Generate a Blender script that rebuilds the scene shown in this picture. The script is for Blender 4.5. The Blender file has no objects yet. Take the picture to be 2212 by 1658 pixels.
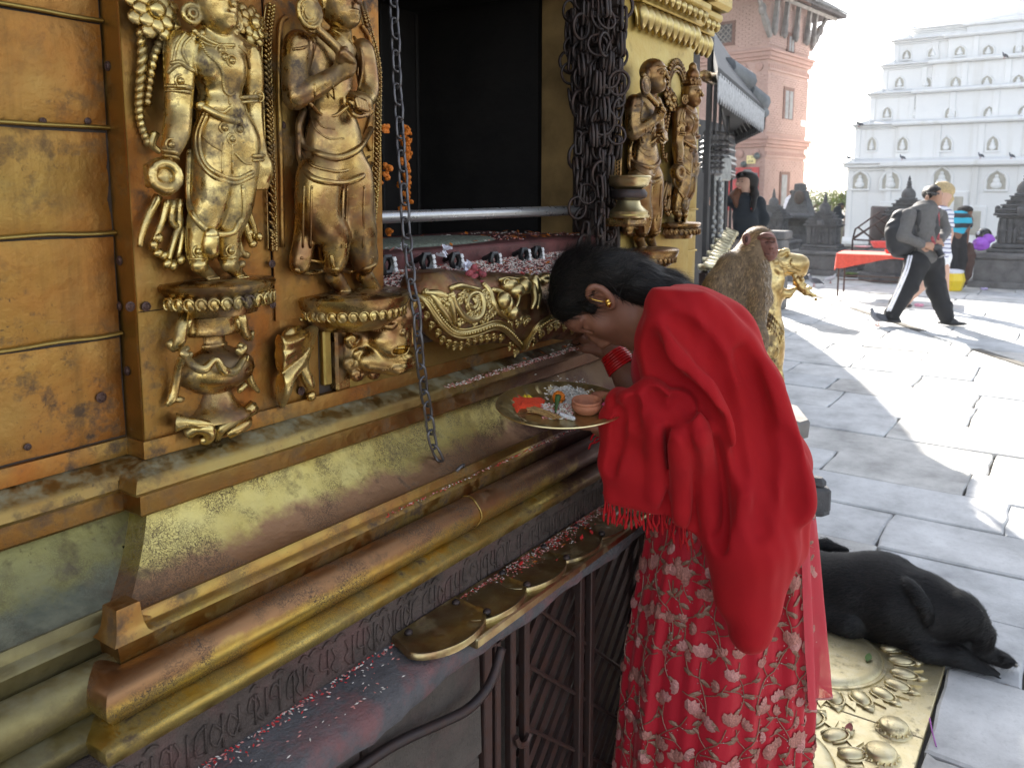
import bpy,bmesh,math,random
import numpy as np
from mathutils import Vector,Matrix
R=math.radians
rng=np.random.default_rng(7)
random.seed(7)
SC=bpy.context.scene
COL=SC.collection
# ------------------------------------------------------------------ camera
# world: X runs along the shrine front, Y into its wall, Z up; ground z = 0
F_,CX_,CY_,HZ_,EYE=1786.,1105.5,654.,415.,1.62
PITCH=math.atan((CY_-HZ_)/F_)
YAW=R(34.6)
cam=bpy.data.cameras.new('camera')
cam_o=bpy.data.objects.new('camera',cam)
COL.objects.link(cam_o)
cam_o.location=(0,0,EYE)
cam_o.rotation_euler=(math.pi/2-PITCH,0,YAW-math.pi/2)
cam.sensor_width=36.0
cam.lens=36.0*F_/2211.
cam.shift_y=-(829.-CY_)/2211.
cam.clip_start=0.02
cam.clip_end=500
SC.camera=cam_o
cam.dof.use_dof=True
cam.dof.focus_distance=1.5
cam.dof.aperture_fstop=10.0
# ------------------------------------------------------------------ light
SUN_AZ=math.atan2(0.653,0.757)  # towards the sun, in plan
SUN_EL=R(29)
world=bpy.data.worlds.new('World')
SC.world=world
world.use_nodes=True
wn=world.node_tree
for n in list(wn.nodes):
 wn.nodes.remove(n)
wo=wn.nodes.new('ShaderNodeOutputWorld')
wb=wn.nodes.new('ShaderNodeBackground')
sky=wn.nodes.new('ShaderNodeTexSky')
sky.sky_type='NISHITA'
sky.sun_disc=False
sky.sun_elevation=SUN_EL
sky.sun_rotation=math.pi/2-SUN_AZ
sky.air_density=1.0
sky.dust_density=1.5
sky.ozone_density=1.0
wb.inputs['Strength'].default_value=0.115
hs=wn.nodes.new('ShaderNodeHueSaturation');hs.inputs['Saturation'].default_value=.45  # bright haze: a pale, nearly colourless sky
wn.links.new(sky.outputs[0],hs.inputs['Color']);wn.links.new(hs.outputs[0],wb.inputs[0])
wn.links.new(wb.outputs[0],wo.inputs[0])
sun=bpy.data.lights.new('sun','SUN')
sun.energy=5.0
sun.angle=R(0.6)
sun.color=(1.0,0.94,0.85)
sun_o=bpy.data.objects.new('sun',sun)
COL.objects.link(sun_o)
sd_=Vector((math.cos(SUN_AZ)*math.cos(SUN_EL),math.sin(SUN_AZ)*math.cos(SUN_EL),math.sin(SUN_EL)))
sun_o.rotation_euler=sd_.to_track_quat('Z','Y').to_euler()
sun_o.location=(10,10,20)
SC.view_settings.view_transform='Standard'
SC.view_settings.look='None'
SC.view_settings.gamma=1
SC.view_settings.exposure=2.0
SC.cycles.max_bounces=8
SC.cycles.use_fast_gi=False
try:
 SC.cycles.use_denoising=True
 SC.cycles.sample_clamp_indirect=6
except Exception:
 pass
# ------------------------------------------------------------------ measuring: a sight line of the photograph -> a point of the place
_fw=np.array([math.cos(YAW),math.sin(YAW),0.])
RT=np.array([math.sin(YAW),-math.cos(YAW),0.])
_up=np.array([0,0,1.])
FW=_fw*math.cos(PITCH)-_up*math.sin(PITCH)
UP=_up*math.cos(PITCH)+_fw*math.sin(PITCH)
C0=np.array([0,0,EYE])
def ray(x,y):return FW+RT*(x-CX_)/F_+UP*(CY_-y)/F_
def gz(x,y,z=0.):
 r=ray(x,y);return C0+r*(z-EYE)/r[2]
def gy(x,y,Y):
 r=ray(x,y);return C0+r*Y/r[1]
def gx(x,y,X):
 r=ray(x,y);return C0+r*X/r[0]
def gpl(x,y,p,n):
 r=ray(x,y);n=np.asarray(n,float);return C0+r*np.dot(np.asarray(p,float)-C0,n)/np.dot(r,n)
def dep(x,y,d):return C0+ray(x,y)*d
def prj(p):
 q=np.asarray(p,float)-C0;d=q@FW
 return CX_+F_*(q@RT)/d,CY_-F_*(q@UP)/d,d
def tr(k,ox,oy):return lambda x,y:(ox+x*k,oy+y*k)
A1=tr(.3255,0,0);A2=tr(.3256,539.8,0);A3=tr(.358,1133.6,0);A4=tr(.3255,1511.4,0)
A5=tr(.3581,0,485.8);A6=tr(.3581,539.8,485.8);A7=tr(.3907,1079.6,485.8);A8=tr(.3256,1619.4,377.9)
B1=tr(.3812,0,1025.6);B2=tr(.3486,539.8,1079.6);B3=tr(.3812,1079.6,1025.6);B4=tr(.3812,1619.4,1025.6)
B5=tr(.2278,1835.3,323.9);B6=tr(.2117,1457.5,350.9);B7=tr(.1628,1160.6,512.8);B8=tr(.1952,1025.6,755.7)
C1=tr(.1952,809.7,539.8);C2=tr(.2116,242.9,0);C3=tr(.2279,1511.4,161.9);C4=tr(.293,1133.6,755.7)
# ------------------------------------------------------------------ objects
ORG={}
def thing(name,label,cat,loc=(0,0,0),group=None):
 o=bpy.data.objects.new(name,None)
 COL.objects.link(o)
 o.location=tuple(float(v) for v in loc)
 o.empty_display_size=0.05
 o['label']=label;o['category']=cat
 if group:o['group']=group
 ORG[o.name]=np.array(o.location[:])
 return o
def tag(o,label,cat,group=None):
 o['label']=label;o['category']=cat
 if group:o['group']=group
 return o
def mesh_of(name,v,f,mats=None,mi=None,smooth=False,uv=None):
 me=bpy.data.meshes.new(name)
 if isinstance(f,np.ndarray) and f.ndim==2:
  n,k=f.shape
  me.vertices.add(len(v));me.vertices.foreach_set('co',np.asarray(v,np.float32).ravel())
  me.loops.add(n*k);me.loops.foreach_set('vertex_index',f.astype(np.int32).ravel())
  me.polygons.add(n)
  me.polygons.foreach_set('loop_start',np.arange(0,n*k,k,dtype=np.int32))
  me.polygons.foreach_set('loop_total',np.full(n,k,np.int32))
  me.update(calc_edges=True);me.validate()
 else:
  me.from_pydata([tuple(map(float,p)) for p in v],[],[tuple(int(i) for i in q) for q in f])
  me.update()
 if mats is not None:
  for m in(mats if isinstance(mats,(list,tuple)) else[mats]):me.materials.append(m)
 if mi is not None:me.polygons.foreach_set('material_index',np.asarray(mi,np.int32))
 if smooth is True:me.polygons.foreach_set('use_smooth',np.ones(len(me.polygons),bool))
 elif smooth:
  me.polygons.foreach_set('use_smooth',np.ones(len(me.polygons),bool))
  me.set_sharp_from_angle(angle=float(smooth))
 return me
def link(name,me,parent=None,loc=(0,0,0)):
 o=bpy.data.objects.new(name,me)
 COL.objects.link(o)
 o.location=loc
 if parent is not None:o.parent=parent
 return o
def obj(name,vf,mat,parent=None,smooth=False,kind=None,label=None,mi=None,origin=None):
 """one mesh object from world-space verts / faces, under its thing"""
 v,f=vf[0],vf[1]
 v=np.asarray(v,float)
 if parent is not None:
  o0=ORG.get(parent.name,np.zeros(3))
  me=mesh_of(name,v-o0,f,mat,mi,smooth)
  o=link(name,me,parent)
  ORG[o.name]=o0
 else:
  o0=np.array([(v[:,0].min()+v[:,0].max())/2,(v[:,1].min()+v[:,1].max())/2,v[:,2].min()]) if origin is None else np.asarray(origin,float)
  me=mesh_of(name,v-o0,f,mat,mi,smooth)
  o=link(name,me,None,tuple(o0))
  ORG[o.name]=o0
 if kind:o['kind']=kind
 if label:o['label']=label
 return o
def inst(o,name,parent,loc,rot=None,scale=None):
 """another piece sharing o's mesh (part of parent), placed at a world point"""
 c=bpy.data.objects.new(name,o.data if not isinstance(o,bpy.types.Mesh) else o)
 COL.objects.link(c)
 o0=ORG.get(parent.name,np.zeros(3)) if parent is not None else np.zeros(3)
 l=Vector(np.asarray(loc,float)-o0)
 m=Matrix.Translation(l)
 if rot is not None:m=m@(rot if isinstance(rot,Matrix) else Matrix(rot)).to_4x4()
 if scale is not None:m=m@Matrix.Diagonal((*scale,1))
 c.matrix_basis=m
 if parent is not None:c.parent=parent
 return c
def copy_tree(o,parent=None):
 c=o.copy();COL.objects.link(c)
 if parent is not None:c.parent=parent
 ORG[c.name]=ORG.get(o.name,np.zeros(3))
 for ch in list(o.children):copy_tree(ch,c)
 return c
# ------------------------------------------------------------------ mesh builder
def frame(d):
 d=np.asarray(d,float);d=d/(np.linalg.norm(d)+1e-12)
 a=np.array([0,0,1.]) if abs(d[2])<.9 else np.array([1.,0,0])
 u=np.cross(a,d);u/=np.linalg.norm(u)
 return u,np.cross(d,u),d
class MB:
 def __init__(s):s.v=[];s.f=[];s.m=[];s.n=0;s.mat=0
 def add(s,v,f):
  v=np.asarray(v,float)
  s.v.append(v);s.f+=[tuple(int(i)+s.n for i in q) for q in f];s.m+=[s.mat]*len(f);s.n+=len(v)
  return s
 def out(s):return np.concatenate(s.v),s.f
 def box(s,lo,hi,c=0.,rot=None,org=None,jit=0.):
  lo=np.asarray(lo,float);hi=np.asarray(hi,float);ce=(lo+hi)/2;h=abs(hi-lo)/2
  c=min(c,*(h*.95))
  if c<=0:
   v=np.array([[x,y,z]for x in(-1,1) for y in(-1,1) for z in(-1,1)],float)*h
   f=[(0,1,3,2),(4,6,7,5),(0,4,5,1),(2,3,7,6),(0,2,6,4),(1,5,7,3)]
  else:
   v=[];idx={}
   for x in(-1,1):
    for y in(-1,1):
     for z in(-1,1):
      for a in range(3):
       p=np.array([x,y,z],float)*(h-c);p[a]=(x,y,z)[a]*h[a]
       idx[(x,y,z,a)]=len(v);v.append(p)
   v=np.array(v);f=[]
   for a in range(3):
    b,d=(a+1)%3,(a+2)%3
    for sg in(-1,1):
     q=[]
     for(i,j) in((-1,-1),(1,-1),(1,1),(-1,1)):
      k=[0,0,0];k[a]=sg;k[b]=i;k[d]=j;q.append(idx[(*k,a)])
     f.append(tuple(q if sg>0 else q[::-1]))
    for i in(-1,1):
     for j in(-1,1):
      k0=[0,0,0];k0[b]=i;k0[d]=j
      k1=list(k0);k0[a]=-1;k1[a]=1
      q=[idx[(*k0,b)],idx[(*k1,b)],idx[(*k1,d)],idx[(*k0,d)]]
      f.append(tuple(q if i*j<0 else q[::-1]))
   for x in(-1,1):
    for y in(-1,1):
     for z in(-1,1):
      q=[idx[(x,y,z,a)]for a in range(3)]
      f.append(tuple(q if x*y*z>0 else q[::-1]))
  if jit:v=v+rng.normal(0,jit,v.shape)
  if rot is not None:v=v@np.asarray(rot,float).T
  return s.add(v+(ce if org is None else np.asarray(org,float)),f)
 def tube(s,pts,r,n=8,cap=True,closed=False,flat=None):
  P=np.asarray(pts,float);m=len(P)
  r=np.broadcast_to(np.asarray(r,float),(m,))
  T=np.gradient(P,axis=0) if not closed else(np.roll(P,-1,0)-np.roll(P,1,0))
  T/=(np.linalg.norm(T,axis=1,keepdims=True)+1e-12)
  u=frame(T[0])[0];V=[]
  a=np.arange(n)*2*math.pi/n
  for i in range(m):
   u=u-T[i]*(u@T[i]);u/=np.linalg.norm(u)+1e-12
   w=np.cross(T[i],u)
   V.append(P[i]+r[i]*(np.cos(a)[:,None]*u+np.sin(a)[:,None]*w*(flat or 1)))
  V=np.concatenate(V);f=[]
  for i in range(m if closed else m-1):
   j=(i+1)%m
   for k in range(n):
    l=(k+1)%n
    f.append((i*n+k,i*n+l,j*n+l,j*n+k))
  if cap and not closed:
   f.append(tuple(range(n))[::-1]);f.append(tuple((m-1)*n+k for k in range(n)))
  return s.add(V,f)
 def lathe(s,prof,c,n=16,sx=1.,sy=1.,a0=0.,cap=True,axis=None,sq=False):
  """prof: (radius, height)"""
  V=[];a=a0+np.arange(n)*2*math.pi/n
  for(r,z) in prof:V.append(np.stack([r*np.cos(a)*sx,r*np.sin(a)*sy,np.full(n,z)],1))
  V=np.concatenate(V);f=[];m=len(prof)
  for i in range(m-1):
   for k in range(n):
    l=(k+1)%n
    f.append((i*n+k,i*n+l,(i+1)*n+l,(i+1)*n+k))
  if cap:
   f.append(tuple(range(n))[::-1]);f.append(tuple((m-1)*n+k for k in range(n)))
  if axis is not None:
   u,w,d=frame(axis);V=V@np.stack([u,w,d])
  return s.add(V+np.asarray(c,float),f)
 def ell(s,c,r,n=8,m=5,rot=None):
  V=[[0,0,-1]]
  for i in range(1,m):
   p=-math.pi/2+math.pi*i/m
   for k in range(n):V.append([math.cos(p)*math.cos(2*math.pi*k/n),math.cos(p)*math.sin(2*math.pi*k/n),math.sin(p)])
  V.append([0,0,1]);V=np.array(V)*np.asarray(r,float);f=[]
  for k in range(n):f.append((0,1+(k+1)%n,1+k))
  for i in range(m-2):
   for k in range(n):f.append((1+i*n+k,1+i*n+(k+1)%n,1+(i+1)*n+(k+1)%n,1+(i+1)*n+k))
  b=1+(m-2)*n;e=len(V)-1
  for k in range(n):f.append((b+k,b+(k+1)%n,e))
  if rot is not None:V=V@np.asarray(rot,float).T
  return s.add(V+np.asarray(c,float),f)
 def grid(s,G,wrap=False):
  G=np.asarray(G,float);a,b=G.shape[:2];f=[]
  for i in range(a-1):
   for j in range(b if wrap else b-1):
    l=(j+1)%b
    f.append((i*b+j,i*b+l,(i+1)*b+l,(i+1)*b+j))
  return s.add(G.reshape(-1,3),f)
 def prism(s,poly,d,top=None):
  """polygon (world points) extruded by vector d"""
  P=np.asarray(poly,float);n=len(P);Q=(P if top is None else np.asarray(top,float))+np.asarray(d,float)
  f=[tuple(range(n))[::-1],tuple(n+k for k in range(n))]
  for k in range(n):f.append((k,(k+1)%n,n+(k+1)%n,n+k))
  return s.add(np.concatenate([P,Q]),f)
 def o(s,name,mat,parent=None,**kw):
  return obj(name,s.out(),mat,parent,mi=(s.m if isinstance(mat,(list,tuple)) else None),**kw)
def rotz(a):return np.array([[math.cos(a),-math.sin(a),0],[math.sin(a),math.cos(a),0],[0,0,1]])
def roty(a):return np.array([[math.cos(a),0,math.sin(a)],[0,1,0],[-math.sin(a),0,math.cos(a)]])
def rotx(a):return np.array([[1,0,0],[0,math.cos(a),-math.sin(a)],[0,math.sin(a),math.cos(a)]])
def spline(P,n):
 """Catmull-Rom through P, n samples"""
 P=np.asarray(P,float);m=len(P)
 Q=np.concatenate([2*P[:1]-P[1:2],P,2*P[-1:]-P[-2:-1]])
 t=np.linspace(0,m-1-1e-9,n);i=t.astype(int);u=(t-i)[:,None]
 a,b,c,d=Q[i],Q[i+1],Q[i+2],Q[i+3]
 return.5*(2*b+(c-a)*u+(2*a-5*b+4*c-d)*u**2+(3*b-a-3*c+d)*u**3)
def noise3(p,f=1.,seed=0):
 """cheap smooth pseudo noise in -1..1"""
 r=np.random.default_rng(seed);p=np.asarray(p)*f;o=0
 for i in range(5):
  k=r.normal(0,1.6,3);o=o+np.sin(p@k+r.uniform(0,6.28)+1.3*np.sin(p@r.normal(0,1.2,3)))
 return o/5
# ------------------------------------------------------------------ sculpting: signed distances with smooth unions, meshed by surface nets
class Sculpt:
 def __init__(s,lo,hi,res,axes=None,org=(0,0,0)):
  s.A=np.eye(3) if axes is None else np.asarray(axes,float)  # rows: local axes
  s.O=np.asarray(org,float)
  s.lo=np.asarray(lo,float);s.res=res
  s.n=np.maximum(4,np.ceil((np.asarray(hi,float)-s.lo)/res).astype(int)+1)
  s.ax=[(s.lo[i]+res*np.arange(s.n[i])).astype(np.float32) for i in range(3)]
  s.D=np.full(s.n,9.,np.float32)
 def loc(s,p):return(np.asarray(p,float)-s.O)@s.A.T
 def apply(s,fn,lo,hi,k,op):
  m=k*1.2+3*s.res
  i0=np.clip(np.floor((np.asarray(lo)-m-s.lo)/s.res).astype(int),0,s.n)
  i1=np.clip(np.ceil((np.asarray(hi)+m-s.lo)/s.res).astype(int)+1,0,s.n)
  if np.any(i1<=i0):return
  sl=tuple(slice(a,b) for a,b in zip(i0,i1))
  X=s.ax[0][sl[0]][:,None,None];Y=s.ax[1][sl[1]][None,:,None];Z=s.ax[2][sl[2]][None,None,:]
  d=fn(X,Y,Z).astype(np.float32);D=s.D[sl]
  if op=='add':
   if k>0:
    h=np.clip(.5+.5*(D-d)/k,0,1);s.D[sl]=D*(1-h)+d*h-k*h*(1-h)
   else:s.D[sl]=np.minimum(D,d)
  else:
   if k>0:
    h=np.clip(.5-.5*(D+d)/k,0,1);s.D[sl]=D*(1-h)-d*h+k*h*(1-h)
   else:s.D[sl]=np.maximum(D,-d)
 def cap(s,a,b,ra,rb=None,k=.01,op='add',loc=False,sq=(1,1,1)):
  rb=ra if rb is None else rb
  a,b=(np.asarray(a,float),np.asarray(b,float)) if loc else(s.loc(a),s.loc(b))
  q=np.asarray(sq,float);ba=(b-a)*q;L=float(ba@ba)+1e-12
  def fn(X,Y,Z):
   x,y,z=(X-a[0])*q[0],(Y-a[1])*q[1],(Z-a[2])*q[2]
   t=np.clip((x*ba[0]+y*ba[1]+z*ba[2])/L,0,1)
   return np.sqrt((x-t*ba[0])**2+(y-t*ba[1])**2+(z-t*ba[2])**2)-(ra+(rb-ra)*t)
  r=max(ra,rb)/q.min()
  s.apply(fn,np.minimum(a,b)-r,np.maximum(a,b)+r,k,op)
  return s
 def chain(s,P,r,k=.01,op='add',**kw):
  r=np.broadcast_to(np.asarray(r,float),(len(P),))
  for i in range(len(P)-1):s.cap(P[i],P[i+1],r[i],r[i+1],k,op,**kw)
  return s
 def curve(s,P,r,k=.006,n=None,op='add',**kw):
  n=n or len(P)*4
  Q=spline(P,n);r=np.asarray(r,float)
  rr=np.interp(np.linspace(0,1,n),np.linspace(0,1,max(2,r.size)),np.broadcast_to(r,(max(2,r.size),)) if r.size==1 else r)
  return s.chain(Q,rr,k,op,**kw)
 def ell(s,c,r,k=.01,op='add',rot=None):
  """rot: columns = ellipsoid axes in world"""
  c=s.loc(c);r=np.broadcast_to(np.asarray(r,float),(3,))
  M=np.eye(3) if rot is None else(s.A@np.asarray(rot,float))
  def fn(X,Y,Z):
   x,y,z=X-c[0],Y-c[1],Z-c[2]
   if rot is not None:
    x,y,z=[M[0,i]*x+M[1,i]*y+M[2,i]*z for i in range(3)]
   k0=np.sqrt((x/r[0])**2+(y/r[1])**2+(z/r[2])**2)
   k1=np.sqrt((x/r[0]**2)**2+(y/r[1]**2)**2+(z/r[2]**2)**2)+1e-9
   return k0*(k0-1)/k1
  e=np.full(3,r.max()) if rot is not None else r
  s.apply(fn,c-e,c+e,k,op)
  return s
 def torus(s,c,nrm,R_,r,k=.004,op='add',n=14):
  u,w,d=frame(nrm);c=np.asarray(c,float)
  P=[c+R_*(math.cos(t)*u+math.sin(t)*w) for t in np.linspace(0,2*math.pi,n+1)]
  return s.chain(P,r,k,op)
 def box(s,c,h,r=.002,k=.004,op='add',rot=None):
  c=s.loc(c);h=np.asarray(h,float)
  M=np.eye(3) if rot is None else(s.A@np.asarray(rot,float))
  def fn(X,Y,Z):
   x,y,z=X-c[0],Y-c[1],Z-c[2]
   x,y,z=[M[0,i]*x+M[1,i]*y+M[2,i]*z for i in range(3)]
   qx,qy,qz=np.abs(x)-h[0]+r,np.abs(y)-h[1]+r,np.abs(z)-h[2]+r
   return np.sqrt(np.maximum(qx,0)**2+np.maximum(qy,0)**2+np.maximum(qz,0)**2)+np.minimum(np.maximum(qx,np.maximum(qy,qz)),0)-r
  e=np.full(3,np.linalg.norm(h)) if rot is not None else h
  s.apply(fn,c-e,c+e,k,op)
  return s
 def warp(s,fn):
  X,Y,Z=np.meshgrid(*s.ax,indexing='ij',sparse=True)
  s.D+=fn(X,Y,Z).astype(np.float32);return s
 def cut_back(s,axis,val,sign=1):
  """keep the side  sign*(p[axis]-val) < 0 (local axes)"""
  sh=[1,1,1];sh[axis]=-1
  s.D=np.maximum(s.D,(sign*(s.ax[axis]-val)).reshape(sh));return s
 def mesh(s,smooth=1):
  D=s.D;S=D<0
# pad so the surface closes
  D=np.pad(D,1,constant_values=s.res);S=np.pad(S,1,constant_values=False)
  nx,ny,nz=D.shape
  c=np.zeros((nx-1,ny-1,nz-1),np.int8)
  for i in(0,1):
   for j in(0,1):
    for k in(0,1):c+=S[i:nx-1+i,j:ny-1+j,k:nz-1+k]
  I=np.argwhere((c>0)&(c<8)).astype(np.int32)
  cor=[(i,j,k) for i in(0,1) for j in(0,1) for k in(0,1)]
  val=np.stack([D[I[:,0]+i,I[:,1]+j,I[:,2]+k]for(i,j,k) in cor],1)
  acc=np.zeros((len(I),3),np.float32);cnt=np.zeros(len(I),np.float32)
  for a in range(8):
   for b in range(a+1,8):
    df=np.array(cor[b])-np.array(cor[a])
    if np.abs(df).sum()!=1:continue
    va,vb=val[:,a],val[:,b];m=(va<0)!=(vb<0)
    t=np.where(m,va/(va-vb+1e-12*(va==vb)),0)
    acc+=np.where(m[:,None],np.array(cor[a],np.float32)+t[:,None]*df,0);cnt+=m
  V=(I+acc/cnt[:,None]-1)*s.res+s.lo
  ID=np.full((nx-1,ny-1,nz-1),-1,np.int32);ID[I[:,0],I[:,1],I[:,2]]=np.arange(len(I))
  Fs=[]
  for a in range(3):
   b,d=(a+1)%3,(a+2)%3
   s0=[slice(1,-1)]*3;s0[a]=slice(0,-1);s1=[slice(1,-1)]*3;s1[a]=slice(1,None)
   E0,E1=S[tuple(s0)],S[tuple(s1)]
   P=np.argwhere(E0!=E1)
   fl=E0[tuple(P.T)]
   off=np.ones(3,int);off[a]=0
   Q=P+off
   def nb(db,dd):
    q=Q.copy();q[:,b]-=db;q[:,d]-=dd
    return ID[q[:,0],q[:,1],q[:,2]]
   quad=np.stack([nb(1,1),nb(0,1),nb(0,0),nb(1,0)],1)
   quad[~fl]=quad[~fl][:,::-1]
   Fs.append(quad)
  Fq=np.concatenate(Fs)
  for _ in range(smooth):
   sm=np.zeros_like(V);ct=np.zeros(len(V))
   for a,b in((0,1),(1,2),(2,3),(3,0)):
    np.add.at(sm,Fq[:,a],V[Fq[:,b]]);np.add.at(ct,Fq[:,a],1)
   V=V*.5+.5*sm/np.maximum(ct,1)[:,None]
  return V@s.A+s.O,Fq
 def o(s,name,mat,parent=None,sm=1,**kw):
  return obj(name,s.mesh(sm),mat,parent,smooth=True,**kw)
# ------------------------------------------------------------------ materials
class Mat:
 def __init__(s,name):
  s.m=bpy.data.materials.new(name);s.m.use_nodes=True;s.t=s.m.node_tree
  s.b=s.t.nodes['Principled BSDF'];s.pos=None
 def n(s,ty,**kw):
  n=s.t.nodes.new(ty)
  for k,v in kw.items():
   if k.startswith('i_'):
    key=k[2:];key=int(key) if key.isdigit() else key.replace('_',' ')
    if isinstance(v,bpy.types.NodeSocket):s.t.links.new(v,n.inputs[key])
    else:n.inputs[key].default_value=v
   else:setattr(n,k,v)
  return n
 def P(s,scale=(1,1,1),obj=False,rot=(0,0,0)):
  g=s.n('ShaderNodeTexCoord').outputs['Object']if obj else s.n('ShaderNodeNewGeometry').outputs['Position']
  return s.n('ShaderNodeMapping',i_0=g,i_Scale=scale,i_Rotation=rot).outputs[0]
 def noise(s,sc,det=4,rough=.55,v=None,dist=0.):
  return s.n('ShaderNodeTexNoise',i_Vector=v if v is not None else s.P(),i_Scale=sc,i_Detail=det,i_Roughness=rough,i_Distortion=dist).outputs[0]
 def vor(s,sc,feat='F1',v=None,out=0,rnd=1.):
  return s.n('ShaderNodeTexVoronoi',feature=feat,i_Vector=v if v is not None else s.P(),i_Scale=sc,i_Randomness=rnd).outputs[out]
 def ramp(s,f,*st):
  n=s.n('ShaderNodeValToRGB',i_0=f);e=n.color_ramp.elements
  while len(e)<len(st):e.new(.5)
  for el,(p,c) in zip(e,st):
   el.position=p;el.color=(c,c,c,1) if isinstance(c,(int,float)) else(*c,1)
  return n.outputs[0]
 def mix(s,f,a,b,mode='MIX'):
  n=s.n('ShaderNodeMix',data_type='RGBA',blend_type=mode)
  for k,v in((0,f),(6,a),(7,b)):
   if isinstance(v,bpy.types.NodeSocket):s.t.links.new(v,n.inputs[k])
   else:n.inputs[k].default_value=v if k==0 else(*v,1)[:4]
  return n.outputs[2]
 def math(s,op,a,b=0.):
  n=s.n('ShaderNodeMath',operation=op)
  for k,v in((0,a),(1,b)):
   if isinstance(v,bpy.types.NodeSocket):s.t.links.new(v,n.inputs[k])
   else:n.inputs[k].default_value=v
  return n.outputs[0]
 def set(s,**kw):
  for k,v in kw.items():
   key=k.replace('_',' ')
   if isinstance(v,bpy.types.NodeSocket):s.t.links.new(v,s.b.inputs[key])
   else:s.b.inputs[key].default_value=(*v,1) if isinstance(v,tuple) and len(v)==3 else v
  return s
 def bump(s,h,st=.3,dist=.01):
  n=s.n('ShaderNodeBump',i_Height=h,i_Strength=st,i_Distance=dist);s.t.links.new(n.outputs[0],s.b.inputs['Normal']);return s
def plain(name,col,rough=.6,metal=0.,var=.15,sc=20.,bump=0.,**kw):
 """one base colour with a little natural variation"""
 m=Mat(name);f=m.noise(sc,4)
 c=m.ramp(f,(.3,tuple(v*(1-var) for v in col)),(.7,tuple(min(1,v*(1+var)) for v in col)))
 m.set(Base_Color=c,Roughness=rough,Metallic=metal,**kw)
 if bump:m.bump(m.noise(sc*4,5),bump,.004)
 return m.m
GSC=.63
def gold(name,base=(.62,.42,.12),alt=(.58,.25,.06),alt_amt=.5,grime=.5,rough=.36,sc=7.,bump=.25,crackle=0.,wear=None,stain=0.,dust=0.,streak=0.,top=None):
 """old fire-gilt copper: thin gold, copper showing through, dark tarnish specks and red powder"""
 base=tuple(v*GSC for v in base);alt=tuple(v*GSC for v in alt)
 m=Mat(name)
 g=m.n('ShaderNodeSeparateXYZ',i_0=m.n('ShaderNodeNewGeometry').outputs['Position'])
 n1=m.noise(sc,4,.6)
 c=m.mix(m.ramp(n1,(.5-.18*alt_amt,0),(.62,alt_amt)),base,alt)
 c=m.mix(m.ramp(m.noise(sc*2.3,3),(.45,0),(.75,.45)),c,tuple(min(1,v*k) for v,k in zip(base,(1.12,1.2,1.5))))
# tarnish: speckle and blotches
 sp=m.ramp(m.noise(150,5,.75),(.60,0),(.68,1))
 bl=m.ramp(m.noise(22,6,.72),(.585-.075*grime,0),(.70-.05*grime,1))
 msk=m.ramp(m.noise(5,3),(.42,.15),(.6,1))
 gr=m.math('MULTIPLY',m.math('MAXIMUM',m.math('MULTIPLY',sp,.8),bl),m.math('MULTIPLY',msk,min(1.,grime*1.5)))
 ro=m.math('ADD',m.math('MULTIPLY',n1,.25),rough-.12)
 if streak:
  sv=m.noise(1.,5,.65,v=m.P((38,38,2.2)))
  c=m.mix(m.ramp(sv,(.50,0),(.72,streak)),c,(.16,.09,.035));ro=m.math('ADD',ro,m.math('MULTIPLY',sv,.12))
 if wear:
# wear = (axis, from, to, colour, noise): the gilding rubbed down to brown copper
  ax,a,b,col,ns=wear
  f=m.n('ShaderNodeMapRange',i_0=g.outputs[ax],i_1=a,i_2=b).outputs[0]
  f=m.math('ADD',f,m.math('MULTIPLY',m.math('SUBTRACT',m.noise(14,6,.7),.5),ns))
  f=m.ramp(f,(.32,0),(.68,1))
  if top:f=m.math('MULTIPLY',f,m.n('ShaderNodeMapRange',i_0=m.math('ADD',g.outputs[2],m.math('MULTIPLY',m.noise(20,5),.008)),i_1=top,i_2=top-.006).outputs[0])
  c=m.mix(f,c,col);ro=m.math('ADD',ro,m.math('MULTIPLY',f,.1))
 if crackle:
  v=m.n('ShaderNodeTexVoronoi',feature='DISTANCE_TO_EDGE',i_Vector=m.mix(.06,m.P(),m.n('ShaderNodeTexNoise',i_Vector=m.P(),i_Scale=60.).outputs[1]),i_Scale=150.).outputs[0]
  ck=m.math('MULTIPLY',m.ramp(v,(.02,1),(.14,0)),m.ramp(m.noise(11,4),(.44,0),(.56,crackle)))
  gr=m.math('MAXIMUM',gr,ck)
 c=m.mix(gr,c,(.06,.035,.02))
 if stain:
  x=m.n('ShaderNodeMapRange',i_0=g.outputs[0],i_1=1.12,i_2=1.62).outputs[0]
  f=m.math('ADD',x,m.math('MULTIPLY',m.math('SUBTRACT',m.noise(9,6,.7),.5),1.6))
  f=m.math('MULTIPLY',m.ramp(f,(.40,0),(.75,1)),stain)
  c=m.mix(f,c,(.085,.034,.026));ro=m.math('ADD',ro,m.math('MULTIPLY',f,.04));gr=m.math('MAXIMUM',gr,m.math('MULTIPLY',f,.30))
 if dust:
  nz=m.n('ShaderNodeSeparateXYZ',i_0=m.n('ShaderNodeNewGeometry').outputs['Normal']).outputs[2]
  f=m.math('MULTIPLY',m.ramp(nz,(.5,0),(.95,1)),m.ramp(m.noise(26,6,.7),(.40,0),(.62,dust)))
  c=m.mix(f,c,(.26,.25,.17));gr=m.math('MAXIMUM',gr,f)
 m.set(Base_Color=c,Metallic=m.math('SUBTRACT',1.,m.math('MULTIPLY',gr,.85)),Roughness=m.math('ADD',ro,m.math('MULTIPLY',gr,.3)))
 h=m.math('ADD',m.math('MULTIPLY',m.noise(30,5,.6),1.),m.math('MULTIPLY',gr,-.12))
 m.bump(h,bump,.006)
 return m.m
BRN=(.17,.075,.045)
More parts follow.
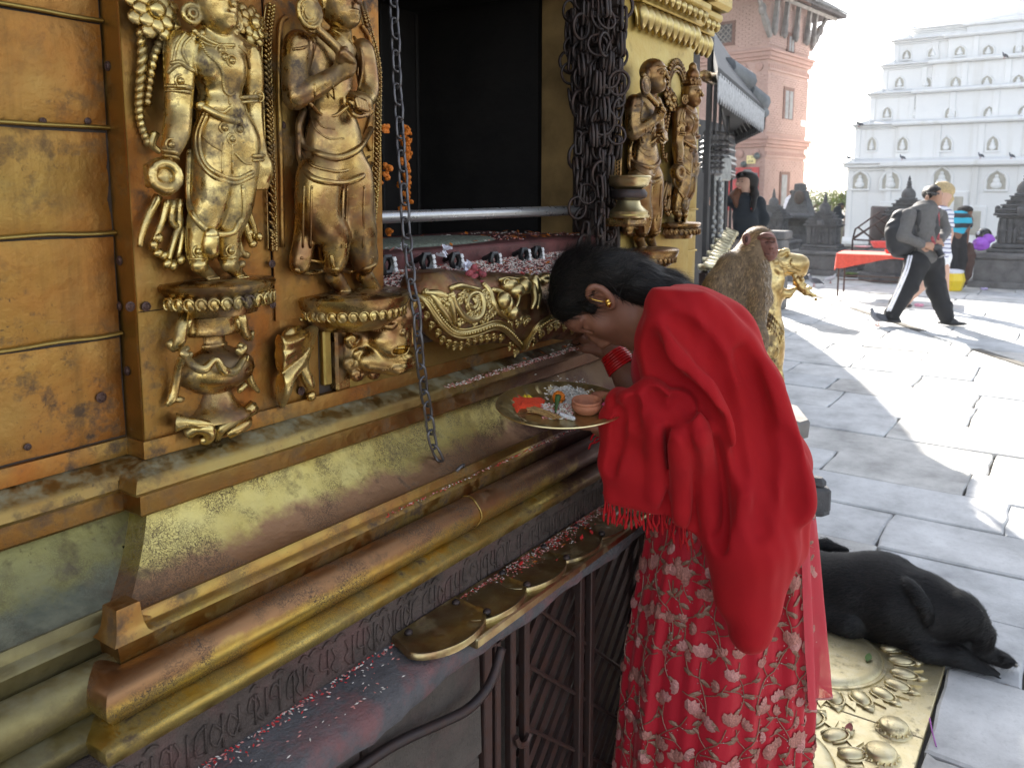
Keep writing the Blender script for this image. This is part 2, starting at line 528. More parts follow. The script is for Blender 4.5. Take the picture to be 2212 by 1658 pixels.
G_plate=gold('gilded_plate',(.54,.355,.10),(.58,.235,.065),.85,.9,.40,4.,.5,streak=.5)
G_panel=gold('gilded_panel',(.50,.32,.095),(.54,.20,.05),.95,1.1,.40,6.,.4,streak=.35)
G_strip=gold('gilded_strip',(.40,.24,.06),(.42,.2,.06),.5,.5,.48,6.,.25)
G_ledge=gold('gilded_ledge',(.50,.36,.12),(.45,.2,.06),.5,1.0,.42,7.,.25,stain=.85,dust=.9)
G_fascia=gold('gilded_fascia',(.34,.20,.06),(.36,.14,.04),.7,1.6,.36,6.,.3,stain=.8)
G_batter=gold('worn_gilded_batter',(.98,.80,.28),(.8,.6,.16),.5,.6,.40,8.,.3,crackle=.9,wear=(2,1.158,1.108,(.37,.215,.12),1.3),stain=.9,dust=.0)
G_batterl=gold('dusty_gilded_batter',(.40,.36,.14),(.3,.3,.16),.6,.9,.5,9.,.3,crackle=.5,wear=(2,1.16,1.10,(.16,.17,.13),1.2),dust=.6)
G_lip=gold('gilded_lip',(.64,.44,.11),(.5,.22,.08),.8,1.4,.36,9.,.2,crackle=.6,stain=1.)
G_torus=gold('worn_gilded_torus',(.82,.58,.14),(.7,.3,.09),.5,.5,.34,9.,.15,crackle=1.,wear=(2,1.026,1.060,(.29,.155,.075),1.1),stain=1.)
G_ridge=gold('gilded_ridge',(.86,.64,.18),(.55,.32,.1),.6,1.3,.36,9.,.2,crackle=.6,stain=.95)
G_dusty=gold('dust_covered_gilding',(.46,.38,.16),(.26,.22,.12),.7,1.6,.55,9.,.3,dust=.45)
G_under=gold('dark_gilded_ground',(.34,.20,.08),(.28,.08,.05),.8,1.6,.42,30.,.3)
G_fig=gold('gilded_figure',(.92,.70,.27),(.55,.30,.10),.55,1.5,.24,16.,.22)
G_monk=gold('rubbed_gilded_figure',(.78,.54,.18),(.30,.13,.07),.85,1.5,.25,14.,.22)
G_apron=gold('gilded_apron',(.85,.66,.28),(.5,.32,.1),.3,.35,.34,14.,.1,stain=0.)
G_pale=gold('pale_gilded_block',(.62,.46,.14),(.6,.36,.1),.4,.3,.42,5.,.3)
G_shut=None
BRASS=gold('polished_brass',(1.,.84,.45),(.9,.7,.32),.3,.3,.36,18.,.05)
BRASS_PL=gold('brass_plate',(.70,.58,.28),(.42,.22,.12),.8,1.,.32,16.,.2)
BRASS_GR=gold('floor_brass',(1.,.86,.52),(.85,.70,.38),.4,.5,.46,12.,.2)
def iron(name,col=(.05,.045,.045),rough=.5,rust=.4):
 m=Mat(name);f=m.noise(40,6,.7)
 c=m.mix(m.ramp(f,(.45,0),(.7,rust)),col,(.10,.045,.028))
 m.set(Base_Color=c,Metallic=.75,Roughness=m.math('ADD',m.math('MULTIPLY',f,.3),rough-.15));m.bump(m.noise(160,4),.2,.002)
 return m.m
IRON=iron('chain_iron',(.12,.115,.12),.42,.2)
IRON_D=iron('dark_iron',(.05,.04,.04),.5,.5)
G_lion=gold('lion_gilding',(.92,.70,.32),(.55,.32,.10),.7,1.6,.3,18.,.2)
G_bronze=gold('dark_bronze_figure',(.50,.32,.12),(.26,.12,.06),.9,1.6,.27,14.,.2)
ROOM_DARK=plain('room_shade_black',(.010,.008,.007),.7,var=.5,sc=10,bump=.3)  # near-black: the darkness of the unlit room put into its colour
IRON_C=iron('blackened_chain',(.045,.036,.034),.5,.45)
IRON_R=iron('rusty_iron',(.085,.055,.05),.55,.8)
STEEL=iron('worn_steel',(.45,.45,.46),.3,.05)
G_shut=plain('dull_gilded_reveal',(.32,.205,.08),.55,.3,var=.4,sc=9,bump=.4)
WOOD_D=plain('dark_carved_wood',(.035,.022,.016),.6,var=.5,sc=14,bump=.3)
WOOD_G=plain('grey_weathered_wood',(.16,.15,.14),.8,var=.35,sc=10,bump=.3)
WOOD_T=plain('black_temple_wood',(.022,.02,.02),.6,var=.5,sc=9,bump=.3)
RED_RISER=plain('tika_stained_sill',(.10,.03,.028),.6,var=.5,sc=25,bump=.4)
def stone(name,col,rough=.85,stain=0.,sc=6.,bump=.5,spk=.3):
 m=Mat(name);f=m.noise(sc,6,.65)
 c=m.ramp(f,(.28,tuple(v*.6 for v in col)),(.5,col),(.75,tuple(min(.8,v*1.35) for v in col)))
 c=m.mix(m.math('MULTIPLY',m.ramp(m.noise(sc*14,4,.7),(.55,0),(.7,1)),spk),c,tuple(v*.45 for v in col))
 if stain:c=m.mix(m.ramp(m.noise(11,5,.7),(.48,0),(.66,stain)),c,(.25,.09,.085))
 m.set(Base_Color=c,Roughness=rough,Specular_IOR_Level=.3)
 m.bump(m.math('ADD',m.noise(sc*5,6,.65),m.math('MULTIPLY',m.noise(sc*30,4),.35)),bump,.012)
 return m.m
ST_SLAB=stone('tika_stained_stone',(.10,.095,.10),.75,.6,9.,.6,.5)
ST_CARV=stone('grimy_carved_stone',(.10,.075,.065),.8,.25,14.,.7,.5)
ST_WALL=stone('dark_plinth_stone',(.085,.07,.06),.85,.15,8.,.7,.4)
ST_CHAI=stone('grey_chaitya_stone',(.095,.095,.098),.8,0,8.,.5,.4)
ST_PLIN=stone('grey_plinth_stone',(.14,.136,.135),.85,0,5.,.5,.3)
FLAG=[stone('flagstone_%s'%n_,c_,.8,0,3.,.35,.25) for n_,c_ in(('grey',(.46,.462,.462)),('pale',(.48,.48,.475)),('blue',(.43,.438,.445)),('warm',(.44,.43,.41)))]
GROUT=stone('joint_dirt',(.14,.13,.115),.95,0,12.,.4,.4)
# =================================================================== SHRINE
YF,XL,XR,YR=1.024,0.610,2.460,1.065  # front wall plane, its two corners, the set-back wall plane
XE,XO=2.625,0.445
shrine=thing('shrine','gilded shrine with dark window, gold wall plates and stepped copper mouldings','shrine',(1.535,1.5,0))
def wavy(a,b,step=.035):
 n=max(2,int(abs(b-a)/step));return np.linspace(a,b,n)
def moulding(name,prof,mat,amp=.0009,x0=-.1,seed=0,part=None,left_mat=None,smooth=R(40),xr=None):
 """profile of (d, z) swept round the plan of the shrine, mitred at the corners"""
 plan=[]
 for x in wavy(x0,XL):plan.append((x,YR,0,-1))
 plan[-1]=(XL,YR,-1,-1)
 plan.append((XL,YF,-1,-1))
 for x in wavy(XL,XR)[1:-1]:plan.append((x,YF,0,-1))
 plan.append((XR,YF,1,-1));plan.append((XR,YR,1,-1));plan.append((XE,YR,1,-1));plan.append((XE,1.9,1,0));plan.append((XE,2.6,1,0))
 G=[]
 for(d,z) in prof:
  row=[]
  for(x,y,sx,sy) in plan:
   row.append((x+sx*d,y+sy*d,z))
  G.append(row)
 G=np.array(G)
 nz=noise3(G.reshape(-1,3),9,seed).reshape(G.shape[:2])
 G[:,:,2]+=nz*amp;G[:,:,1]+=noise3(G.reshape(-1,3),7,seed+1).reshape(G.shape[:2])*amp
 mb=MB();nl=len(wavy(x0,XL))-1
 mb.grid(G)
 mi=None
 if left_mat is not None:
  W=G.shape[1];mi=np.array([1 if(q[0]%W)<nl else 0 for q in mb.f])
 v,f=mb.out();f=[q[::-1]for q in f]
 return obj(name,(v,f),[mat,left_mat]if left_mat is not None else mat,shrine,smooth=smooth,mi=mi)
moulding('base_strip',[(-.01,1.287),(.0035,1.286),(.0045,1.284),(.0045,1.262),(-.01,1.2615)],G_panel,.0006,seed=1)
moulding('ledge',[(-.01,1.2625),(.004,1.2615),(.029,1.249),(.034,1.245),(.036,1.241),(.0395,1.231),(.037,1.226),(.012,1.2235),(-.01,1.223)],G_ledge,.0012,seed=2)
moulding('fascia',[(-.01,1.2228),(.027,1.2222),(.028,1.219),(.0285,1.197),(.025,1.193),(-.01,1.191)],G_fascia,.0008,seed=3)
bat=[(-.01,1.1905),(.009,1.189)]+[(.010+.086*t**1.25,1.187-.083*(1-(1-t)**1.35)) for t in np.linspace(0,1,12)]
moulding('batter',bat,G_batter,.0012,seed=4,left_mat=G_batterl)
moulding('lip',[(.080,1.1035),(.0965,1.1045),(.0985,1.109),(.1035,1.110),(.106,1.107),(.1085,1.0965),(.112,1.094),(.1200,1.0905),(.1225,1.087),(.121,1.083),(.1135,1.047),(.108,1.0435),(.06,1.043)],G_lip,.0009,seed=5,left_mat=G_dusty)
tor=[(.06,1.0425),(.112,1.044),(.118,1.056)]+[(.134+.0275*math.cos(a),1.0395+.028*math.sin(a)) for a in np.linspace(2.2,-1.0,14)]+[(.146,1.0105),(.12,1.009)]
moulding('torus',tor,G_torus,.0007,seed=6,smooth=R(60),left_mat=G_dusty)
moulding('ridge',[(.12,1.0085),(.150,1.0075),(.158,1.003),(.1665,1.0005),(.1695,.998),(.1700,.994),(.1655,.978),(.160,.974),(.10,.973)],G_ridge,.0008,seed=7,left_mat=G_dusty)
# seam ring on the torus at px 1028
sx_=gy(1026,1130,.875)[0]
mb=MB();mb.tube([(sx_+.002*math.sin(i),YF-.134-.0285*math.cos(a),1.0395+.029*math.sin(a)) for i,a in enumerate(np.linspace(2.1,-1.0,12))],.0018,6);mb.o('seam_ring',G_ridge,shrine,smooth=True)
# upturned horn at the corner of the lip
hc=np.array([XL-.104,YF-.104,1.105])
mb=MB();mb.lathe([(r_,hc[2]+z_) for r_,z_ in((.0345,-.014),(.0285,-.009),(.0245,0),(.0222,.012),(.0212,.0245),(.0200,.0262),(.001,.0268))],(hc[0]-.001,hc[1]-.001,0),4,a0=math.pi/4)
mb.tube([(hc[0]+.012,hc[1],hc[2]+.002),(hc[0]+.022,hc[1],hc[2]-.006),(hc[0]+.042,hc[1],hc[2]-.010)],[.012,.0075,.003],8);mb.o('corner_horn',G_lip,shrine,smooth=R(25))
# copper patch beside the horn
# ---- carved stone strip with relief script, slab, plinth
mb=MB();mb.box((-.6,YF-.152,.894),(2.63,1.3,.9725),.002);mb.o('carved_band',ST_CARV,shrine)
def script_band():
 mb=MB();x=.30;r=random.Random(3);y=YF-.1535
 while x<1.65:
  w=r.uniform(.018,.026);z0,z1=.903,.962
  if r.random()<.8:mb.tube([(x,y,z0+r.uniform(0,.012)),(x,y-.001,z1-.01)],.0016,5)
  k=r.randrange(5)
  if k==0:P=[(x,z1-.02),(x-w*.35,z1-.012),(x-w*.6,z1-.028),(x-w*.2,z1-.034)]
  elif k==1:P=[(x,z1-.012),(x-w*.5,z1-.02),(x-w*.6,z0+.014),(x-w*.15,z0+.01)]
  elif k==2:P=[(x-w*.65,z1-.012),(x-w*.4,z1-.03),(x-w*.7,z1-.04),(x-w*.3,z0+.006)]
  elif k==3:P=[(x-w*.1,z1-.03),(x-w*.5,z1-.018),(x-w*.7,z1-.036),(x-w*.35,z1-.05),(x,z1-.036)]
  else:P=[(x,z0+.02),(x-w*.6,z0+.025),(x-w*.5,z1-.01)]
  mb.tube(spline([(a,y,b) for a,b in P],9),.0017,5)
  if r.random()<.5:mb.tube(spline([(x-w*.4,y,z1-.004),(x,y-.001,z1+.003),(x+w*.4,y,z1-.003)],7),.0016,5)
  x+=w
 mb.o('carved_script',ST_CARV,shrine,smooth=True)
script_band()
ZS=.898
def slab():
 r=np.random.default_rng(5);xs=np.linspace(-.6,2.72,110);G=[]
 e=.007*noise3(np.stack([xs,xs*0,xs*0],1),11,3)+.004*noise3(np.stack([xs,xs*0,xs*0],1),40,4)
# a bite out of the front edge where the brass begins
 e=e-.012*np.exp(-((xs-.97)/.05)**2)
 for i,(y,z) in enumerate(((.90,ZS),(.85,ZS),(.812,ZS-.001),(.784,ZS-.004),(.773,ZS-.014),(.770,ZS-.032),(.775,ZS-.047),(.79,ZS-.052),(.90,ZS-.052))):
  w=1 if 2<=i<=7 else 0
  G.append(np.stack([xs,y-e*w,z+.0025*noise3(np.stack([xs,np.full_like(xs,y),xs*0],1),16,9)],1))
 mb=MB();mb.grid(np.array(G));v,f=mb.out()
 obj('stone_slab',(v,[q[::-1]for q in f]),ST_SLAB,shrine,smooth=R(50))
slab()
# plinth stones below the slab (left of the grille) and behind it the dark niche
for j,(z0,z1) in enumerate(((.0,.2),(.204,.42),(.424,.64),(.644,.842))):
 x=-.6+(j%2)*.17
 while x<1.07:
  w=.26+.12*rng.random();x1=min(x+w,1.075)
  mb=MB();mb.box((x,.80+.006*rng.random(),z0),(x1-.004,.95,z1),.006,jit=.0012);mb.o('plinth_stone',ST_WALL,shrine,smooth=False)
  x=x1
mb=MB();mb.box((-.58,.83,0),(1.07,1.2,.845));mb.box((1.07,1.19,0),(2.6,1.25,.845));mb.box((2.45,.80,0),(2.63,1.2,.845));mb.box((1.07,.805,0),(2.45,1.2,.06));mb.o('plinth_core',ST_WALL,shrine)
# ---- iron grille under the slab
def grille():
 x0,x1=1.085,2.42;y=.808
 mb=MB()
 mb.box((x0-.012,y-.010,.06),(x0+.012,y+.012,.842),.002);mb.box((x0,y-.008,.826),(x1,y+.010,.843),.002);mb.o('grille_frame',IRON_R,shrine)
 xs=[1.118,1.166,1.212,1.42,1.465,1.72,1.76]
 for x in xs:
  mb=MB();mb.box((x-.0085,y-.008,.06),(x+.0085,y+.008,.835),.002);mb.o('grille_bar',IRON_R,shrine)
# slanted flat bars of the lattice, and the thin crossing rods
 for c in np.arange(1.27,2.95,.064):
  t0,t1=max(0.,(c-2.41)/.60),min(1.,(c-1.228)/.60)
  if t1-t0<.08:continue
  a=np.array([c-.60*t0,y+.020,.825-.60*t0]);b=np.array([c-.60*t1,y+.020,.825-.60*t1])
  mb=MB();d=(b-a)/np.linalg.norm(b-a);w=np.array([-d[2],0,d[0]])*.0105
  mb.prism([a-w,a+w,b+w,b-w],(0,.008,0));mb.o('lattice_bar',IRON_R,shrine)
 for k in range(7):
  a=np.array([1.225,y+.006,.80-.13*k+.06]);b=a+[.75,0,-.75*.85]
  if b[2]<.08:b=a+(b-a)*((a[2]-.08)/(a[2]-b[2]))
  if a[2]<.12:continue
  mb=MB();mb.tube([a,b],.0045,6);mb.o('lattice_rod',IRON_R,shrine)
 mb=MB();mb.tube(spline([(1.166,y-.012,.62),(1.175,y-.014,.60),(1.195,y-.014,.592),(1.212,y-.012,.60)],9),.006,6);mb.o('grille_hook',IRON_R,shrine)
grille()
# cable tied under the slab edge
mb=MB();mb.tube(spline([(.70,.79,.815),(.82,.783,.812),(.93,.775,.792),(.985,.768,.786),(1.03,.765,.795),(1.06,.766,.815),(1.085,.77,.845)],30),.0085,8)
cb=mb.o('cable',IRON_D,None,smooth=True);tag(cb,'black cable sagging below the edge of the stone slab','cable')
# ---- gilded wall plates: set-back wall left and right of the front
def plate(name,lo,hi,mat,seed,amp=.002,nx=10,nz=10,flange=.004,axis=1):
 """hammered sheet, bulged and uneven, with a turned-back rim; axis 1: faces -Y, axis 0: faces -X"""
 lo=np.asarray(lo,float);hi=np.asarray(hi,float)
 h,w=(0,2) if axis==1 else(1,2)
 us=np.linspace(0,1,nx);ws=np.linspace(0,1,nz);G=np.zeros((nz+2,nx+2,3))
 U=np.concatenate([[0],us,[1]]);W=np.concatenate([[0],ws,[1]])
 for i,b in enumerate(W):
  for j,a in enumerate(U):
   p=np.zeros(3);p[h]=lo[h]+a*(hi[h]-lo[h]);p[w]=lo[w]+b*(hi[w]-lo[w])
   rim=i in(0,nz+1) or j in(0,nx+1)
   edge=min(a,1-a)*nx,min(b,1-b)*nz
   p[axis]=lo[axis]+(flange if rim else flange*.35*(min(edge)<.5))
   G[i,j]=p
 q=G.reshape(-1,3)
 n=noise3(q,14,seed)*amp+noise3(q,40,seed+50)*amp*.35
 G[:,:,axis]-=n.reshape(G.shape[:2])
 e=noise3(q,30,seed+9).reshape(G.shape[:2])*.0012
 G[:2,:,w]+=e[:2];G[-2:,:,w]+=e[-2:]
 mb=MB();mb.grid(G);v,f=mb.out()
 if axis==0:f=[t[::-1]for t in f]
 return obj(name,(v,f),mat,shrine,smooth=R(35))
def zat(py,px=150):return gy(px,py,YR)[2]
cuts=[zat(-240),zat(40),zat(279),zat(512),zat(741),1.287]
cuts_v=[zat(42),zat(281),zat(514),zat(740)]
screw_me=None
def screw(parent,p,nrm,r=.0042,slot=0.5):
 mb=MB();u,w,d=frame(nrm)
 mb.lathe([(r*1.5,-.0005),(r*1.5,.0006),(r,.0012),(r*.8,.0022),(0.0001,.0024)],p,10,axis=nrm)
 q=np.asarray(p)+d*.0023;s=u*math.cos(slot)+w*math.sin(slot);t=np.cross(d,s)
 mb.prism([q-s*r*.8-t*r*.13,q+s*r*.8-t*r*.13,q+s*r*.8+t*r*.13,q-s*r*.8+t*r*.13],d*.0006)
 return mb.o('screw',IRON_R,parent)
for i in range(5):
 zt,zb=cuts[i],cuts[i+1]
 xs=[XO,XL-.001]if i!=3 else[XO,XO+.008,XL-.001]
 for j in range(len(xs)-1):
  pl=plate('wall_plate',(xs[j]+.001,YR-.001-.0015*(i%2),zb+.0025),(xs[j+1]-.0015,YR,zt-.0022),G_plate,10+i*3+j,.0026,flange=.007)
 if i in(1,4):
  for px in((93,190) if i==1 else(60,)):
   p=gy(px,262 if i==1 else 965,YR-.003);screw(pl,p,(0,-1,0),.003,px)
 if i==4:screw(pl,gy(219,858,YR-.003),(0,-1,0),.005,1.)
 pl=plate('wall_plate',(XR+.001,YR-.001,zb+.0025 if i else zb),(XE-.0015,YR,zt-.0022),G_pale,60+i,.0018,flange=.007)
# lips of the plates catching light: the upper edge of each course is a narrow ledge
for i in range(1,5):
 mb=MB();G=[]
 xs=np.linspace(XO,XL-.001,14)
 wob=noise3(np.stack([xs,xs*0,xs*0+i],1),20,i)*.0020
 for(d,dz) in((.0,.0062),(.0038,.0056),(.0060,.0034),(.0062,.0018),(.0012,.0002)):
  G.append(np.stack([xs,YR-.001-d*(1+20*wob*0),cuts[i]+dz+wob],1))
 mb.grid(np.array(G));v,f=mb.out();obj('plate_lip',(v,[q[::-1]for q in f]),G_pale,shrine,smooth=True)
 mb=MB();mb.box((XR+.002,YR-.006,cuts[i]-.002),(XE,YR,cuts[i]+.003),.0012,jit=.0003);mb.o('plate_lip',G_pale,shrine)
mb=MB();mb.box((XO-.002,YR+.003,1.2),(XL,1.26,3.0));mb.box((XR,YR+.003,1.2),(XE-.001,2.55,3.0));mb.box((XO,1.27,.9),(1.04,2.55,3.0));mb.box((XO,2.5,.9),(XE,2.58,3.0));mb.box((-.6,1.3,0),(XO,2.55,2.9));mb.o('core_wall',WOOD_D,shrine)
mb=MB();mb.box((-.6,YR+.03,1.2),(XO-.004,1.3,2.9),.004);mb.o('outer_wall',G_plate,shrine)
# corner strip (side of the projecting front) and front strip with screws
cs=plate('corner_strip',(XL,YF,1.2625),(XL+.01,YR+.006,2.3),G_strip,31,.0012,4,20,.002,axis=0)
for(x,y) in(A1(712,440),A5(720,215),A5(716,490),A5(765,880),A5(700,1335)):screw(cs,gx(x,y,XL-.001),(-1,0,0),.0045,y)
XS=gy(585,500,YF)[0];XJ=gy(824,500,YF)[0];XJR=2*1.535-XJ
ZSEAM=gy(450,656,YF)[2]
def front_panel(x0,x1,z0,z1,mat,seed,d=0.,name='front_panel'):
 return plate(name,(x0,YF-d,z0),(x1,YF-d+.004,z1),mat,seed,.0010,8,14,.004)
fp1=front_panel(XL,XS-.001,ZSEAM+.001,2.3,G_panel,71)
fp2=front_panel(XL,XS+.012,1.286,ZSEAM-.0005,G_panel,72,-.001)
fp3=front_panel(XS+.001,XJ,gy(700,676,YF)[2],2.3,G_panel,73,.004)
fp4=front_panel(XS+.010,gy(692,800,YF)[0],1.286,gy(700,676,YF)[2]+.004,G_panel,74,-.003)
for(x,y) in(A5(785,492),A5(882,492)):screw(fp1,gy(x,y,YF-.002),(0,-1,0),.0045,x)
for(x,y) in(A2(216,830),A6(135,235),A6(138,480),A5(1640,235)):screw(fp3,gy(x,y,YF-.006),(0,-1,0),.004,x)
screw(fp4,gy(*A6(310,1000),YF),(0,-1,0),.005,2)
mb=MB();mb.box((XL+.006,YF+.006,1.24),(XJ-.002,1.275,3.0));mb.o('jamb_core',WOOD_D,shrine);mb=MB();mb.box((XJR+.002,YF+.006,1.24),(XR-.002,1.275,3.0));mb.o('jamb_core',WOOD_D,shrine)
# posts and carved wood under the sill, left of the apron
x1,x2,x3=gy(692,800,YF)[0],gy(717,800,YF)[0],gy(748,800,YF)[0]
mb=MB();mb.box((x1+.004,YF-.006,1.30),(x2-.004,YF+.01,gy(700,690,YF)[2]),.003);mb.o('slim_post',G_pale,shrine)
mb=MB();mb.box((x2,YF-.012,gy(735,840,YF)[2]),(x3,YF+.01,gy(735,680,YF)[2]),.004);mb.o('slim_post',G_monk,shrine)
# under-sill wall
mb=MB();mb.box((x3+.001,YF+.001,1.262),(XJR+.06,YF+.02,1.45),.001);mb.o('sill_wall',G_pale,shrine)
mb=MB();mb.box((x3+.1,YF-.010,1.335),(XJR-.02,YF+.001,1.445),.003);mb.o('sill_recess',WOOD_D,shrine)
plate('sill_plate',(x3,YF-.002,1.2625),(XJR+.06,YF,1.335),G_pale,81,.0008,20,6,.002)
# right front panels
fp5=front_panel(XJR,XR,1.262,2.3,G_pale,75,.002)
plate('corner_strip',(XR-.0,YF,1.2625),(XR+.002,YR,2.3),G_pale,33,.001,4,14,.002,axis=0)
# ---- window: reveals, lintel, dark room, bar, sill step, eye bolts
ZL=gy(845,560,1.07)[2]  # inner sill
YI=1.27
plate('window_reveal',(XJR-.006,1.165,1.448),(XJR-.005,YI,2.3),G_shut,91,.001,6,14,.002,axis=0)
mb=MB();mb.box((XJR-.014,YF-.004,1.44),(XJR+.001,1.164,2.32),.003);mb.box((XJR-.006,1.155,1.44),(XJR+.001,1.166,2.32),.002)
z=1.46
while z<2.25:
 mb.box((XJR-.021,YF+.004,z),(XJR-.013,1.15,z+.019),.004,jit=.0008);z+=.0235
mb.o('carved_jamb',WOOD_D,shrine)
mb=MB();mb.box((XJ-.004,YF+.008,1.44),(XJ+.004,1.265,2.32),.002);mb.o('carved_jamb',WOOD_D,shrine)
for(x,y) in(A2(890,58),A2(895,650),A2(890,1222)):
 p=gy(x,y,1.05);mb=MB();mb.lathe([(.0062,0),(.0068,.004),(.0065,.02),(.004,.023)],(XJ+.003,1.05,p[2]),10,axis=(1,0,0));mb.o('hinge_pin',STEEL,shrine,smooth=R(40))
mb=MB();mb.box((XJ,1.28,2.16),(XJR,2.5,2.2));mb.box((XJ-.03,1.28,1.3),(XJ-.005,2.4,2.2));mb.box((XJR+.006,YI+.02,1.3),(XJR+.03,2.4,2.2));mb.box((XJ,1.2,1.35),(XJR,2.4,1.47));mb.o('room_lining',ROOM_DARK,shrine)
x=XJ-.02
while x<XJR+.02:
 w=.06+.03*rng.random();mb=MB();mb.box((x,1.72+.008*rng.random(),1.4),(x+w-.004,1.78,2.2),.004);mb.o('back_board',ROOM_DARK,shrine);x+=w
mb=MB();mb.box((XJ-.3,YF-.02,2.19),(XJR+.3,1.3,3.0),.006);mb.o('lintel',G_panel,shrine)
p=gy(828,470,1.10);q=gy(1188,458,1.135)
mb=MB();mb.lathe([(.0118,0),(.0125,.006),(.0125,.93),(.0118,.936)],(XJ-.0,1.115,p[2]),16,axis=(1,0,0));mb.o('window_bar',STEEL,shrine,smooth=R(40))
mb=MB();mb.box((XJR-.03,1.09,1.44),(XJR-.006,1.14,p[2]+.05),.006);mb.ell((XJR-.03,1.115,p[2]+.02),(.022,.02,.03));mb.o('bar_socket',WOOD_D,shrine,smooth=R(40))
# step: inner floor, riser and outer sill
zi=gy(900,540,1.10)[2];zo=gy(900,606,1.03)[2]
mb=MB();mb.box((XJ-.001,1.080,zo-.02),(XJR,1.5,zi),.006,jit=.0);mb.o('inner_sill',RED_RISER,shrine,smooth=R(40))
def sill_z(y):return float(np.interp(y,[.955,.985,1.06,1.10],[1.424,1.442,1.468,1.472]))+.0
mb=MB();xs=np.linspace(XJ-.02,XJR+.02,40);mb.grid(np.array([[(x,y,(sill_z(y) if y>.96 else 1.40)+.0022*math.sin(x*61+y*40)) for x in xs]for y in(.957,.965,.985,1.01,1.035,1.06,1.10)]));v,f=mb.out();obj('outer_sill',(v,f),RED_RISER,shrine,smooth=True)
mb=MB();mb.box((XJ-.02,.975,1.38),(XJR+.02,1.1,1.432));mb.o('sill_block',RED_RISER,shrine)
BLACK=plain('black_enamel',(.012,.012,.013),.3,var=.2)
CHROME=plain('bright_nut',(.75,.75,.76),.22,1.,var=.05)
WHITEP=plain('white_paint_band',(.7,.7,.7),.4)
for px,py in((C1(70,160)),(C1(510,130)),(C1(830,120)),(C1(1260,110)),(C1(1590,60)),(C1(1740,40))):
 p=gy(px,py,1.064);p[1]=1.062
 mb=MB();u=np.array([1,0,0.])
 for a,b in((0,1),):
  ring=[p+np.array([.0135*math.cos(t),-.012,.0165*math.sin(t)]) for t in np.linspace(0,2*math.pi,7)[:-1]]
  mb.tube(ring,.0062,6,closed=True)
 mb.tube([p+[0,.018,0],p+[0,-.008,.012]],.006,6)
 eb=mb.o('eye_bolt',BLACK,shrine,smooth=R(30))
 mb=MB()
 for k in range(3):
  a=math.radians(28-22*k);mb.box((-.0040,-.0040,-.0042),(.0040,.0040,.0042),.0008,rot=roty(math.radians(-25)),org=p+[.0148+.0018*k,-.0155,.0092-.0097*k])
 mb.o('bright_nut',WHITEP,eb)
# entablature and pier capital at the upper right (and mirrored on the left, above the picture)
def cornice(x0,x1,y,seed):
 rr=random.Random(seed)
 mb=MB();mb.box((x0,y-.02,2.085),(x1,1.2,2.115),.006);mb.box((x0-.01,y-.05,2.155),(x1+.012,1.2,2.185),.008);mb.box((x0,y-.028,2.115),(x1,1.2,2.156),.004);mb.box((x0-.015,y-.075,2.188),(x1+.03,1.2,2.25),.012)
 mb.o('cornice',G_pale,shrine,smooth=R(30))
 mb=MB();x=x0+.012
 while x<x1-.004:
  for z0,z1,yy,w in((2.112,2.045,y-.004,.030),(2.150,2.120,y-.032,.020)):
   P=spline([(x,yy,z0),(x,yy-.016,(z0*.6+z1*.4)),(x+.002,yy-.012,z1)],7)
   mb.tube(P,[w*.4,w*.55,w*.62,w*.62,w*.55,w*.42,w*.15],9)
   mb.tube(spline([(x-w*.6,yy,z0),(x-w*.55,yy-.008,(z0+z1)/2),(x-w*.2,yy-.004,z1+.01)],6),w*.16,5)
  x+=.040
 mb.o('leaf_frieze',G_apron,shrine,smooth=True)
cornice(2.05,XR+.004,YF,1);cornice(XR+.006,XE+.012,YR-.012,2);cornice(XO,XL+.5,YF-.01,3)
# shrine roof (above the picture, throws its shade)
mb=MB();mb.prism([(-.9,.62,2.75),(3.1,.62,2.75),(3.1,3.0,2.75),(-.9,3.0,2.75)],(0,0,.5),top=[(.4,1.4,2.85),(2.6,1.4,2.85),(2.6,2.3,2.85),(.4,2.3,2.85)]);mb.o('roof',G_plate,shrine)
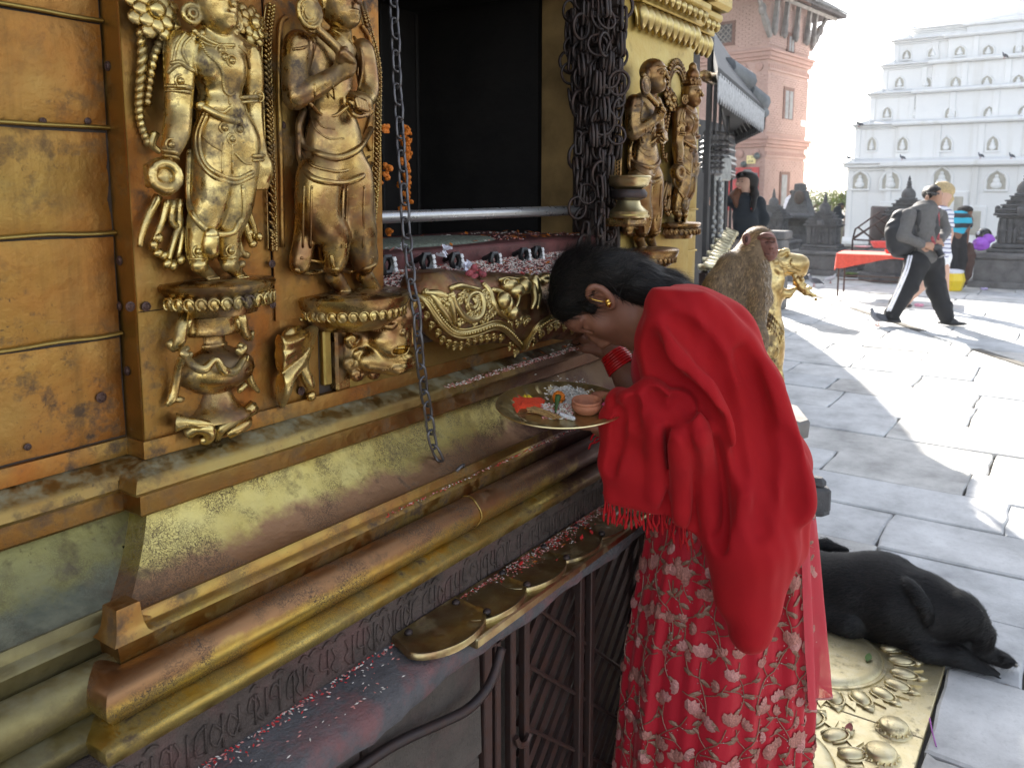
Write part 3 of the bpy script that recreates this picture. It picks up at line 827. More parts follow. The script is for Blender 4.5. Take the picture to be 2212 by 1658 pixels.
# =================================================================== GROUND
mb=MB();g=np.linspace(-1,1,9);gg=np.sign(g)*np.abs(g)**2*160
mb.grid(np.array([[(x+8,y,-.035) for x in gg]for y in gg]));ground=mb.o('ground',GROUT,None);ground['kind']='structure'
ORG['ground']=np.array(ground.location[:])
def flags():
 rr=np.random.default_rng(11)
 xb=[.9,1.45,1.98,2.52,3.045,3.50,3.97,4.44,4.91,5.35]
 while xb[-1]<21:xb.append(xb[-1]+rr.uniform(.42,.62)*(1+.02*xb[-1]))
 n=0
 for i in range(len(xb)-1):
  x0,x1=xb[i],xb[i+1];xm=(x0+x1)/2
  ylo,yhi=.02*xm-1.0,.40*xm+.9
  y=ylo-rr.uniform(0,.5)
  while y<yhi and n<296:
   L=rr.uniform(.55,1.25)*(1+.02*xm);y1=y+L
   if x1<3.06 and y1>.278:
    y1=.276 if y<.2 else None
    if y1 is None:break
# ragged outline with chipped corners
   gp=.004
   P=[]
   A=[(x0+gp,y+gp),(x1-gp,y+gp),(x1-gp,y1-gp),(x0+gp,y1-gp)]
   for k in range(4):
    a=np.array(A[k]);b=np.array(A[(k+1)%4]);m=3 if k%2 else 4
    for t in np.linspace(0,1,m,endpoint=False):
     q=a+(b-a)*t+rr.normal(0,.0045,2)
     if t==0:q+=(np.array([xm,(y+y1)/2])-a)*rr.uniform(.0,.012)
     P.append(q)
   P=np.array(P);c=P.mean(0);z=rr.uniform(-.006,.006)-.004;tl=rr.normal(0,.004,2)
   top=np.column_stack([c+(P-c)*(1-.010/np.linalg.norm(P-c,axis=1,keepdims=True)),z+(P-c)@tl])
   mid=np.column_stack([P,z-.007+(P-c)@tl]);bot=np.column_stack([P,np.full(len(P),-.034)])
   V=np.concatenate([bot,mid,top]);m=len(P);f=[tuple(2*m+k for k in range(m))]
   for r in range(2):
    for k in range(m):f.append((r*m+k,r*m+(k+1)%m,(r+1)*m+(k+1)%m,(r+1)*m+k))
   obj('flagstone',(V,f),FLAG[int(rr.integers(0,4))],ground);n+=1
   y=y1
flags()
# raised drain kerb that crosses the square
p,q=gz(*A8(560,845)),gz(*A8(1900,1290));d=(q-p)/np.linalg.norm(q-p)
mb=MB();w=np.array([-d[1],d[0],0])*.045;t=-6.
k=0
kerb_pts=[]
while t<np.linalg.norm(q-p)+1.5:
 L=.8+.5*random.random();a=p+d*t;b=p+d*(t+L-.015);mb=MB()
 mb.prism([a-w+[0,0,-.02],b-w+[0,0,-.02],b+w+[0,0,-.02],a+w+[0,0,-.02]],(0,0,.030+.006*random.random()));mb.o('kerb_stone',GROUT if k%3 else FLAG[2],ground);t+=L;k+=1
# brass mandala let into the paving beside the woman
mand=thing('mandala_plate','embossed brass floor plate with raised discs and petal bosses under the sleeping dog','floor plate',(2.4,.7,0))
for(x0,x1) in((2.563,3.045),(1.95,2.559),(1.3,1.946)):
 mb=MB();mb.box((x0,.281,-.02),(x1,1.15,.010),.002);mb.o('plate',BRASS_GR,mand)
def lotus_disc(c,r,n,ph):
 c=np.array(c)
 mb=MB();mb.lathe([(r*1.09,0),(r*1.085,.006),(r*1.04,.007),(r*1.03,.005),(r*1.01,.012),(r*.97,.018),(r*.9,.0205),(r*.55,.022),(.001,.0225)],c+[0,0,.0095],48);mb.o('raised_disc',BRASS_GR,mand,smooth=R(50))
 me=None
 for k in range(n):
  a=ph+k*2*math.pi/n;rm=rotz(a)
  mb=MB()
  mb.ell((0,0,0),(.042,.026,.016),12,6);mb.tube([(.048*math.cos(t),.031*math.sin(t),.002) for t in np.linspace(-2.2,2.2,12)],.0035,6)
  mb.prism([(.046,-.022,-.004),(.075,0,-.006),(.046,.022,-.004)],(0,0,.010))
  if me is None:
   v,f=mb.out();me=mesh_of('petal',v,f,BRASS_GR,None,True)
  inst(me,'petal',mand,c+rm@np.array([r*1.33,0,.012]),rm)
  mb=MB();
 tip=None
 for k in range(n):
  a=ph+(k+.5)*2*math.pi/n;rm=rotz(a)
  if tip is None:
   mb=MB();mb.prism([(-.02,-.02,0),(.026,0,0),(-.02,.02,0)],(0,0,.006));v,f=mb.out();tip=mesh_of('petal_tip',v,f,BRASS_GR)
  inst(tip,'petal_tip',mand,c+rm@np.array([r*1.52,0,.0095]),rm)
lotus_disc((2.86,.655,0),.20,20,.1);lotus_disc((2.20,.66,0),.205,20,.0)
for(x,y,r) in((2.553,.361,.043),(2.405,.368,.045),(1.75,.37,.045)):
 mb=MB();mb.lathe([(r*1.25,0),(r*1.2,.004),(r,.006),(r*.96,.020),(r*.8,.026),(.001,.029)],(x,y,.0095),24)
 for k in range(16):
  a=k*math.pi/8;mb.ell((x+r*1.0*math.cos(a),y+r*1.0*math.sin(a),.014),(.007,.005,.009),6,4,rotz(a))
 mb.o('boss',BRASS_GR,mand,smooth=R(50))
# =================================================================== BIG DOME behind the shrine (throws the long shadow)
PLASTER=plain('white_plaster',(.62,.62,.61),.85,var=.08,sc=2,bump=.1)
dome=thing('stupa_dome','huge whitewashed stupa dome rising behind the gilded shrine','dome',(9.05,11.32,0))
mb=MB();mb.lathe([(7.41*math.cos(t),7.41*math.sin(t)) for t in np.linspace(0,math.pi/2-.001,26)],(9.05,11.32,0),72);mb.o('dome_shell',PLASTER,dome,smooth=True)
# =================================================================== BRICK TOWER
def brickmat(name,col):
 m=Mat(name);f=m.noise(1.2,5,.6);g=m.noise(25,3)
 c=m.mix(m.ramp(f,(.35,0),(.7,1)),col,tuple(v*.8 for v in col));c=m.mix(m.ramp(g,(.4,0),(.7,.5)),c,tuple(min(.8,v*1.25) for v in col))
 c=m.mix(m.ramp(m.noise(3,6,.75),(.58,0),(.72,.35)),c,(.3,.27,.25))
 m.set(Base_Color=c,Roughness=.85);m.bump(m.noise(60,4),.3,.01);return m.m
BRICK=brickmat('pink_brick',(.40,.27,.235));BRICK2=brickmat('pink_limewash',(.385,.255,.22));BRICK3=brickmat('red_brick',(.36,.22,.185))
TW=dep(1648,415,27.);TW[2]=0
ta=R(-7);TD=np.array([math.cos(ta),math.sin(ta),0]);TN=np.array([TD[1],-TD[0],0])  # right face runs along TD, faces TN
TL=np.array([-TD[1],TD[0],0])  # left face runs along TL, faces -TD
TM=np.stack([TD,TL,[0,0,1]],1)
def tw(u,l,z):return TW+TD*u+TL*l+np.array([0,0,z])
def twr(px,py):
 p=gpl(px,py,TW,TN)-TW;return p@TD,p[2]
def twl(px,py):
 p=gpl(px,py,TW,TD)-TW;return p@TL,p[2]
WT=twr(1742,250)[0];DL=9.
tower=thing('brick_tower','pink brick tower with carved struts under its wide tiled eaves','tower',TW+[2,3,0])
def tbox(mb,lo,hi,c=0.):mb.box(np.zeros(3)-(np.array(hi)-lo)/2,(np.array(hi)-lo)/2,c,rot=TM,org=TW+TM@((np.array(lo)+hi)/2))
ZT=9.2
mb=MB();tbox(mb,(.02,.02,0),(WT,DL,ZT));mb.o('wall',BRICK2,tower)
z1=twr(1649,108)[1];z2=twr(1643,300)[1]
for zc,tagc in((z1,0),(z2,1)):
 for(dz0,dz1,pr) in((0,.09,.17),(-.14,-.002,.12),(-.24,-.142,.07)):
  mb=MB();tbox(mb,(-pr,-pr,zc+dz0),(WT+pr,DL,zc+dz1),.01);mb.o('string_course',BRICK3,tower)
 for k in range(24):
  u=(k+.5)*WT/24;mb=MB();tbox(mb,(u-.05,-.06,zc-.50),(u+.05,.015,zc-.38),.0);mb.o('dentil',BRICK3,tower)
 mb=MB();tbox(mb,(0,-.05,zc-.56),(WT+.03,.015,zc-.50));mb.o('string_course',BRICK2,tower)
 for k in range(14):
  l=.3+k*.55;c=tw(-.0,l,zc-.45);mb=MB();mb.lathe([(.13,-.02),(.13,.05),(.05,.08)],c,12,axis=-TD);mb.o('roundel',BRICK3,tower)
# bricks
def bricks():
 bw,bh=.235,.0725;me=None;n=0;rest=MB();z=.9;row=0
 while z<ZT-1.6:
  u=-(.12 if row%2 else 0)
  while u<WT-.05:
   u0,u1=max(u,.004),min(u+bw-.012,WT)
   if u1-u0>.05 and not(abs(z-z1+.22)<.42 or abs(z-z2+.22)<.42):
    pr=-.012-.008*random.random()
    if n<150 and u1-u0>.2 and z>2.3:
     if me is None:
      mb=MB();mb.box((-(bw-.012)/2,-.02,-.029),((bw-.012)/2,.02,.029),.004);v,f=mb.out();me=mesh_of('brick',v,f,BRICK)
     inst(me,'brick',tower,tw((u0+u1)/2,pr+.02,z),TM);n+=1
    else:tbox(rest,(u0,pr,z-.029),(u1,.021,z+.029))
   u+=bw
  z+=bh;row+=1
 z=.9;row=0;n=0
 while z<ZT-1.6:
  l=.0+(.12 if row%2 else 0)
  while l<2.6:
   if not(abs(z-z1+.22)<.42 or abs(z-z2+.22)<.42):
    pr=-.006-.006*random.random()
    if n<150 and z>3.2:inst(me,'brick',tower,tw(pr+.02,l+bw/2,z),TM@rotz(R(90)));n+=1
    else:tbox(rest,(pr,l,z-.029),(.021,l+bw-.012,z+.029))
   l+=bw
  z+=bh;row+=1
 rest.o('brickwork',BRICK,tower,kind='stuff')
bricks()
# windows and doors on the right face
GREYD=plain('grey_painted_door',(.20,.21,.22),.7,var=.2,sc=6);FRAME_B=plain('brown_frame',(.13,.06,.045),.7,var=.3)
DARKG=plain('dark_opening',(.03,.03,.035),.6)
def opening(name,a,b,deep=.0):
 (u0,zt),(u1,zb)=twr(*a),twr(*b)
 mb=MB();tbox(mb,(u0,-.045,zb),(u1,.015,zt));fr=mb.o(name,FRAME_B,tower)
 mb=MB();tbox(mb,(u0+.12,-.05,zb+.02),(u1-.1,.01,zt-.12));mb.o('leaf',GREYD,fr)
 mb=MB();um=(u0+u1)/2;tbox(mb,(um-.015,-.062,zb+.02),(um+.015,-.048,zt-.12));mb.o('mullion',FRAME_B,fr)
 for k in range(3):
  zz=zb+(zt-zb)*(k+1)/4;mb=MB();tbox(mb,(u0+.13,-.06,zz-.02),(u1-.11,-.048,zz+.02));mb.o('rail',GREYD,fr)
opening('window',A4(553,575),A4(610,800));opening('window',A4(578,215),A4(620,355));
(u0,zt),(u1,_)=twr(*A4(527,1140)),twr(*A4(583,1300))
mb=MB();tbox(mb,(u0,-.05,0),(u1,.015,zt));dr=mb.o('door',FRAME_B,tower);mb=MB();tbox(mb,(u0+.1,-.06,.02),(u1-.25,.0,zt-.1));mb.o('leaf',GREYD,dr)
(u0,zt),(u1,zb)=twr(*A4(666,798)),twr(*A4(692,842));mb=MB();tbox(mb,(u0,-.03,zb),(u1,.015,zt),.005);mb.o('notice',plain('white_notice',(.75,.75,.72),.7),tower,label='small white notice board on the pink tower')
# left face: lattice window, yellow sign, red painting, lamp, bracket
(l1,zt),(l0,zb)=twl(*A4(90,158)),twl(*A4(231,300))
mb=MB();tbox(mb,(-.04,l0,zb),(.015,l1,zt));fr=mb.o('lattice_window',FRAME_B,tower,label='dark lattice window high on the tower')
mb=MB();tbox(mb,(-.05,l0+.1,zb+.1),(.0,l1-.1,zt-.1));mb.o('pane',DARKG,fr)
LAT=plain('lattice_grey',(.24,.22,.21),.8)
for s_ in(-1,1):
 for k in range(-9,10):
  lm,zm=(l0+l1)/2+k*.19,(zb+zt)/2;w2,h2=(l1-l0)/2-.1,(zt-zb)/2-.1
  t0,t1=-h2,h2
# clip to the opening
  pts=[(lm+s_*t-(l0+l1)/2,t) for t in np.linspace(t0,t1,60)];pts=[q_ for q_ in pts if abs(q_[0])<=w2]
  if len(pts)<6:continue
  mb=MB();mb.tube([tw(-.065-.01*s_,(l0+l1)/2+q_[0],zm+q_[1]) for q_ in(pts[0],pts[-1])],.018,4);mb.o('lattice_bar',LAT,fr)
SIGNY=plain('cream_yellow_sign',(.72,.62,.30),.7,var=.05);INK=plain('dark_green_lettering',(.07,.09,.05),.7)
D1=tr(.09767,1538.4,269.9)  # (2850,500)-(3150,800)
(l1,zt),(l0,zb)=twl(*D1(770,680)),twl(*D1(960,860))
sgn=thing('wall_sign','cream yellow lettered square sign on the pink tower wall','sign',tw(0,(l0+l1)/2,zb))
mb=MB();tbox(mb,(-.06,l0,zb),(-.02,l1,zt),.008);mb.o('board',SIGNY,sgn)
def text_part(name,txt,parent,org,ux,uz,size,mat,depth=.004):
 cu=bpy.data.curves.new('lettering','FONT');cu.body=txt;cu.size=size;cu.extrude=depth;cu.align_x='CENTER';cu.align_y='CENTER';cu.resolution_u=2
 t=bpy.data.objects.new('lettering',cu);COL.objects.link(t)
 dg=bpy.context.evaluated_depsgraph_get();me=bpy.data.meshes.new_from_object(t.evaluated_get(dg));me.name=name
 bpy.data.objects.remove(t)
 v=np.zeros(len(me.vertices)*3);me.vertices.foreach_get('co',v);v=v.reshape(-1,3);ux=np.asarray(ux,float);uz=np.asarray(uz,float);n=np.cross(ux,uz)
 v=np.asarray(org,float)+v[:,:1]*ux+v[:,1:2]*uz+v[:,2:]*n-ORG.get(parent.name,0)
 me.vertices.foreach_set('co',v.ravel());me.materials.clear();me.materials.append(mat);me.update()
 o=link(name,me,parent);ORG[o.name]=ORG.get(parent.name,np.zeros(3));return o
for k,tx in enumerate(('LEFT','EXIT')):
 pass
zc=(zt+zb)/2;lc=(l0+l1)/2;hh=(zt-zb)
text_part('lettering','L  TF',sgn,tw(-.065,lc,zc+hh*.22),-TL,(0,0,1),hh*.36,INK)
text_part('lettering','EDR',sgn,tw(-.065,lc,zc-hh*.22),-TL,(0,0,1),hh*.36,INK)
REDP=plain('faded_red_paint',(.42,.06,.06),.7,var=.3,sc=4);
(l1,zt),(l0,zb)=twl(*D1(380,950)),twl(*D1(1020,1560))
mb=MB();tbox(mb,(-.05,l0,zb-.5),(-.008,l1+.4,zt),.008);ban=mb.o('red_banner',REDP,None);tag(ban,'faded red painted panel with grey marks on the pink tower wall','banner')
for(a,b) in((D1(470,990),D1(560,1020)),(D1(700,985),D1(880,1015)),(D1(430,1110),D1(530,1210)),(D1(930,1060),D1(1010,1120))):
 (la,za),(lb,zb_)=twl(*a),twl(*b);mb=MB();tbox(mb,(-.06,lb,zb_),(-.045,la,za),.004);mb.o('painted_mark',plain('slate_mark',(.12,.13,.14),.8),ban)
for(q,nm,lab) in((D1(718,875),'round_lamp','dark round lamp left below the cream sign on the tower'),(D1(1010,690),'round_lamp','small dark round lamp at the corner beside the cream sign')):
 l,z=twl(*q);mb=MB();mb.lathe([(.02,0),(.07,.04),(.11,.1),(.1,.14),(.02,.24)],tw(0,l,z),14,axis=-TD);tag(mb.o(nm,plain('grey_lamp',(.1,.12,.12),.5),None,smooth=R(40)),lab,'lamp')
# roof and struts
TILE=plain('grey_roof_tile',(.14,.15,.16),.8,var=.35,sc=6,bump=.3);TIMB=plain('grey_tower_timber',(.19,.175,.165),.8,var=.35,sc=5,bump=.2);TIMBD=plain('dark_tower_timber',(.085,.08,.085),.8,var=.3,sc=5)
OV=1.75;ze=0
p_e=gpl(*A4(975,125),TW+TD*(WT+OV),TD);ze=p_e[2]
ov_r=abs((p_e-TW)@TN)
OVR=ov_r
ZEV=ze
apex=tw(WT/2,DL/2,ZEV+3.4)
cor=[tw(-OV,-OVR,ZEV),tw(WT+OV,-OVR,ZEV),tw(WT+OV,DL+OVR,ZEV),tw(-OV,DL+OVR,ZEV)]
inn=[tw(0,0,ZEV+1.2),tw(WT,0,ZEV+1.2),tw(WT,DL,ZEV+1.2),tw(0,DL,ZEV+1.2)]
mb=MB()
for k in range(4):
 a,b=cor[k],cor[(k+1)%4];mb.add([a,b,apex,a+[0,0,.12],b+[0,0,.12],apex+[0,0,.15]],[(0,2,1),(3,4,5),(0,1,4,3)])
mb.o('roof',TIMBD,tower)
for side in(0,3):
 a,b=cor[side],cor[(side+1)%4];e=b-a;L=np.linalg.norm(e);e/=L;up_=apex-(a+b)/2
 for r in range(7):
  f=r/10.;
  n=int(L*(1-f)/.34)
  for k in range(n):
   if side==3 and k<n-14:continue
   p=a+(apex-a)*f+e*(k+.5)*(L*(1-f)/n)+[0,0,.14+.02*(k%2)]
   q=up_/np.linalg.norm(up_)
   mb=MB();w=e*.16;h=q*.62;mb.prism([p-w-q*.12,p+w-q*.12,p+w+h,p-w+h],np.cross(e,q)*-.045 if np.cross(e,q)[2]<0 else np.cross(e,q)*.045);mb.o('roof_tile',TILE,tower)
for(a,b) in((cor[0],cor[1]),(cor[3],cor[0])):
 mb=MB();i_=(tw(WT/2,DL/2,ZEV)-(a+b)/2);i_/=np.linalg.norm(i_);off_=i_*.38+np.array([0,0,.02])
 mb.tube([a+off_,b+off_],.085,4);mb.o('eave_beam',TIMB,tower)
for u in(.05,.8,1.7,2.6,WT-.1):
 p=tw(u,-.05,z1+.55);q=tw(u+.15,-OVR+.5,ZEV+.05);w=TD*.07
 mb=MB();n_=np.cross(TD,(q-p));n_/=np.linalg.norm(n_);mb.prism([p-w,p+w,q+w*.7,q-w*.7],n_*.14);mb.ell(p+(q-p)*.12+n_*.1,(.09,.1,.22));mb.ell(p+(q-p)*.3+n_*.1,(.07,.09,.2));st=mb.o('roof_strut',TIMB,tower)
for l in(2.2,4.6):
 p=tw(-.05,l,z1+.55);q=tw(-OV+.4,l,ZEV+.05);w=TL*.1
 mb=MB();n_=np.cross(TL,(q-p));n_/=np.linalg.norm(n_);mb.prism([p-w,p+w,q+w,q-w],-n_*.14);mb.ell(p+(q-p)*.12,(.1,.12,.22));mb.o('roof_strut',TIMBD,tower)
for(pu,pl_,qu,ql) in((-.03,-.03,-OV+.5,-OVR+.5),(WT+.02,-.02,WT+OV-.5,-OVR+.5),(WT+.02,1.2,WT+OV-.4,1.3)):
 p=tw(pu,pl_,z1+.45);q=tw(qu,ql,ZEV+.1);mb=MB();mb.tube([p,p+(q-p)*.3,p+(q-p)*.6,q],[.09,.13,.08,.08],6);mb.ell(p+(q-p)*.55,(.13,.13,.2));mb.o('roof_strut',TIMB,tower)
# =================================================================== WHITE TIERED STUPA
LIME=Mat('limewash')
_f=LIME.noise(.8,6,.7);_g=LIME.noise(1.0,5,.6,v=LIME.P((3,3,.25)))
_c=LIME.mix(LIME.ramp(_f,(.35,0),(.7,.6)),(.74,.74,.735),(.66,.665,.67));_c=LIME.mix(LIME.ramp(_g,(.55,0),(.72,.45)),_c,(.50,.48,.43));_c=LIME.mix(LIME.ramp(LIME.noise(4,6,.75),(.66,0),(.74,.3)),_c,(.38,.34,.26))
LIME.set(Base_Color=_c,Roughness=.9);LIME.bump(LIME.noise(9,5),.3,.03);LIME=LIME.m
LIMED=plain('dark_recess_limewash',(.40,.38,.33),.9,var=.15,sc=4)  # darker limewash: shade of the niche recesses put into the colour
X0=26.45
stupa=thing('white_stupa','whitewashed stepped stupa with rows of arched niches','stupa',(30,0,0))
YEND=-9.
lev=[(1830,560,352),(1850,340,270),(1882,262,203),(1909,194,142),(1934,134,88),(1965,80,64)]
zprev=0.;tiers=[]
for i,(lx,yb,yt) in enumerate(lev):
 Xi=X0+.62*i
 yl=gx(lx,(yb+yt)/2,Xi)[1];zt=gx(lx,yt,Xi)[2]
 tiers.append((Xi,yl,zprev,zt));zprev=zt
def ring(mb,X,yl,z0,z1,out,c=.03):mb.box((X-out,YEND,z0),(X+12,yl+out,z1),c)
for i,(Xi,yl,z0,z1) in enumerate(tiers):
 h=z1-z0;c=.16 if i==0 else.1
 mb=MB();ring(mb,Xi,yl,z0-.05,z1-c,0);mb.o('tier_wall',LIME,stupa)
 for(a,b,o_) in((z1-c*1.6,z1-c,.06),(z1-c,z1-c*.35,.16 if i==0 else.11),(z1-c*.35,z1,.22 if i==0 else.17)):
  mb=MB();ring(mb,Xi,yl,a,b,o_);mb.o('tier_cornice',LIME,stupa)
# weathered slope on top of the ledge
 mb=MB();X2=tiers[i+1][0]if i<5 else Xi+.8
 mb.prism([(Xi-.14,YEND,z1),(X2+.1,YEND,z1),(X2+.1,YEND,z1+.16)],(0,yl-YEND,0));mb.o('ledge_slope',LIME,stupa)
 mb=MB();mb.prism([(Xi,yl+.14,z1),(Xi,tiers[min(i+1,5)][1]-.1,z1),(Xi,tiers[min(i+1,5)][1]-.1,z1+.14)],(10,0,0));mb.o('ledge_slope',LIME,stupa)
 mb=MB();ring(mb,Xi,yl,z0-.02,z0+h*.09,.05);mb.o('tier_base',LIME,stupa)
# projecting middle part of each tier (offset plan)
 mb=MB();mb.box((Xi-.10,YEND,z0-.04),(Xi+1,yl-1.0-.12*i,z1-c),.02);mb.o('tier_wall',LIME,stupa)
 mb=MB();mb.box((Xi-.30+.04*(i>0),YEND,z1-c*.9),(Xi+1,yl-.88-.12*i,z1+.012),.03);mb.o('tier_cornice',LIME,stupa)
# niches
 def niche(px,py,w,hh,arch=True):
  p=gx(px,py,Xi);X=Xi-(.10 if p[1]<yl-1.0-.12*i else 0.)
  p=gx(px,py,X);y,z=p[1],p[2]
  P=[(y-w,z),(y-w,z+hh*.5),(y-w*.72,z+hh*.78),(y,z+hh),(y+w*.72,z+hh*.78),(y+w,z+hh*.5),(y+w,z)]
  mb=MB();mb.tube([(X-.012,a,b) for a,b in P],w*.16,6);nn=mb.o('niche',LIME,stupa,smooth=R(40))
  mb=MB();mb.prism([(X-.012,a,b) for a,b in P],(.02,0,0));mb.o('niche_back',LIMED,nn)  # flat plate, its dark tone stands in for a shaded recess
  mb=MB();mb.ell((X-.03,y,z+hh*.22),(.05,w*.55,hh*.2));mb.ell((X-.03,y,z+hh*.42),(.04,w*.36,hh*.2));mb.ell((X-.03,y,z+hh*.66),(.035,w*.2,hh*.1));mb.o('niche_figure',LIME,nn,smooth=True)
  mb=MB();mb.box((X-.06,y-w*1.1,z-.05),(X+.02,y+w*1.1,z+.005),.01);mb.o('niche_sill',LIME,nn)
 rows=[[(1058,1255),(1262,1255),(1600,1235),(1962,1260),(2260,1262)],[(1138,1000),(1342,1000),(1630,1000),(1938,1000),(2240,1000)],[(1240,785),(1425,785),(1660,785),(1915,785),(2145,780)],[(1322,580),(1497,580),(1695,580),(1900,575),(2110,570)],[(1370,395),(1545,380),(1722,370),(1910,365),(2110,355)],[]][i]
 for k,(zx,zy) in enumerate(rows):
  w=(.26 if i==0 else.16) if k!=0 else(.26 if i==0 else.14);niche(*A4(zx,zy),w,h*(.22 if i==0 else.36))
 for k in range(14):
  y=yl-.02-k*1.1
  if y<YEND+.3 or i==5:break
  X=Xi-(.10 if y<yl-1.0-.12*i else 0)
  mb=MB();mb.box((X-.035,y-.09,z0),(X+.02,y+.07,z1-c),.01);mb.o('pilaster',LIME,stupa)
X1=tiers[5][0]
zc_=tiers[5][3];yc=tiers[5][1]-4.0
mb=MB();mb.lathe([(4.6,zc_-.3),(4.6,zc_+.25),(4.3,zc_+.35),(4.25,zc_+1.0),(4.0,zc_+1.1),(3.9,zc_+2.2),(3.2,zc_+3.4),(2.,zc_+4.2),(.4,zc_+4.6)],(X1+5.4,yc,0),40);mb.o('drum',LIME,stupa,smooth=R(30))
# lower wall panels and blind arches of the base
for(a,b) in((A4(1200,1335),A4(1400,1560)),(A4(1660,1270),A4(1770,1500)),(A4(1700,1365),A4(1890,1560))):
 p,q=gx(*a,X0-.05),gx(*b,X0-.05);mb=MB();mb.box((X0-.15,q[1],max(q[2],.1)),(X0+.02,p[1],p[2]),.02);mb.o('base_panel',LIME,stupa)
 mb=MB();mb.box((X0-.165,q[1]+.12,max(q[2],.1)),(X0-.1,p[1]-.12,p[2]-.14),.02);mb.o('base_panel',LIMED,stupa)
mb=MB();mb.box((X0-.3,YEND,0),(X0+12,tiers[0][1]+.3,.25),.08);mb.o('tier_base',LIME,stupa)
# =================================================================== CHAITYAS
def chaitya(x,y,s,label,z0=0.,plinth=True,rot=0.,name='stone_chaitya'):
 t=thing(name,label,'shrine',(x,y,z0),'small stone chaityas in the square')
 rm=rotz(rot)
 def B(mb,h,a,b,c=.012,hy=None):mb.box((-h*s,-(hy or h)*s,0),(h*s,(hy or h)*s,(b-a)*s),c*s,rot=rm,org=(x,y,z0+(a+b)/2*s))
 if plinth:
  mb=MB();B(mb,.56,0,.10);B(mb,.50,.09,.39);B(mb,.53,.39,.47,.02);mb.o('plinth',ST_PLIN,t)
 mb=MB();B(mb,.38,.465,.52);B(mb,.33,.518,.585,.02);mb.o('steps',ST_CHAI,t)
 mb=MB();B(mb,.245,.58,.93)
 for a in range(4):
  r4=rm@rotz(a*math.pi/2)
  for u in(-.21,-.13,.13,.21):
   mb.box((-.028*s,-.02*s,-.165*s),(.028*s,.02*s,.165*s),.006*s,rot=r4,org=np.array([x,y,z0+.755*s])+r4@np.array([u*s,.25*s,0]))
  mb.box((-.25*s,-.012*s,-.015*s),(.25*s,.012*s,.015*s),.004*s,rot=r4,org=np.array([x,y,z0+.76*s])+r4@np.array([0,.265*s,0]))
 mb.o('body',ST_CHAI,t)
 for a in range(4):
  r4=rm@rotz(a*math.pi/2);q=lambda u,d,z:np.array([x,y,z0+z*s])+r4@np.array([u*s,d*s,0])
  mb=MB();mb.tube([q(-.075,.272,.60),q(-.078,.275,.76),q(-.05,.275,.83),q(0,.275,.865),q(.05,.275,.83),q(.078,.275,.76),q(.075,.272,.60)],.018*s,6);mb.prism([q(-.07,.262,.60),q(.07,.262,.60),q(.07,.262,.78),q(0,.262,.85),q(-.07,.262,.78)],r4@np.array([0,.004,0]));nn=mb.o('niche',ST_CHAI,t,smooth=R(30))
  mb=MB();mb.ell(q(0,.27,.65),(.05*s,)*2+(.035*s,),8,5);mb.ell(q(0,.27,.71),(.032*s,)*2+(.05*s,),8,5);mb.ell(q(0,.275,.785),(.022*s,)*2+(.028*s,),8,5);mb.o('niche_figure',ST_CHAI,nn,smooth=True)
 mb=MB()
 for(h,a,b) in((.30,.925,.955),(.335,.953,.985),(.29,.983,1.02),(.31,1.018,1.045),(.25,1.04,1.08),(.27,1.078,1.10),(.205,1.098,1.14),(.225,1.138,1.16),(.165,1.158,1.20),(.18,1.198,1.215),(.125,1.213,1.25)):B(mb,h,a,b,.012)
 for a in range(4):
  r4=rm@rotz(a*math.pi/2);mb.box((-.07*s,-.03*s,-.06*s),(.07*s,.03*s,.06*s),.02*s,rot=r4,org=np.array([x,y,z0+1.02*s])+r4@np.array([0,.31*s,0]))
 mb.o('stepped_roof',ST_CHAI,t)
 mb=MB();mb.lathe([(.10*s,1.245*s),(.112*s,1.28*s),(.105*s,1.34*s),(.07*s,1.39*s),(.045*s,1.41*s)],(x,y,z0),14);mb.o('dome',ST_CHAI,t,smooth=R(40))
 mb=MB();mb.lathe([(.03*s,1.40*s),(.05*s,1.43*s),(.03*s,1.445*s),(.046*s,1.47*s),(.027*s,1.485*s),(.038*s,1.51*s),(.02*s,1.53*s),(.024*s,1.56*s),(.003,1.62*s)],(x,y,z0),10);mb.o('spire',ST_CHAI,t,smooth=R(40))
 return t
p=dep(1779,500,16.6);chaitya(p[0],p[1],1.0,'grey stone chaitya standing left behind the red covered table')
p=dep(1668,500,18.2);chaitya(p[0],p[1],.98,'small grey chaitya right behind the woman in black',.12)
p=dep(1957,500,16.9);chaitya(p[0],p[1],1.22,'dark stone chaitya rising behind the walking man',-.02)
p=dep(2207,520,14.35);chaitya(p[0],p[1],1.30,'large stone chaitya at the right edge above its stepped plinth',-.02)
# lotus pillar shrine (B)
p=dep(1724,500,19.0);s_=1.05
t=thing('lotus_pillar','grey stone pillar shrine with a broad lotus cushion in front of the tower door','shrine',(p[0],p[1],0))
def sq(name,prof,n=4,a0=math.pi/4,mat=ST_CHAI,k=1.):
 mb=MB();mb.lathe([(r*k,z) for r,z in prof],(p[0],p[1],0),n,a0=a0);return mb.o(name,mat,t,smooth=R(35))
sq('plinth',[(.80,0),(.80,.2),(.62,.2),(.62,.42),(.50,.42),(.48,.60),(.42,.66)]);sq('neck',[(.34,.65),(.30,.85),(.40,.97)])
sq('lotus_cushion',[(.36,.96),(.50,.99),(.56,1.05),(.56,1.10),(.48,1.14),(.30,1.15)],20,0);sq('bell',[(.42,1.148),(.36,1.22),(.30,1.38),(.26,1.48)]);sq('top_block',[(.24,1.475),(.22,1.62),(.24,1.64),(.16,1.66),(.15,1.80),(.05,1.82)])
mb=MB();mb.ell((p[0]-.25,p[1]-.05,1.50),(.05,.12,.16));mb.o('niche',ST_WALL,t,smooth=True)
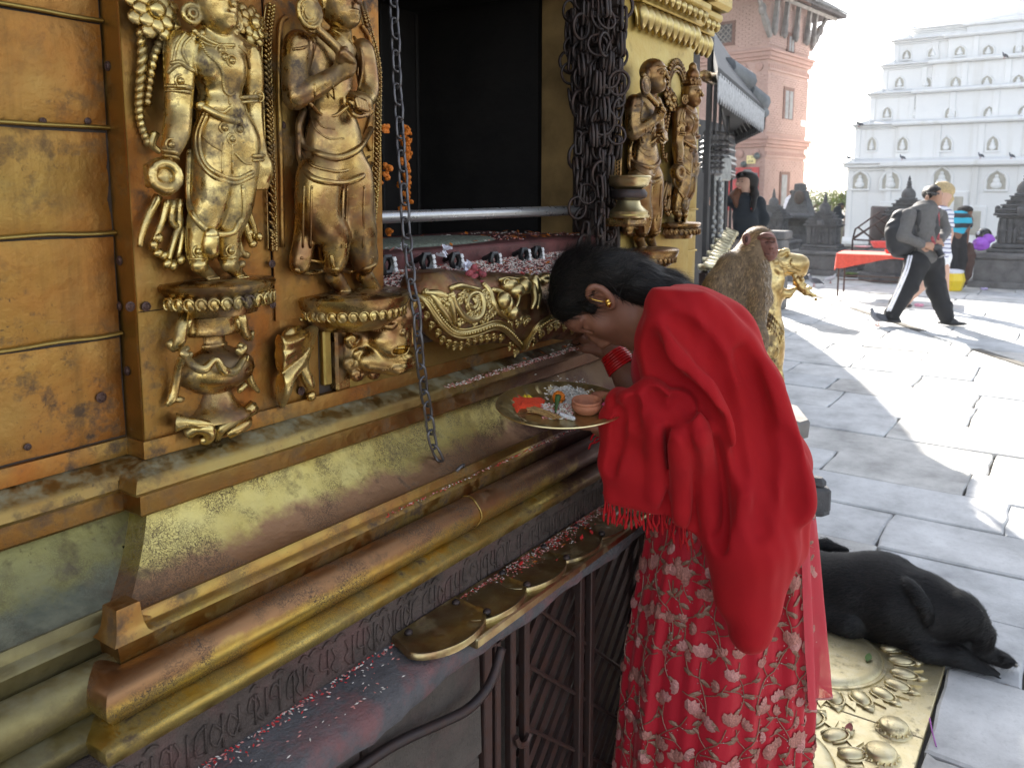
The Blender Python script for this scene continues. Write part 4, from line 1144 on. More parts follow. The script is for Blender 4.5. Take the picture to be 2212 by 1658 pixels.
# grey posts and low blocks between woman in black and the chaityas
p=dep(1674,520,11.5)
t=thing('stone_block','plain grey stone block with a flat cap beside the woman in black','stone block',(p[0],p[1],0));mb=MB();mb.box((p[0]-.14,p[1]-.16,0),(p[0]+.14,p[1]+.16,.98),.02);mb.o('shaft',ST_PLIN,t);mb=MB();mb.box((p[0]-.17,p[1]-.19,.98),(p[0]+.17,p[1]+.19,1.09),.02);mb.o('cap',ST_PLIN,t)
p=dep(1712,560,15.5)
t=thing('stone_step','low stepped grey stone left of the first chaitya','steps',(p[0],p[1],0));
for k in range(3):
 mb=MB();mb.box((p[0]-.5+.12*k,p[1]-.25+.06*k,.16*k+.0),(p[0]+.4-.1*k,p[1]+.6-.06*k,.16*k+.16),.012);mb.o('step',ST_PLIN,t)
# octagonal stone base under the table
p=dep(1918,590,15.3)
t=thing('octagonal_base','dark eight sided stone base under the red covered table','stone base',(p[0],p[1],0))
for prof,nm in(([(.52,0),(.52,.14),(.46,.16)],'foot'),([(.42,.158),(.40,.40),(.44,.46)],'drum'),([(.50,.458),(.50,.53),(.44,.55)],'cap')):
 mb=MB();mb.lathe(prof,(p[0],p[1],0),8,a0=.4);mb.o(nm,ST_CHAI,t)
# low plinth band in front of the stupa
p,q=gz(1850,575),gz(1830,570)
mb=MB();mb.box((18.2,2.6,0),(18.6,5.2,.28),.02);tag(mb.o('stone_bench',ST_PLIN,None),'long low grey stone bench in front of the white stupa','bench')
# =================================================================== foliage beyond the square
LEAF=[plain('leaf_%s'%n_,c_,.6,var=.3,sc=3) for n_,c_ in(('fresh',(.11,.17,.03)),('deep',(.055,.10,.03)),('pale',(.14,.18,.06)))]
BARK=plain('bark',(.09,.07,.055),.9,var=.3,sc=12,bump=.4)
def tree(x,y,z0,h,r,n,label,seed):
 t=thing('tree',label,'tree',(x,y,z0),'trees beyond the square');rr=np.random.default_rng(seed)
 mb=MB();mb.tube(spline([(x,y,z0),(x+.1,y,z0+h*.4),(x,y+.1,z0+h*.75)],8),np.linspace(.14,.05,8),7)
 for k in range(6):
  a=rr.uniform(0,6.28);mb.tube([(x,y,z0+h*(.4+.05*k)),(x+math.cos(a)*r*.7,y+math.sin(a)*r*.7,z0+h*(.6+.06*k))],[.05,.015],5)
 mb.o('trunk',BARK,t)
 V=[];F=[];Mi=[]
 cl=[np.array([x,y,z0+h*.75])+rr.normal(0,1,3)*[r*.55,r*.55,h*.16]for _ in range(22)]
 for i in range(n):
  c=cl[i%22]+rr.normal(0,r*.17,3);s_=rr.uniform(.03,.07);a=rr.normal(0,1,3);a/=np.linalg.norm(a);b=np.cross(a,rr.normal(0,1,3));b/=np.linalg.norm(b)
  k=len(V);V+=[c-a*s_,c+b*s_*.5,c+a*s_,c-b*s_*.5];F.append((k,k+1,k+2,k+3));Mi.append(i%22%3)
 obj('crown',(np.array(V),F),LEAF,t,mi=Mi)
for k,(px,py,d,h,r,lab) in enumerate(((1800,452,34,1.6,1.0,'bushy tree in the gap between the tower and the stupa'),(1830,446,32,1.3,.6,'small green tree against the left edge of the stupa'),(1755,455,36,1.5,.9,'pale green tree at the foot of the pink tower'))):
 p=dep(px,py,d);tree(p[0],p[1],p[2]-h*.55,h,r,1500,lab,k)
 mb=MB();mb.box((p[0]-1.5,p[1]-1.5,-.03),(p[0]+1.5,p[1]+1.5,p[2]-h*.5),.2);o_=mb.o('terrace',ST_PLIN,None);o_['kind']='structure'
# =================================================================== fur
def fur(name,parent,VF,n,L,w,flow,mats,pick=None,seed=0,keep=None,droop=.5):
 """short tapered hairs rooted on a skin, combed along a flow"""
 v,f=VF;r=np.random.default_rng(seed);v=np.asarray(v);f=np.asarray(f)
 a,b,c,d=v[f[:,0]],v[f[:,1]],v[f[:,2]],v[f[:,3]];nrm=np.cross(c-a,d-b);ar=np.linalg.norm(nrm,axis=1);nrm/=ar[:,None]+1e-12;cen=(a+b+c+d)/4
 pr=ar.copy()
 if keep is not None:pr=pr*keep(cen)
 pr/=pr.sum();i=r.choice(len(f),n,p=pr);u,t=r.random((n,1)),r.random((n,1))
 p=a[i]*(1-u)*(1-t)+b[i]*u*(1-t)+c[i]*u*t+d[i]*(1-u)*t;nn=nrm[i]
 fl=flow(p)+r.normal(0,.22,p.shape);fl-=nn*np.sum(fl*nn,1,keepdims=True);fl/=np.linalg.norm(fl,axis=1,keepdims=True)+1e-9
 dr=fl*(1-.0)+nn*(1-droop);dr/=np.linalg.norm(dr,axis=1,keepdims=True);s=np.cross(dr,nn);s/=np.linalg.norm(s,axis=1,keepdims=True)+1e-9
 l=L*r.uniform(.6,1.3,(n,1));V=np.stack([p-s*w-nn*.001,p+s*w-nn*.001,p+dr*l*.55+s*w*.6,p+dr*l*.55-s*w*.6,p+(dr*.8+fl*.4)*l],1).reshape(-1,3)
 k=np.arange(n)*5;F=np.concatenate([np.stack([k,k+1,k+2],1),np.stack([k,k+2,k+3],1),np.stack([k+3,k+2,k+4],1)])
 mi=(r.integers(0,len(mats),n) if pick is None else pick(p,nn,r))
 return obj(name,(V,F),mats,parent,mi=np.concatenate([mi,mi,mi]),kind='stuff')
# =================================================================== GILDED FIGURES on the shrine front
def T(fn,d=0.):return lambda x,y,e=d:gy(*fn(x,y),YF-e)
def hit(S,x,y,lift=0.,miss=None):
 """where a sight line first meets the sculpted surface"""
 r=ray(x,y);t=np.arange(.8,2.9,S.res*.4);P=(C0+t[:,None]*r-S.O)@S.A.T
 i=np.rint((P-S.lo)/S.res).astype(int);ok=np.all((i>=0)&(i<S.n),axis=1)
 d=np.full(len(t),9.);j=i[ok];d[ok]=S.D[j[:,0],j[:,1],j[:,2]]
 k=np.argmax(d<0)
 if not d[k]<0:return miss
 return C0+r*(t[k]-lift)
class Orn:
 """crisp chased ornament laid on a sculpted surface: every stroke its own small part"""
 def __init__(s,name,mat):s.nm,s.mat,s.parts=name,mat,[]
 def curve(s,P,r,k=0,n=None,**kw):
  n=n or len(P)*5;r=np.atleast_1d(np.asarray(r,float));Q=spline(P,n);mb=MB();mb.tube(Q,np.interp(np.linspace(0,1,n),np.linspace(0,1,max(2,r.size)),r if r.size>1 else np.repeat(r,2)),7)
  for q,r_ in((Q[0],r[0]),(Q[-1],r[-1])):mb.ell(q,(r_,)*3,7,4)
  s.parts.append(mb)
 def chain(s,P,r,k=0):s.curve(P,r,n=len(P))
 def cap(s,a,b,ra,rb=None,k=0,*_):s.curve([a,b],(ra,ra if rb is None else rb),n=3)
 def ell(s,c,r,k=0,*_,**kw):mb=MB();mb.ell(c,np.broadcast_to(np.asarray(r,float),(3,)),9,6);s.parts.append(mb)
 def torus(s,c,nrm,R_,r,k=0):u,w,d=frame(nrm);mb=MB();mb.tube([np.asarray(c)+R_*(math.cos(t)*u+math.sin(t)*w) for t in np.linspace(0,2*math.pi,16,endpoint=False)],r,6,closed=True);s.parts.append(mb)
 def done(s,parent):
  for mb in s.parts:mb.o(s.nm,s.mat,parent,smooth=True)
def deity():
 """standing crowned figure with hanging arms, lotuses, beaded scarves; traced on the left one"""
 a,c,b=T(A1),T(C2),T(A5)
 S=Sculpt((XL-.012,YF-.115,gy(450,655,YF)[2]-.01),(XS+.035,YF+.004,2.02),.0016)
# legs
 for P,r in(([a(1420,960,.032),a(1395,1330,.036),b(1215,30,.030),b(1190,215,.028)],(.025,.021,.015,.011)),([a(1590,960,.032),a(1565,1330,.036),b(1370,30,.030),b(1378,215,.028)],(.025,.021,.015,.011))):
  S.curve(P,r,.012)
 S.ell(a(1500,900,.030),(.047,.032,.045),.014)
 S.curve([a(1510,1000,.045),a(1490,1300,.040),a(1470,1520,.034)],(.007,.006,.004),.012)
# torso
 S.ell(c(1070,620,.034),(.041,.030,.052),.012);S.ell(c(1090,470,.030),(.052,.024,.022),.012);S.ell(c(1100,990,.032),(.029,.026,.05),.012);S.ell(c(1110,1110,.036),(.033,.027,.02),.012)
 S.ell(c(960,640,.050),(.020,.018,.022),.015);S.ell(c(1200,720,.050),(.019,.018,.022),.015)
# arms
 S.curve([c(700,470,.032),c(680,800,.036),c(672,1120,.036),c(650,1350,.044),c(590,1540,.05)],(.0215,.0185,.016,.016,.0115),.004)
 S.curve([c(1390,560,.028),c(1425,800,.030),c(1425,1100,.028),c(1450,1350,.032),c(1500,1570,.034)],(.017,.0155,.0135,.0125,.010),.004)
# hands
 S.ell(a(1065,1150,.050),(.021,.016,.020),.008);S.torus(a(1095,1170,.066),(-.25,-1,.1),.0165,.0058,.003);S.ell(a(1095,1240,.062),(.012,.008,.012),.006)
 for k in range(4):S.cap(a(975+4*k,1110+38*k,.050),a(1020,1120+34*k,.064),.0052,.0045,.002)
 S.ell(a(1735,1120,.036),(.017,.016,.024),.008)
 for k in range(4):S.cap(a(1715+22*k,1160,.042),a(1700+22*k,1245,.040),.0055,.0042,.003)
# neck, head, crown
 S.cap(c(1090,330,.040),c(1075,200,.046),.0135,.0125,.008)
 hd=c(1055,40,.050);S.ell(hd,(.0275,.030,.036),.006);S.ell(hd+[.002,-.012,-.022],(.018,.018,.016),.010)
 S.cap(hd+[0,-.030,.010],hd+[0,-.0365,-.006],.003,.0045,.005);S.ell(hd+[0,-.0285,-.0165],(.0078,.0045,.0022),.003);S.ell(hd+[0,-.0275,-.0208],(.0066,.0045,.0022),.003)
 for s in(-1,1):S.ell(hd+[s*.0115,-.0265,.0035],(.006,.0045,.0026),.002);S.curve([hd+[s*.005,-.031,.0085],hd+[s*.012,-.0295,.0115],hd+[s*.020,-.022,.008]],.0014,.001)
 S.ell(hd+[0,0,.030],(.031,.027,.012),.004);S.ell(hd+[0,-.004,.052],(.020,.02,.022),.006);S.ell(hd+[0,-.004,.076],(.011,.012,.014),.005)
 for k in range(-3,4):S.ell(hd+[.0095*k,-.026+.0017*k*k,.036],(.0052,.004,.009),.002);S.ell(hd+[.0095*k,-.028+.0017*k*k,.026],(.0032,)*3,.001)
# ear rings
 for s in(-1,1):
  e=hd+[s*.034,.004,-.018];S.torus(e,(s*.3,-1,0),.0115,.0032,.001);S.torus(e+[0,-.002,0],(s*.3,-1,0),.005,.0022,.001)
  q=hd+[s*.030,.002,-.045]
  for i in range(9):S.ell(q+rng.normal(0,1,3)*[.005,.003,.007],(.0042,)*3,.0015)
 Sb=S
 a,c,b=[(lambda x,y,d=0.,fn=fn:hit(Sb,*fn(x,y),.0006,gy(*fn(x,y),YF-min(d,.02)))) for fn in(A1,C2,A5)]
 Sb=S;S=Orn('ornament',G_fig)
# armlets, bracelets, anklets and their rosettes
 def band(p,q,r=.0042,sag=.006):S.curve([p,(np.array(p)+q)/2+[0,-sag,0],q],r,.002);S.curve([np.array(p)+[0,0,-.006],(np.array(p)+q)/2+[0,-sag,-.006],np.array(q)+[0,0,-.006]],r*.7,.002)
 band(c(548,880,.046),c(800,905,.048),.0034,.012);band(c(520,1535,.058),c(665,1575,.058),.0032,.008);band(c(1310,1000,.034),c(1490,990,.034),.0030,.012);band(c(1440,1595,.042),c(1545,1590,.040),.003,.006)
 band(b(1145,205,.036),b(1222,205,.036),.0032,.006);band(b(1330,200,.036),b(1415,195,.036),.0032,.006)
 def ros(p,r=.006):
  S.ell(p,(r,r*.8,r),.001);S.torus(np.array(p)+[0,.001,0],(0,-1,0),r*1.5,r*.35,.001);S.ell(np.array(p)+[0,-r*.6,0],(r*.5,)*3,.001)
 for q in(c(700,830,.058),c(605,1480,.064),c(1110,520,.060),c(1222,625,.062),c(1145,590,.060),c(1150,1310,.068),c(1300,1325,.066),c(1225,1420,.068),c(1500,985,.046),b(1200,160,.048),b(1395,155,.048)):ros(q,.0052)
 S.curve([c(610,650,.05),c(690,640,.054),c(760,690,.054),c(820,720,.05)],.0035,.002);S.curve([c(575,740,.046),c(640,680,.052),c(690,660,.054)],.003,.002)
# collar, sacred thread of beads, shoulder ribbon
 S.curve([c(900,370,.048),c(1000,430,.062),c(1100,462,.066),c(1240,465,.058)],.0028,.001);S.curve([c(880,395,.046),c(1000,465,.062),c(1230,495,.058)],.0016,.001)
 Q=spline([c(900,420,.052),c(960,545,.064),c(1060,640,.070),c(1120,740,.070),c(1130,860,.066),c(1150,940,.064),c(1200,975,.062),c(1245,950,.056)],40)
 bs=MB();[bs.ell(q,(.0024,)*3,6,4) for q in Q]
 for P in([c(800,380,.048),c(735,450,.056),c(720,540,.058),c(770,660,.054)],[c(740,340,.044),c(660,460,.054),(c(620,640,.05))],[c(1290,480,.05),c(1370,560,.05),c(1400,700,.048)],[c(1190,1000,.06),c(1195,1030,.06),c(1200,1060,.06)]):S.curve(P,.0022,.001)
# belt, girdle and swags over the thighs
 S.curve([c(880,1080,.045),c(950,1110,.060),c(1100,1190,.070),c(1290,1245,.056)],.0062,.003);S.ell(c(900,1085,.05),(.010,.008,.008),.003)
 S.curve([c(980,1105,.056),c(1120,1150,.064),c(1200,1100,.058)],.0025,.002)
 for o_ in(0,26):S.curve([a(1350+o_,760,.050),a(1298+o_,900,.058),a(1320+o_,1060,.064),a(1420+o_*.6,1175-o_,.068),a(1560,1215-o_,.066),a(1672,1170-o_,.052)],.0036,.002)
 S.curve([a(1260,1010,.046),a(1252,1300,.05),a(1290,1440,.056),a(1400,1545,.058),a(1540,1545,.056),a(1600,1460,.050)],.0048,.002)
 S.curve([a(1610,1240,.05),a(1620,1400,.048),a(1600,1500,.048)],.0035,.002)
 for q in np.linspace(0,1,9):S.ell(spline([a(1290,1440,.060),a(1400,1548,.063),a(1540,1548,.060)],9)[int(q*8)],(.0036,.003,.0036),.001)
 for P in([a(1340,900,.05),a(1400,960,.064),a(1470,1000,.066)],[a(1350,800,.05),a(1300,950,.052)],[a(1560,1020,.06),a(1620,1080,.058),a(1665,1090,.05)],[a(1480,950,.068),a(1475,1150,.07)],[a(1540,950,.068),a(1545,1150,.068)]):S.curve(P,.0015,.0012)
 S.curve([b(1270,60,.04),b(1265,150,.044),b(1280,200,.04)],(.012,.014,.004),.004)
# feet with toes
 for(x,y) in((1225,290),(1405,285)):
  p=b(x-30,y-45,.028);q=b(x+35,y+10,.066);Sb.cap(p,q,.0105,.0085,.006)
  for k in range(5):Sb.cap(q+np.array([-.0085+.0042*k,0,-.001]),q+np.array([-.009+.0045*k,-.013+.001*k,-.005]),.0029,.0026,.001)
 root=thing('gilded_deity','gilded crowned deity holding lotus stems, leftmost figure beside the plain gold plates','statue',gy(445,650,YF),'gilded figures flanking the shrine window')
 Sb.o('figure',G_fig,root);S.done(root);bs.o('bead_string',G_fig,root,smooth=True,kind='stuff')
# halo behind the head
 mb=MB();hc=np.array([hd[0],YF-.006,hd[2]+.004])
 for(r0,w) in((.062,.0045),(.052,.003)):
  mb.tube([hc+[r0*math.sin(t),0,r0*1.25*math.cos(t)]for t in np.linspace(-2.2,2.2,30)],w,7)
 for t in np.linspace(-2.1,2.1,27):
  n_=np.array([math.sin(t),0,1.25*math.cos(t)]);q=hc+n_*.074;mb.ell(q,(.0055,.006,.010),7,5,roty(t))
 mb.o('halo',G_fig,root,smooth=True)
# lotuses and braided stems
 def lotus(q,r,tilt):
  mb=MB();u=np.array([math.sin(tilt),-math.cos(tilt),.25]);u/=np.linalg.norm(u);x,w,d=frame(u)
  mb.ell(q+d*r*.25,(r*.42,r*.42,r*.3),12,6,np.stack([x,w,d],1))
  for rr_,n_,h_ in((.62,8,.10),(.92,8,-.04)):
   for k in range(n_):
    a_=(k+.5*(rr_>.8))*2*math.pi/n_;e=math.cos(a_)*x+math.sin(a_)*w;f_=np.cross(d,e)
    mb.ell(q+e*r*rr_+d*r*h_,(r*.40,r*.36,r*.15),9,5,np.stack([e,f_,d],1))
  mb.o('lotus',G_fig,root,smooth=True)
 lotus(gy(*C2(425,120),YF-.022),.030,-.05);lotus(gy(*A1(1672,165),YF-.020),.025,.15)
 def braid(P,n,r,side):
  Q=spline(P,n+1);mb=MB()
  for i in range(n):
   p,q=Q[i],Q[i+1];e=(q-p);L=np.linalg.norm(e);e/=L;s=np.cross(e,[0,-1,0]);dr=e+s*side*.55;dr/=np.linalg.norm(dr);o_=np.cross(dr,[0,-1,0]);w=np.cross(o_,dr)
   mb.ell(p+e*L*.5,(L*.85,r*.62,r*.75),8,5,np.stack([dr,o_,w],1))
  mb.o('braided_stem',G_fig,root,smooth=True)
 braid([gy(*C2(285,270),YF-.008),gy(*C2(305,560),YF-.010),gy(*C2(285,860),YF-.010),gy(*C2(270,1090),YF-.008),gy(*C2(300,1300),YF-.006),gy(*C2(370,1480),YF-.008)],15,.0085,1)
 braid([gy(*C2(510,370),YF-.010),gy(*C2(430,580),YF-.011),gy(*C2(380,850),YF-.010),gy(*C2(350,1080),YF-.008)],10,.0095,-1)
 braid([gy(*A1(1690,290),YF-.008),gy(*A1(1700,450),YF-.008),gy(*A1(1725,600),YF-.008)],8,.007,1)
 mb=MB()
 for P in([A1(1050,1300),A1(985,1430),A1(940,1560),A1(930,1640)],[A1(1110,1330),A1(1070,1480),A1(1020,1600)],[A1(1150,1330),A1(1140,1480),A5(1100,30),A5(1070,215)],[A1(1190,1320),A1(1190,1500),A5(1060,60),A5(1005,250)],[A1(1640,1400),A1(1680,1500),A1(1700,1580)],[A1(1620,1480),A1(1660,1600),A1(1690,1620)],[A1(1680,800),A1(1730,880),A1(1710,960),A1(1690,990)],[A1(1030,880),A1(1010,960),A1(1060,1010)],[A5(1420,60),A5(1450,150),A5(1480,185)]):
  mb=MB();mb.tube(spline([gy(*q,YF-.012) for q in P],12),np.linspace(.0062,.0040,12),7);mb.o('scarf',G_fig,root,smooth=True)
 for q in(A5(945,110),A5(1020,245),A5(1065,220),A5(1530,70),A5(1460,180)):
  mb=MB()
  for k in range(4):mb.ell(gy(*q,YF-.014)+rng.normal(0,.006,3)*[1,.3,1],(.008,.006,.006),7,5,roty(rng.uniform(0,3)))
  mb.o('scarf_end',G_fig,root,smooth=True)
 pc=gy(*A5(1290,330),YF);pc[1]=YF
 mb=MB();mb.lathe([(.060,-.047),(.066,-.030),(.082,-.014),(.088,-.008),(.089,-.003),(.085,.0005),(.02,.004),(.001,.006)],pc,40,1.,.92);ped=mb.o('pedestal',G_monk,root,smooth=R(45))
 mb=MB()
 for k in range(-7,8):
  t=-math.pi/2+k*.2;q=pc+[.080*math.cos(t),.074*math.sin(t),-.026];mb.ell(q,(.0085,.006,.011),8,5,rotz(t+math.pi/2));mb.tube([q+rotz(t+math.pi/2)@np.array([.007*math.cos(v),-.005,.008*math.sin(v)]) for v in np.linspace(0,4.5,8)],.0022,5)
 mb.o('petal_band',G_fig,ped,smooth=True)
 return root
deity_o=deity()
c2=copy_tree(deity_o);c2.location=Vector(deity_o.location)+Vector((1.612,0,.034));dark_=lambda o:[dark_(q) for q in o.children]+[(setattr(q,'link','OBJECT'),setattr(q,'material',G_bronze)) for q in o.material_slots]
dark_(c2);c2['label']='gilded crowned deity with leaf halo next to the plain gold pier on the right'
def monk():
 a,b=T(A2),T(A6)
 S=Sculpt((XS+.005,YF-.125,gy(735,660,YF)[2]-.015),(XJ+.03,YF+.004,2.02),.0016)
 S.curve([a(450,1150,.040),a(455,1450,.040),b(500,60,.038),b(505,245,.036)],(.031,.026,.021,.015),.015);S.curve([a(680,1150,.040),a(690,1450,.040),b(660,60,.038),b(690,245,.036)],(.031,.026,.021,.015),.015)
 S.ell(a(560,1000,.036),(.054,.034,.085),.014);S.curve([a(380,1250,.022),a(360,1560,.020),b(300,240,.020)],(.015,.014,.016),.008);S.curve([a(770,1250,.022),a(775,1560,.022),b(730,220,.022)],(.014,.013,.011),.008)
 S.ell(a(510,480,.032),(.047,.032,.060),.014);S.ell(a(520,320,.030),(.055,.026,.026),.014);S.ell(a(520,660,.034),(.037,.029,.04),.014)
 S.curve([a(320,300,.034),a(300,480,.036),a(300,650,.040)],(.0225,.019,.018),.004);S.curve([a(300,650,.042),a(450,570,.062),a(600,480,.078)],(.017,.015,.0115),.004)
 S.curve([a(745,330,.028),a(775,480,.032),a(785,620,.040),a(740,690,.056)],(.018,.0165,.015,.0125),.005)
# staff with paddle head, hand
 S.cap(a(440,190,.066),a(620,360,.086),.0078,.0075,.003);S.ell(a(395,85,.064),(.0225,.009,.031),.003,rot=roty(-.25));S.torus(a(395,85,.070),(-.05,-1,.05),.021,.0034,.001)
 for k in range(3):S.torus(a(395,85,.072),(-.05,-1,.05),.004+.005*k,.0012,.0005)
 S.ell(a(635,430,.084),(.018,.015,.021),.008)
 for k in range(4):S.curve([a(590+16*k,400,.090),a(615+16*k,352+14*k,.100),a(648+13*k,380+14*k,.094)],.0052,.001)
 S.cap(a(630,330,.094),a(600,395,.090),.0055,.005,.003)
 S.ell(a(715,690,.066),(.026,.022,.020),.006);S.cap(a(760,720,.072),a(800,740,.076),.012,.006,.006);S.curve([a(655,690,.07),a(700,770,.085),a(790,760,.078)],.0035,.002);S.curve([a(650,650,.07),a(720,660,.088),a(790,715,.08)],.0025,.002)
 for k in range(4):S.cap(a(705+18*k,660+8*k,.086),a(720+18*k,715+6*k,.090),.0048,.004,.001)
 S.cap(a(610,230,.042),a(600,130,.050),.0155,.0145,.008)
 hd=a(590,5,.056);S.ell(hd,(.031,.034,.042),.006);S.ell(hd+[.002,-.014,-.026],(.021,.020,.018),.010)
 S.cap(hd+[0,-.034,.012],hd+[0,-.042,-.007],.0034,.005,.006);S.ell(hd+[0,-.0325,-.019],(.009,.0045,.0025),.003);S.ell(hd+[0,-.0312,-.0242],(.0076,.0045,.0025),.003)
 for s in(-1,1):
  S.ell(hd+[s*.013,-.030,.004],(.007,.005,.003),.002);S.curve([hd+[s*.005,-.035,.010],hd+[s*.014,-.033,.0135],hd+[s*.024,-.025,.009]],.0016,.001)
  S.ell(hd+[s*.032,.004,-.004],(.004,.008,.016),.003)
 S.ell(hd+[0,.002,.012],(.0325,.036,.034),.002);S.curve([hd+[-.031,-.004,.016],hd+[-.018,-.029,.022],hd+[0,-.035,.022],hd+[.018,-.029,.022],hd+[.031,-.004,.016]],.0015,.001)
 Sb=S
 a,b=[(lambda x,y,d=0.,fn=fn:hit(Sb,*fn(x,y),.0004,gy(*fn(x,y),YF-min(d,.02)))) for fn in(A2,A6)]
 S=Orn('robe_fold',G_monk)
# robe: shoulder edges, apron folds
 for P,r in(([a(690,250,.046),a(740,350,.056),a(745,480,.060),a(720,600,.062)],.0028),([a(660,265,.05),a(715,380,.060),a(715,520,.064)],.0022),([a(290,330,.05),a(350,320,.06),(a(420,290,.056))],.0026),([a(430,560,.062),a(430,640,.06),a(410,720,.05)],.002),([a(500,560,.064),a(520,650,.064)],.0015),([a(550,570,.066),a(560,660,.066)],.0015)):S.curve(P,r,.002)
 for P,r in(([a(360,730,.045),a(325,850,.054),a(360,960,.066),a(470,1030,.078),a(600,1045,.080),a(720,985,.074),a(800,860,.056)],.0062),([a(345,1000,.05),a(400,1090,.066),a(520,1130,.074),a(640,1130,.074),a(790,1040,.056)],.0026),([a(325,880,.046),a(332,1050,.052),a(400,1170,.066),a(520,1210,.074),a(640,1210,.074),a(740,1170,.064),a(800,1090,.05)],.0056),([a(400,760,.058),a(430,850,.068),a(520,920,.076),a(620,920,.076)],.0018),([a(400,690,.054),a(470,760,.066),a(560,770,.070),a(650,710,.07)],.003),([a(440,790,.064),a(480,840,.070),a(560,860,.074)],.0016)):S.curve(P,r,.003)
 for x in(360,410,620,645,760):S.curve([a(x,1240,.045),a(x-6,1450,.042),a(x-10,1640,.04)],.0022,.003)
 S.curve([b(280,270,.03),b(360,290,.045),b(440,275,.05),b(520,265,.052),b(600,280,.05),b(700,262,.046),b(750,240,.034)],.0042,.003);S.curve([b(310,200,.03),b(440,225,.05),b(600,225,.05),b(740,195,.034)],.0025,.003);S.curve([b(490,190,.045),b(500,240,.05),b(520,300,.05)],.004,.003)
 for(x,y) in((505,340),(690,335)):
  p=b(x,y-30,.036);q=b(x+60,y+55,.092);Sb.cap(p,q,.015,.0115,.008)
  for k in range(5):Sb.cap(q+np.array([-.011+.0056*k,0,0]),q+np.array([-.0115+.006*k,-.016+.0015*k,-.005]),.0036,.0033,.001)
 root=thing('gilded_monk','gilded shaven monk with staff and bowl left of the window behind the hanging chain','statue',gy(735,650,YF),'gilded figures flanking the shrine window')
 Sb.o('figure',G_monk,root);S.done(root)
 pc=gy(*A6(575,400),YF);pc[1]=YF
 mb=MB();mb.lathe([(.062,-.060),(.085,-.044),(.098,-.022),(.103,-.012),(.104,-.004),(.100,.0),(.03,.004),(.001,.005)],pc,44,1.02,1.08);ped=mb.o('pedestal',G_monk,root,smooth=R(45))
 mb=MB()
 for k in range(-9,10):
  t=-math.pi/2+k*.17;q=pc+[.0945*math.cos(t),.100*math.sin(t),-.030];mb.ell(q,(.0085,.005,.010),8,5,rotz(t+math.pi/2));mb.tube([q+rotz(t+math.pi/2)@np.array([.0075*math.cos(v),-.004,.008*math.sin(v)]) for v in np.linspace(0,4.5,8)],.0018,5)
 mb.o('scroll_band',G_fig,ped,smooth=True)
# raised mandorla edges and the beaded borders either side
 for nm,P in(('mandorla_edge',[A2(245,110),A2(200,190),A2(192,600),A2(205,1100),A2(215,1640)]),('mandorla_edge',[A2(740,170),A2(790,260),A2(812,430),A2(815,700),A2(770,900),A2(800,1000)])):
  mb=MB();mb.tube(spline([gy(*q,YF-.006) for q in P],30),.0042,7);mb.o(nm,G_panel,root,smooth=True)
 for P,n in(([A1(1800,40),A1(1775,300),A1(1785,700),A1(1800,1100),A1(1815,1640),A5(1650,40)],52),([A2(740,20),A2(770,130),A2(845,420),A2(850,700),A2(845,1000),A2(830,1300),A2(800,1640)],54)):
  Q=spline([gy(*q,YF-.006) for q in P],n+1);mb=MB()
  for i in range(n):
   p=Q[i];L=np.linalg.norm(Q[i+1]-p)
   mb.ell(p+[.0035,-.002,0],(.0030,.0032,.0030),6,4);mb.ell(p+[-.003,0,L*.3],(L*.62,.0032,.0024),7,5,roty(.7));mb.ell(p+[.0015,0,-L*.3],(L*.5,.0028,.0020),7,5,roty(.9))
  mb.tube([q+[-.0085,.002,0]for q in Q],.0012,5);mb.tube([q+[.0085,.002,0]for q in Q],.0012,5)
  mb.o('beaded_border',G_monk,root,smooth=True)
 return root
monk_o=monk()
c3=copy_tree(monk_o);c3.location=Vector(monk_o.location)+Vector((1.125,0,.012));dark_(c3);c3['label']='gilded shaven monk right of the window standing beside the rusty chains'
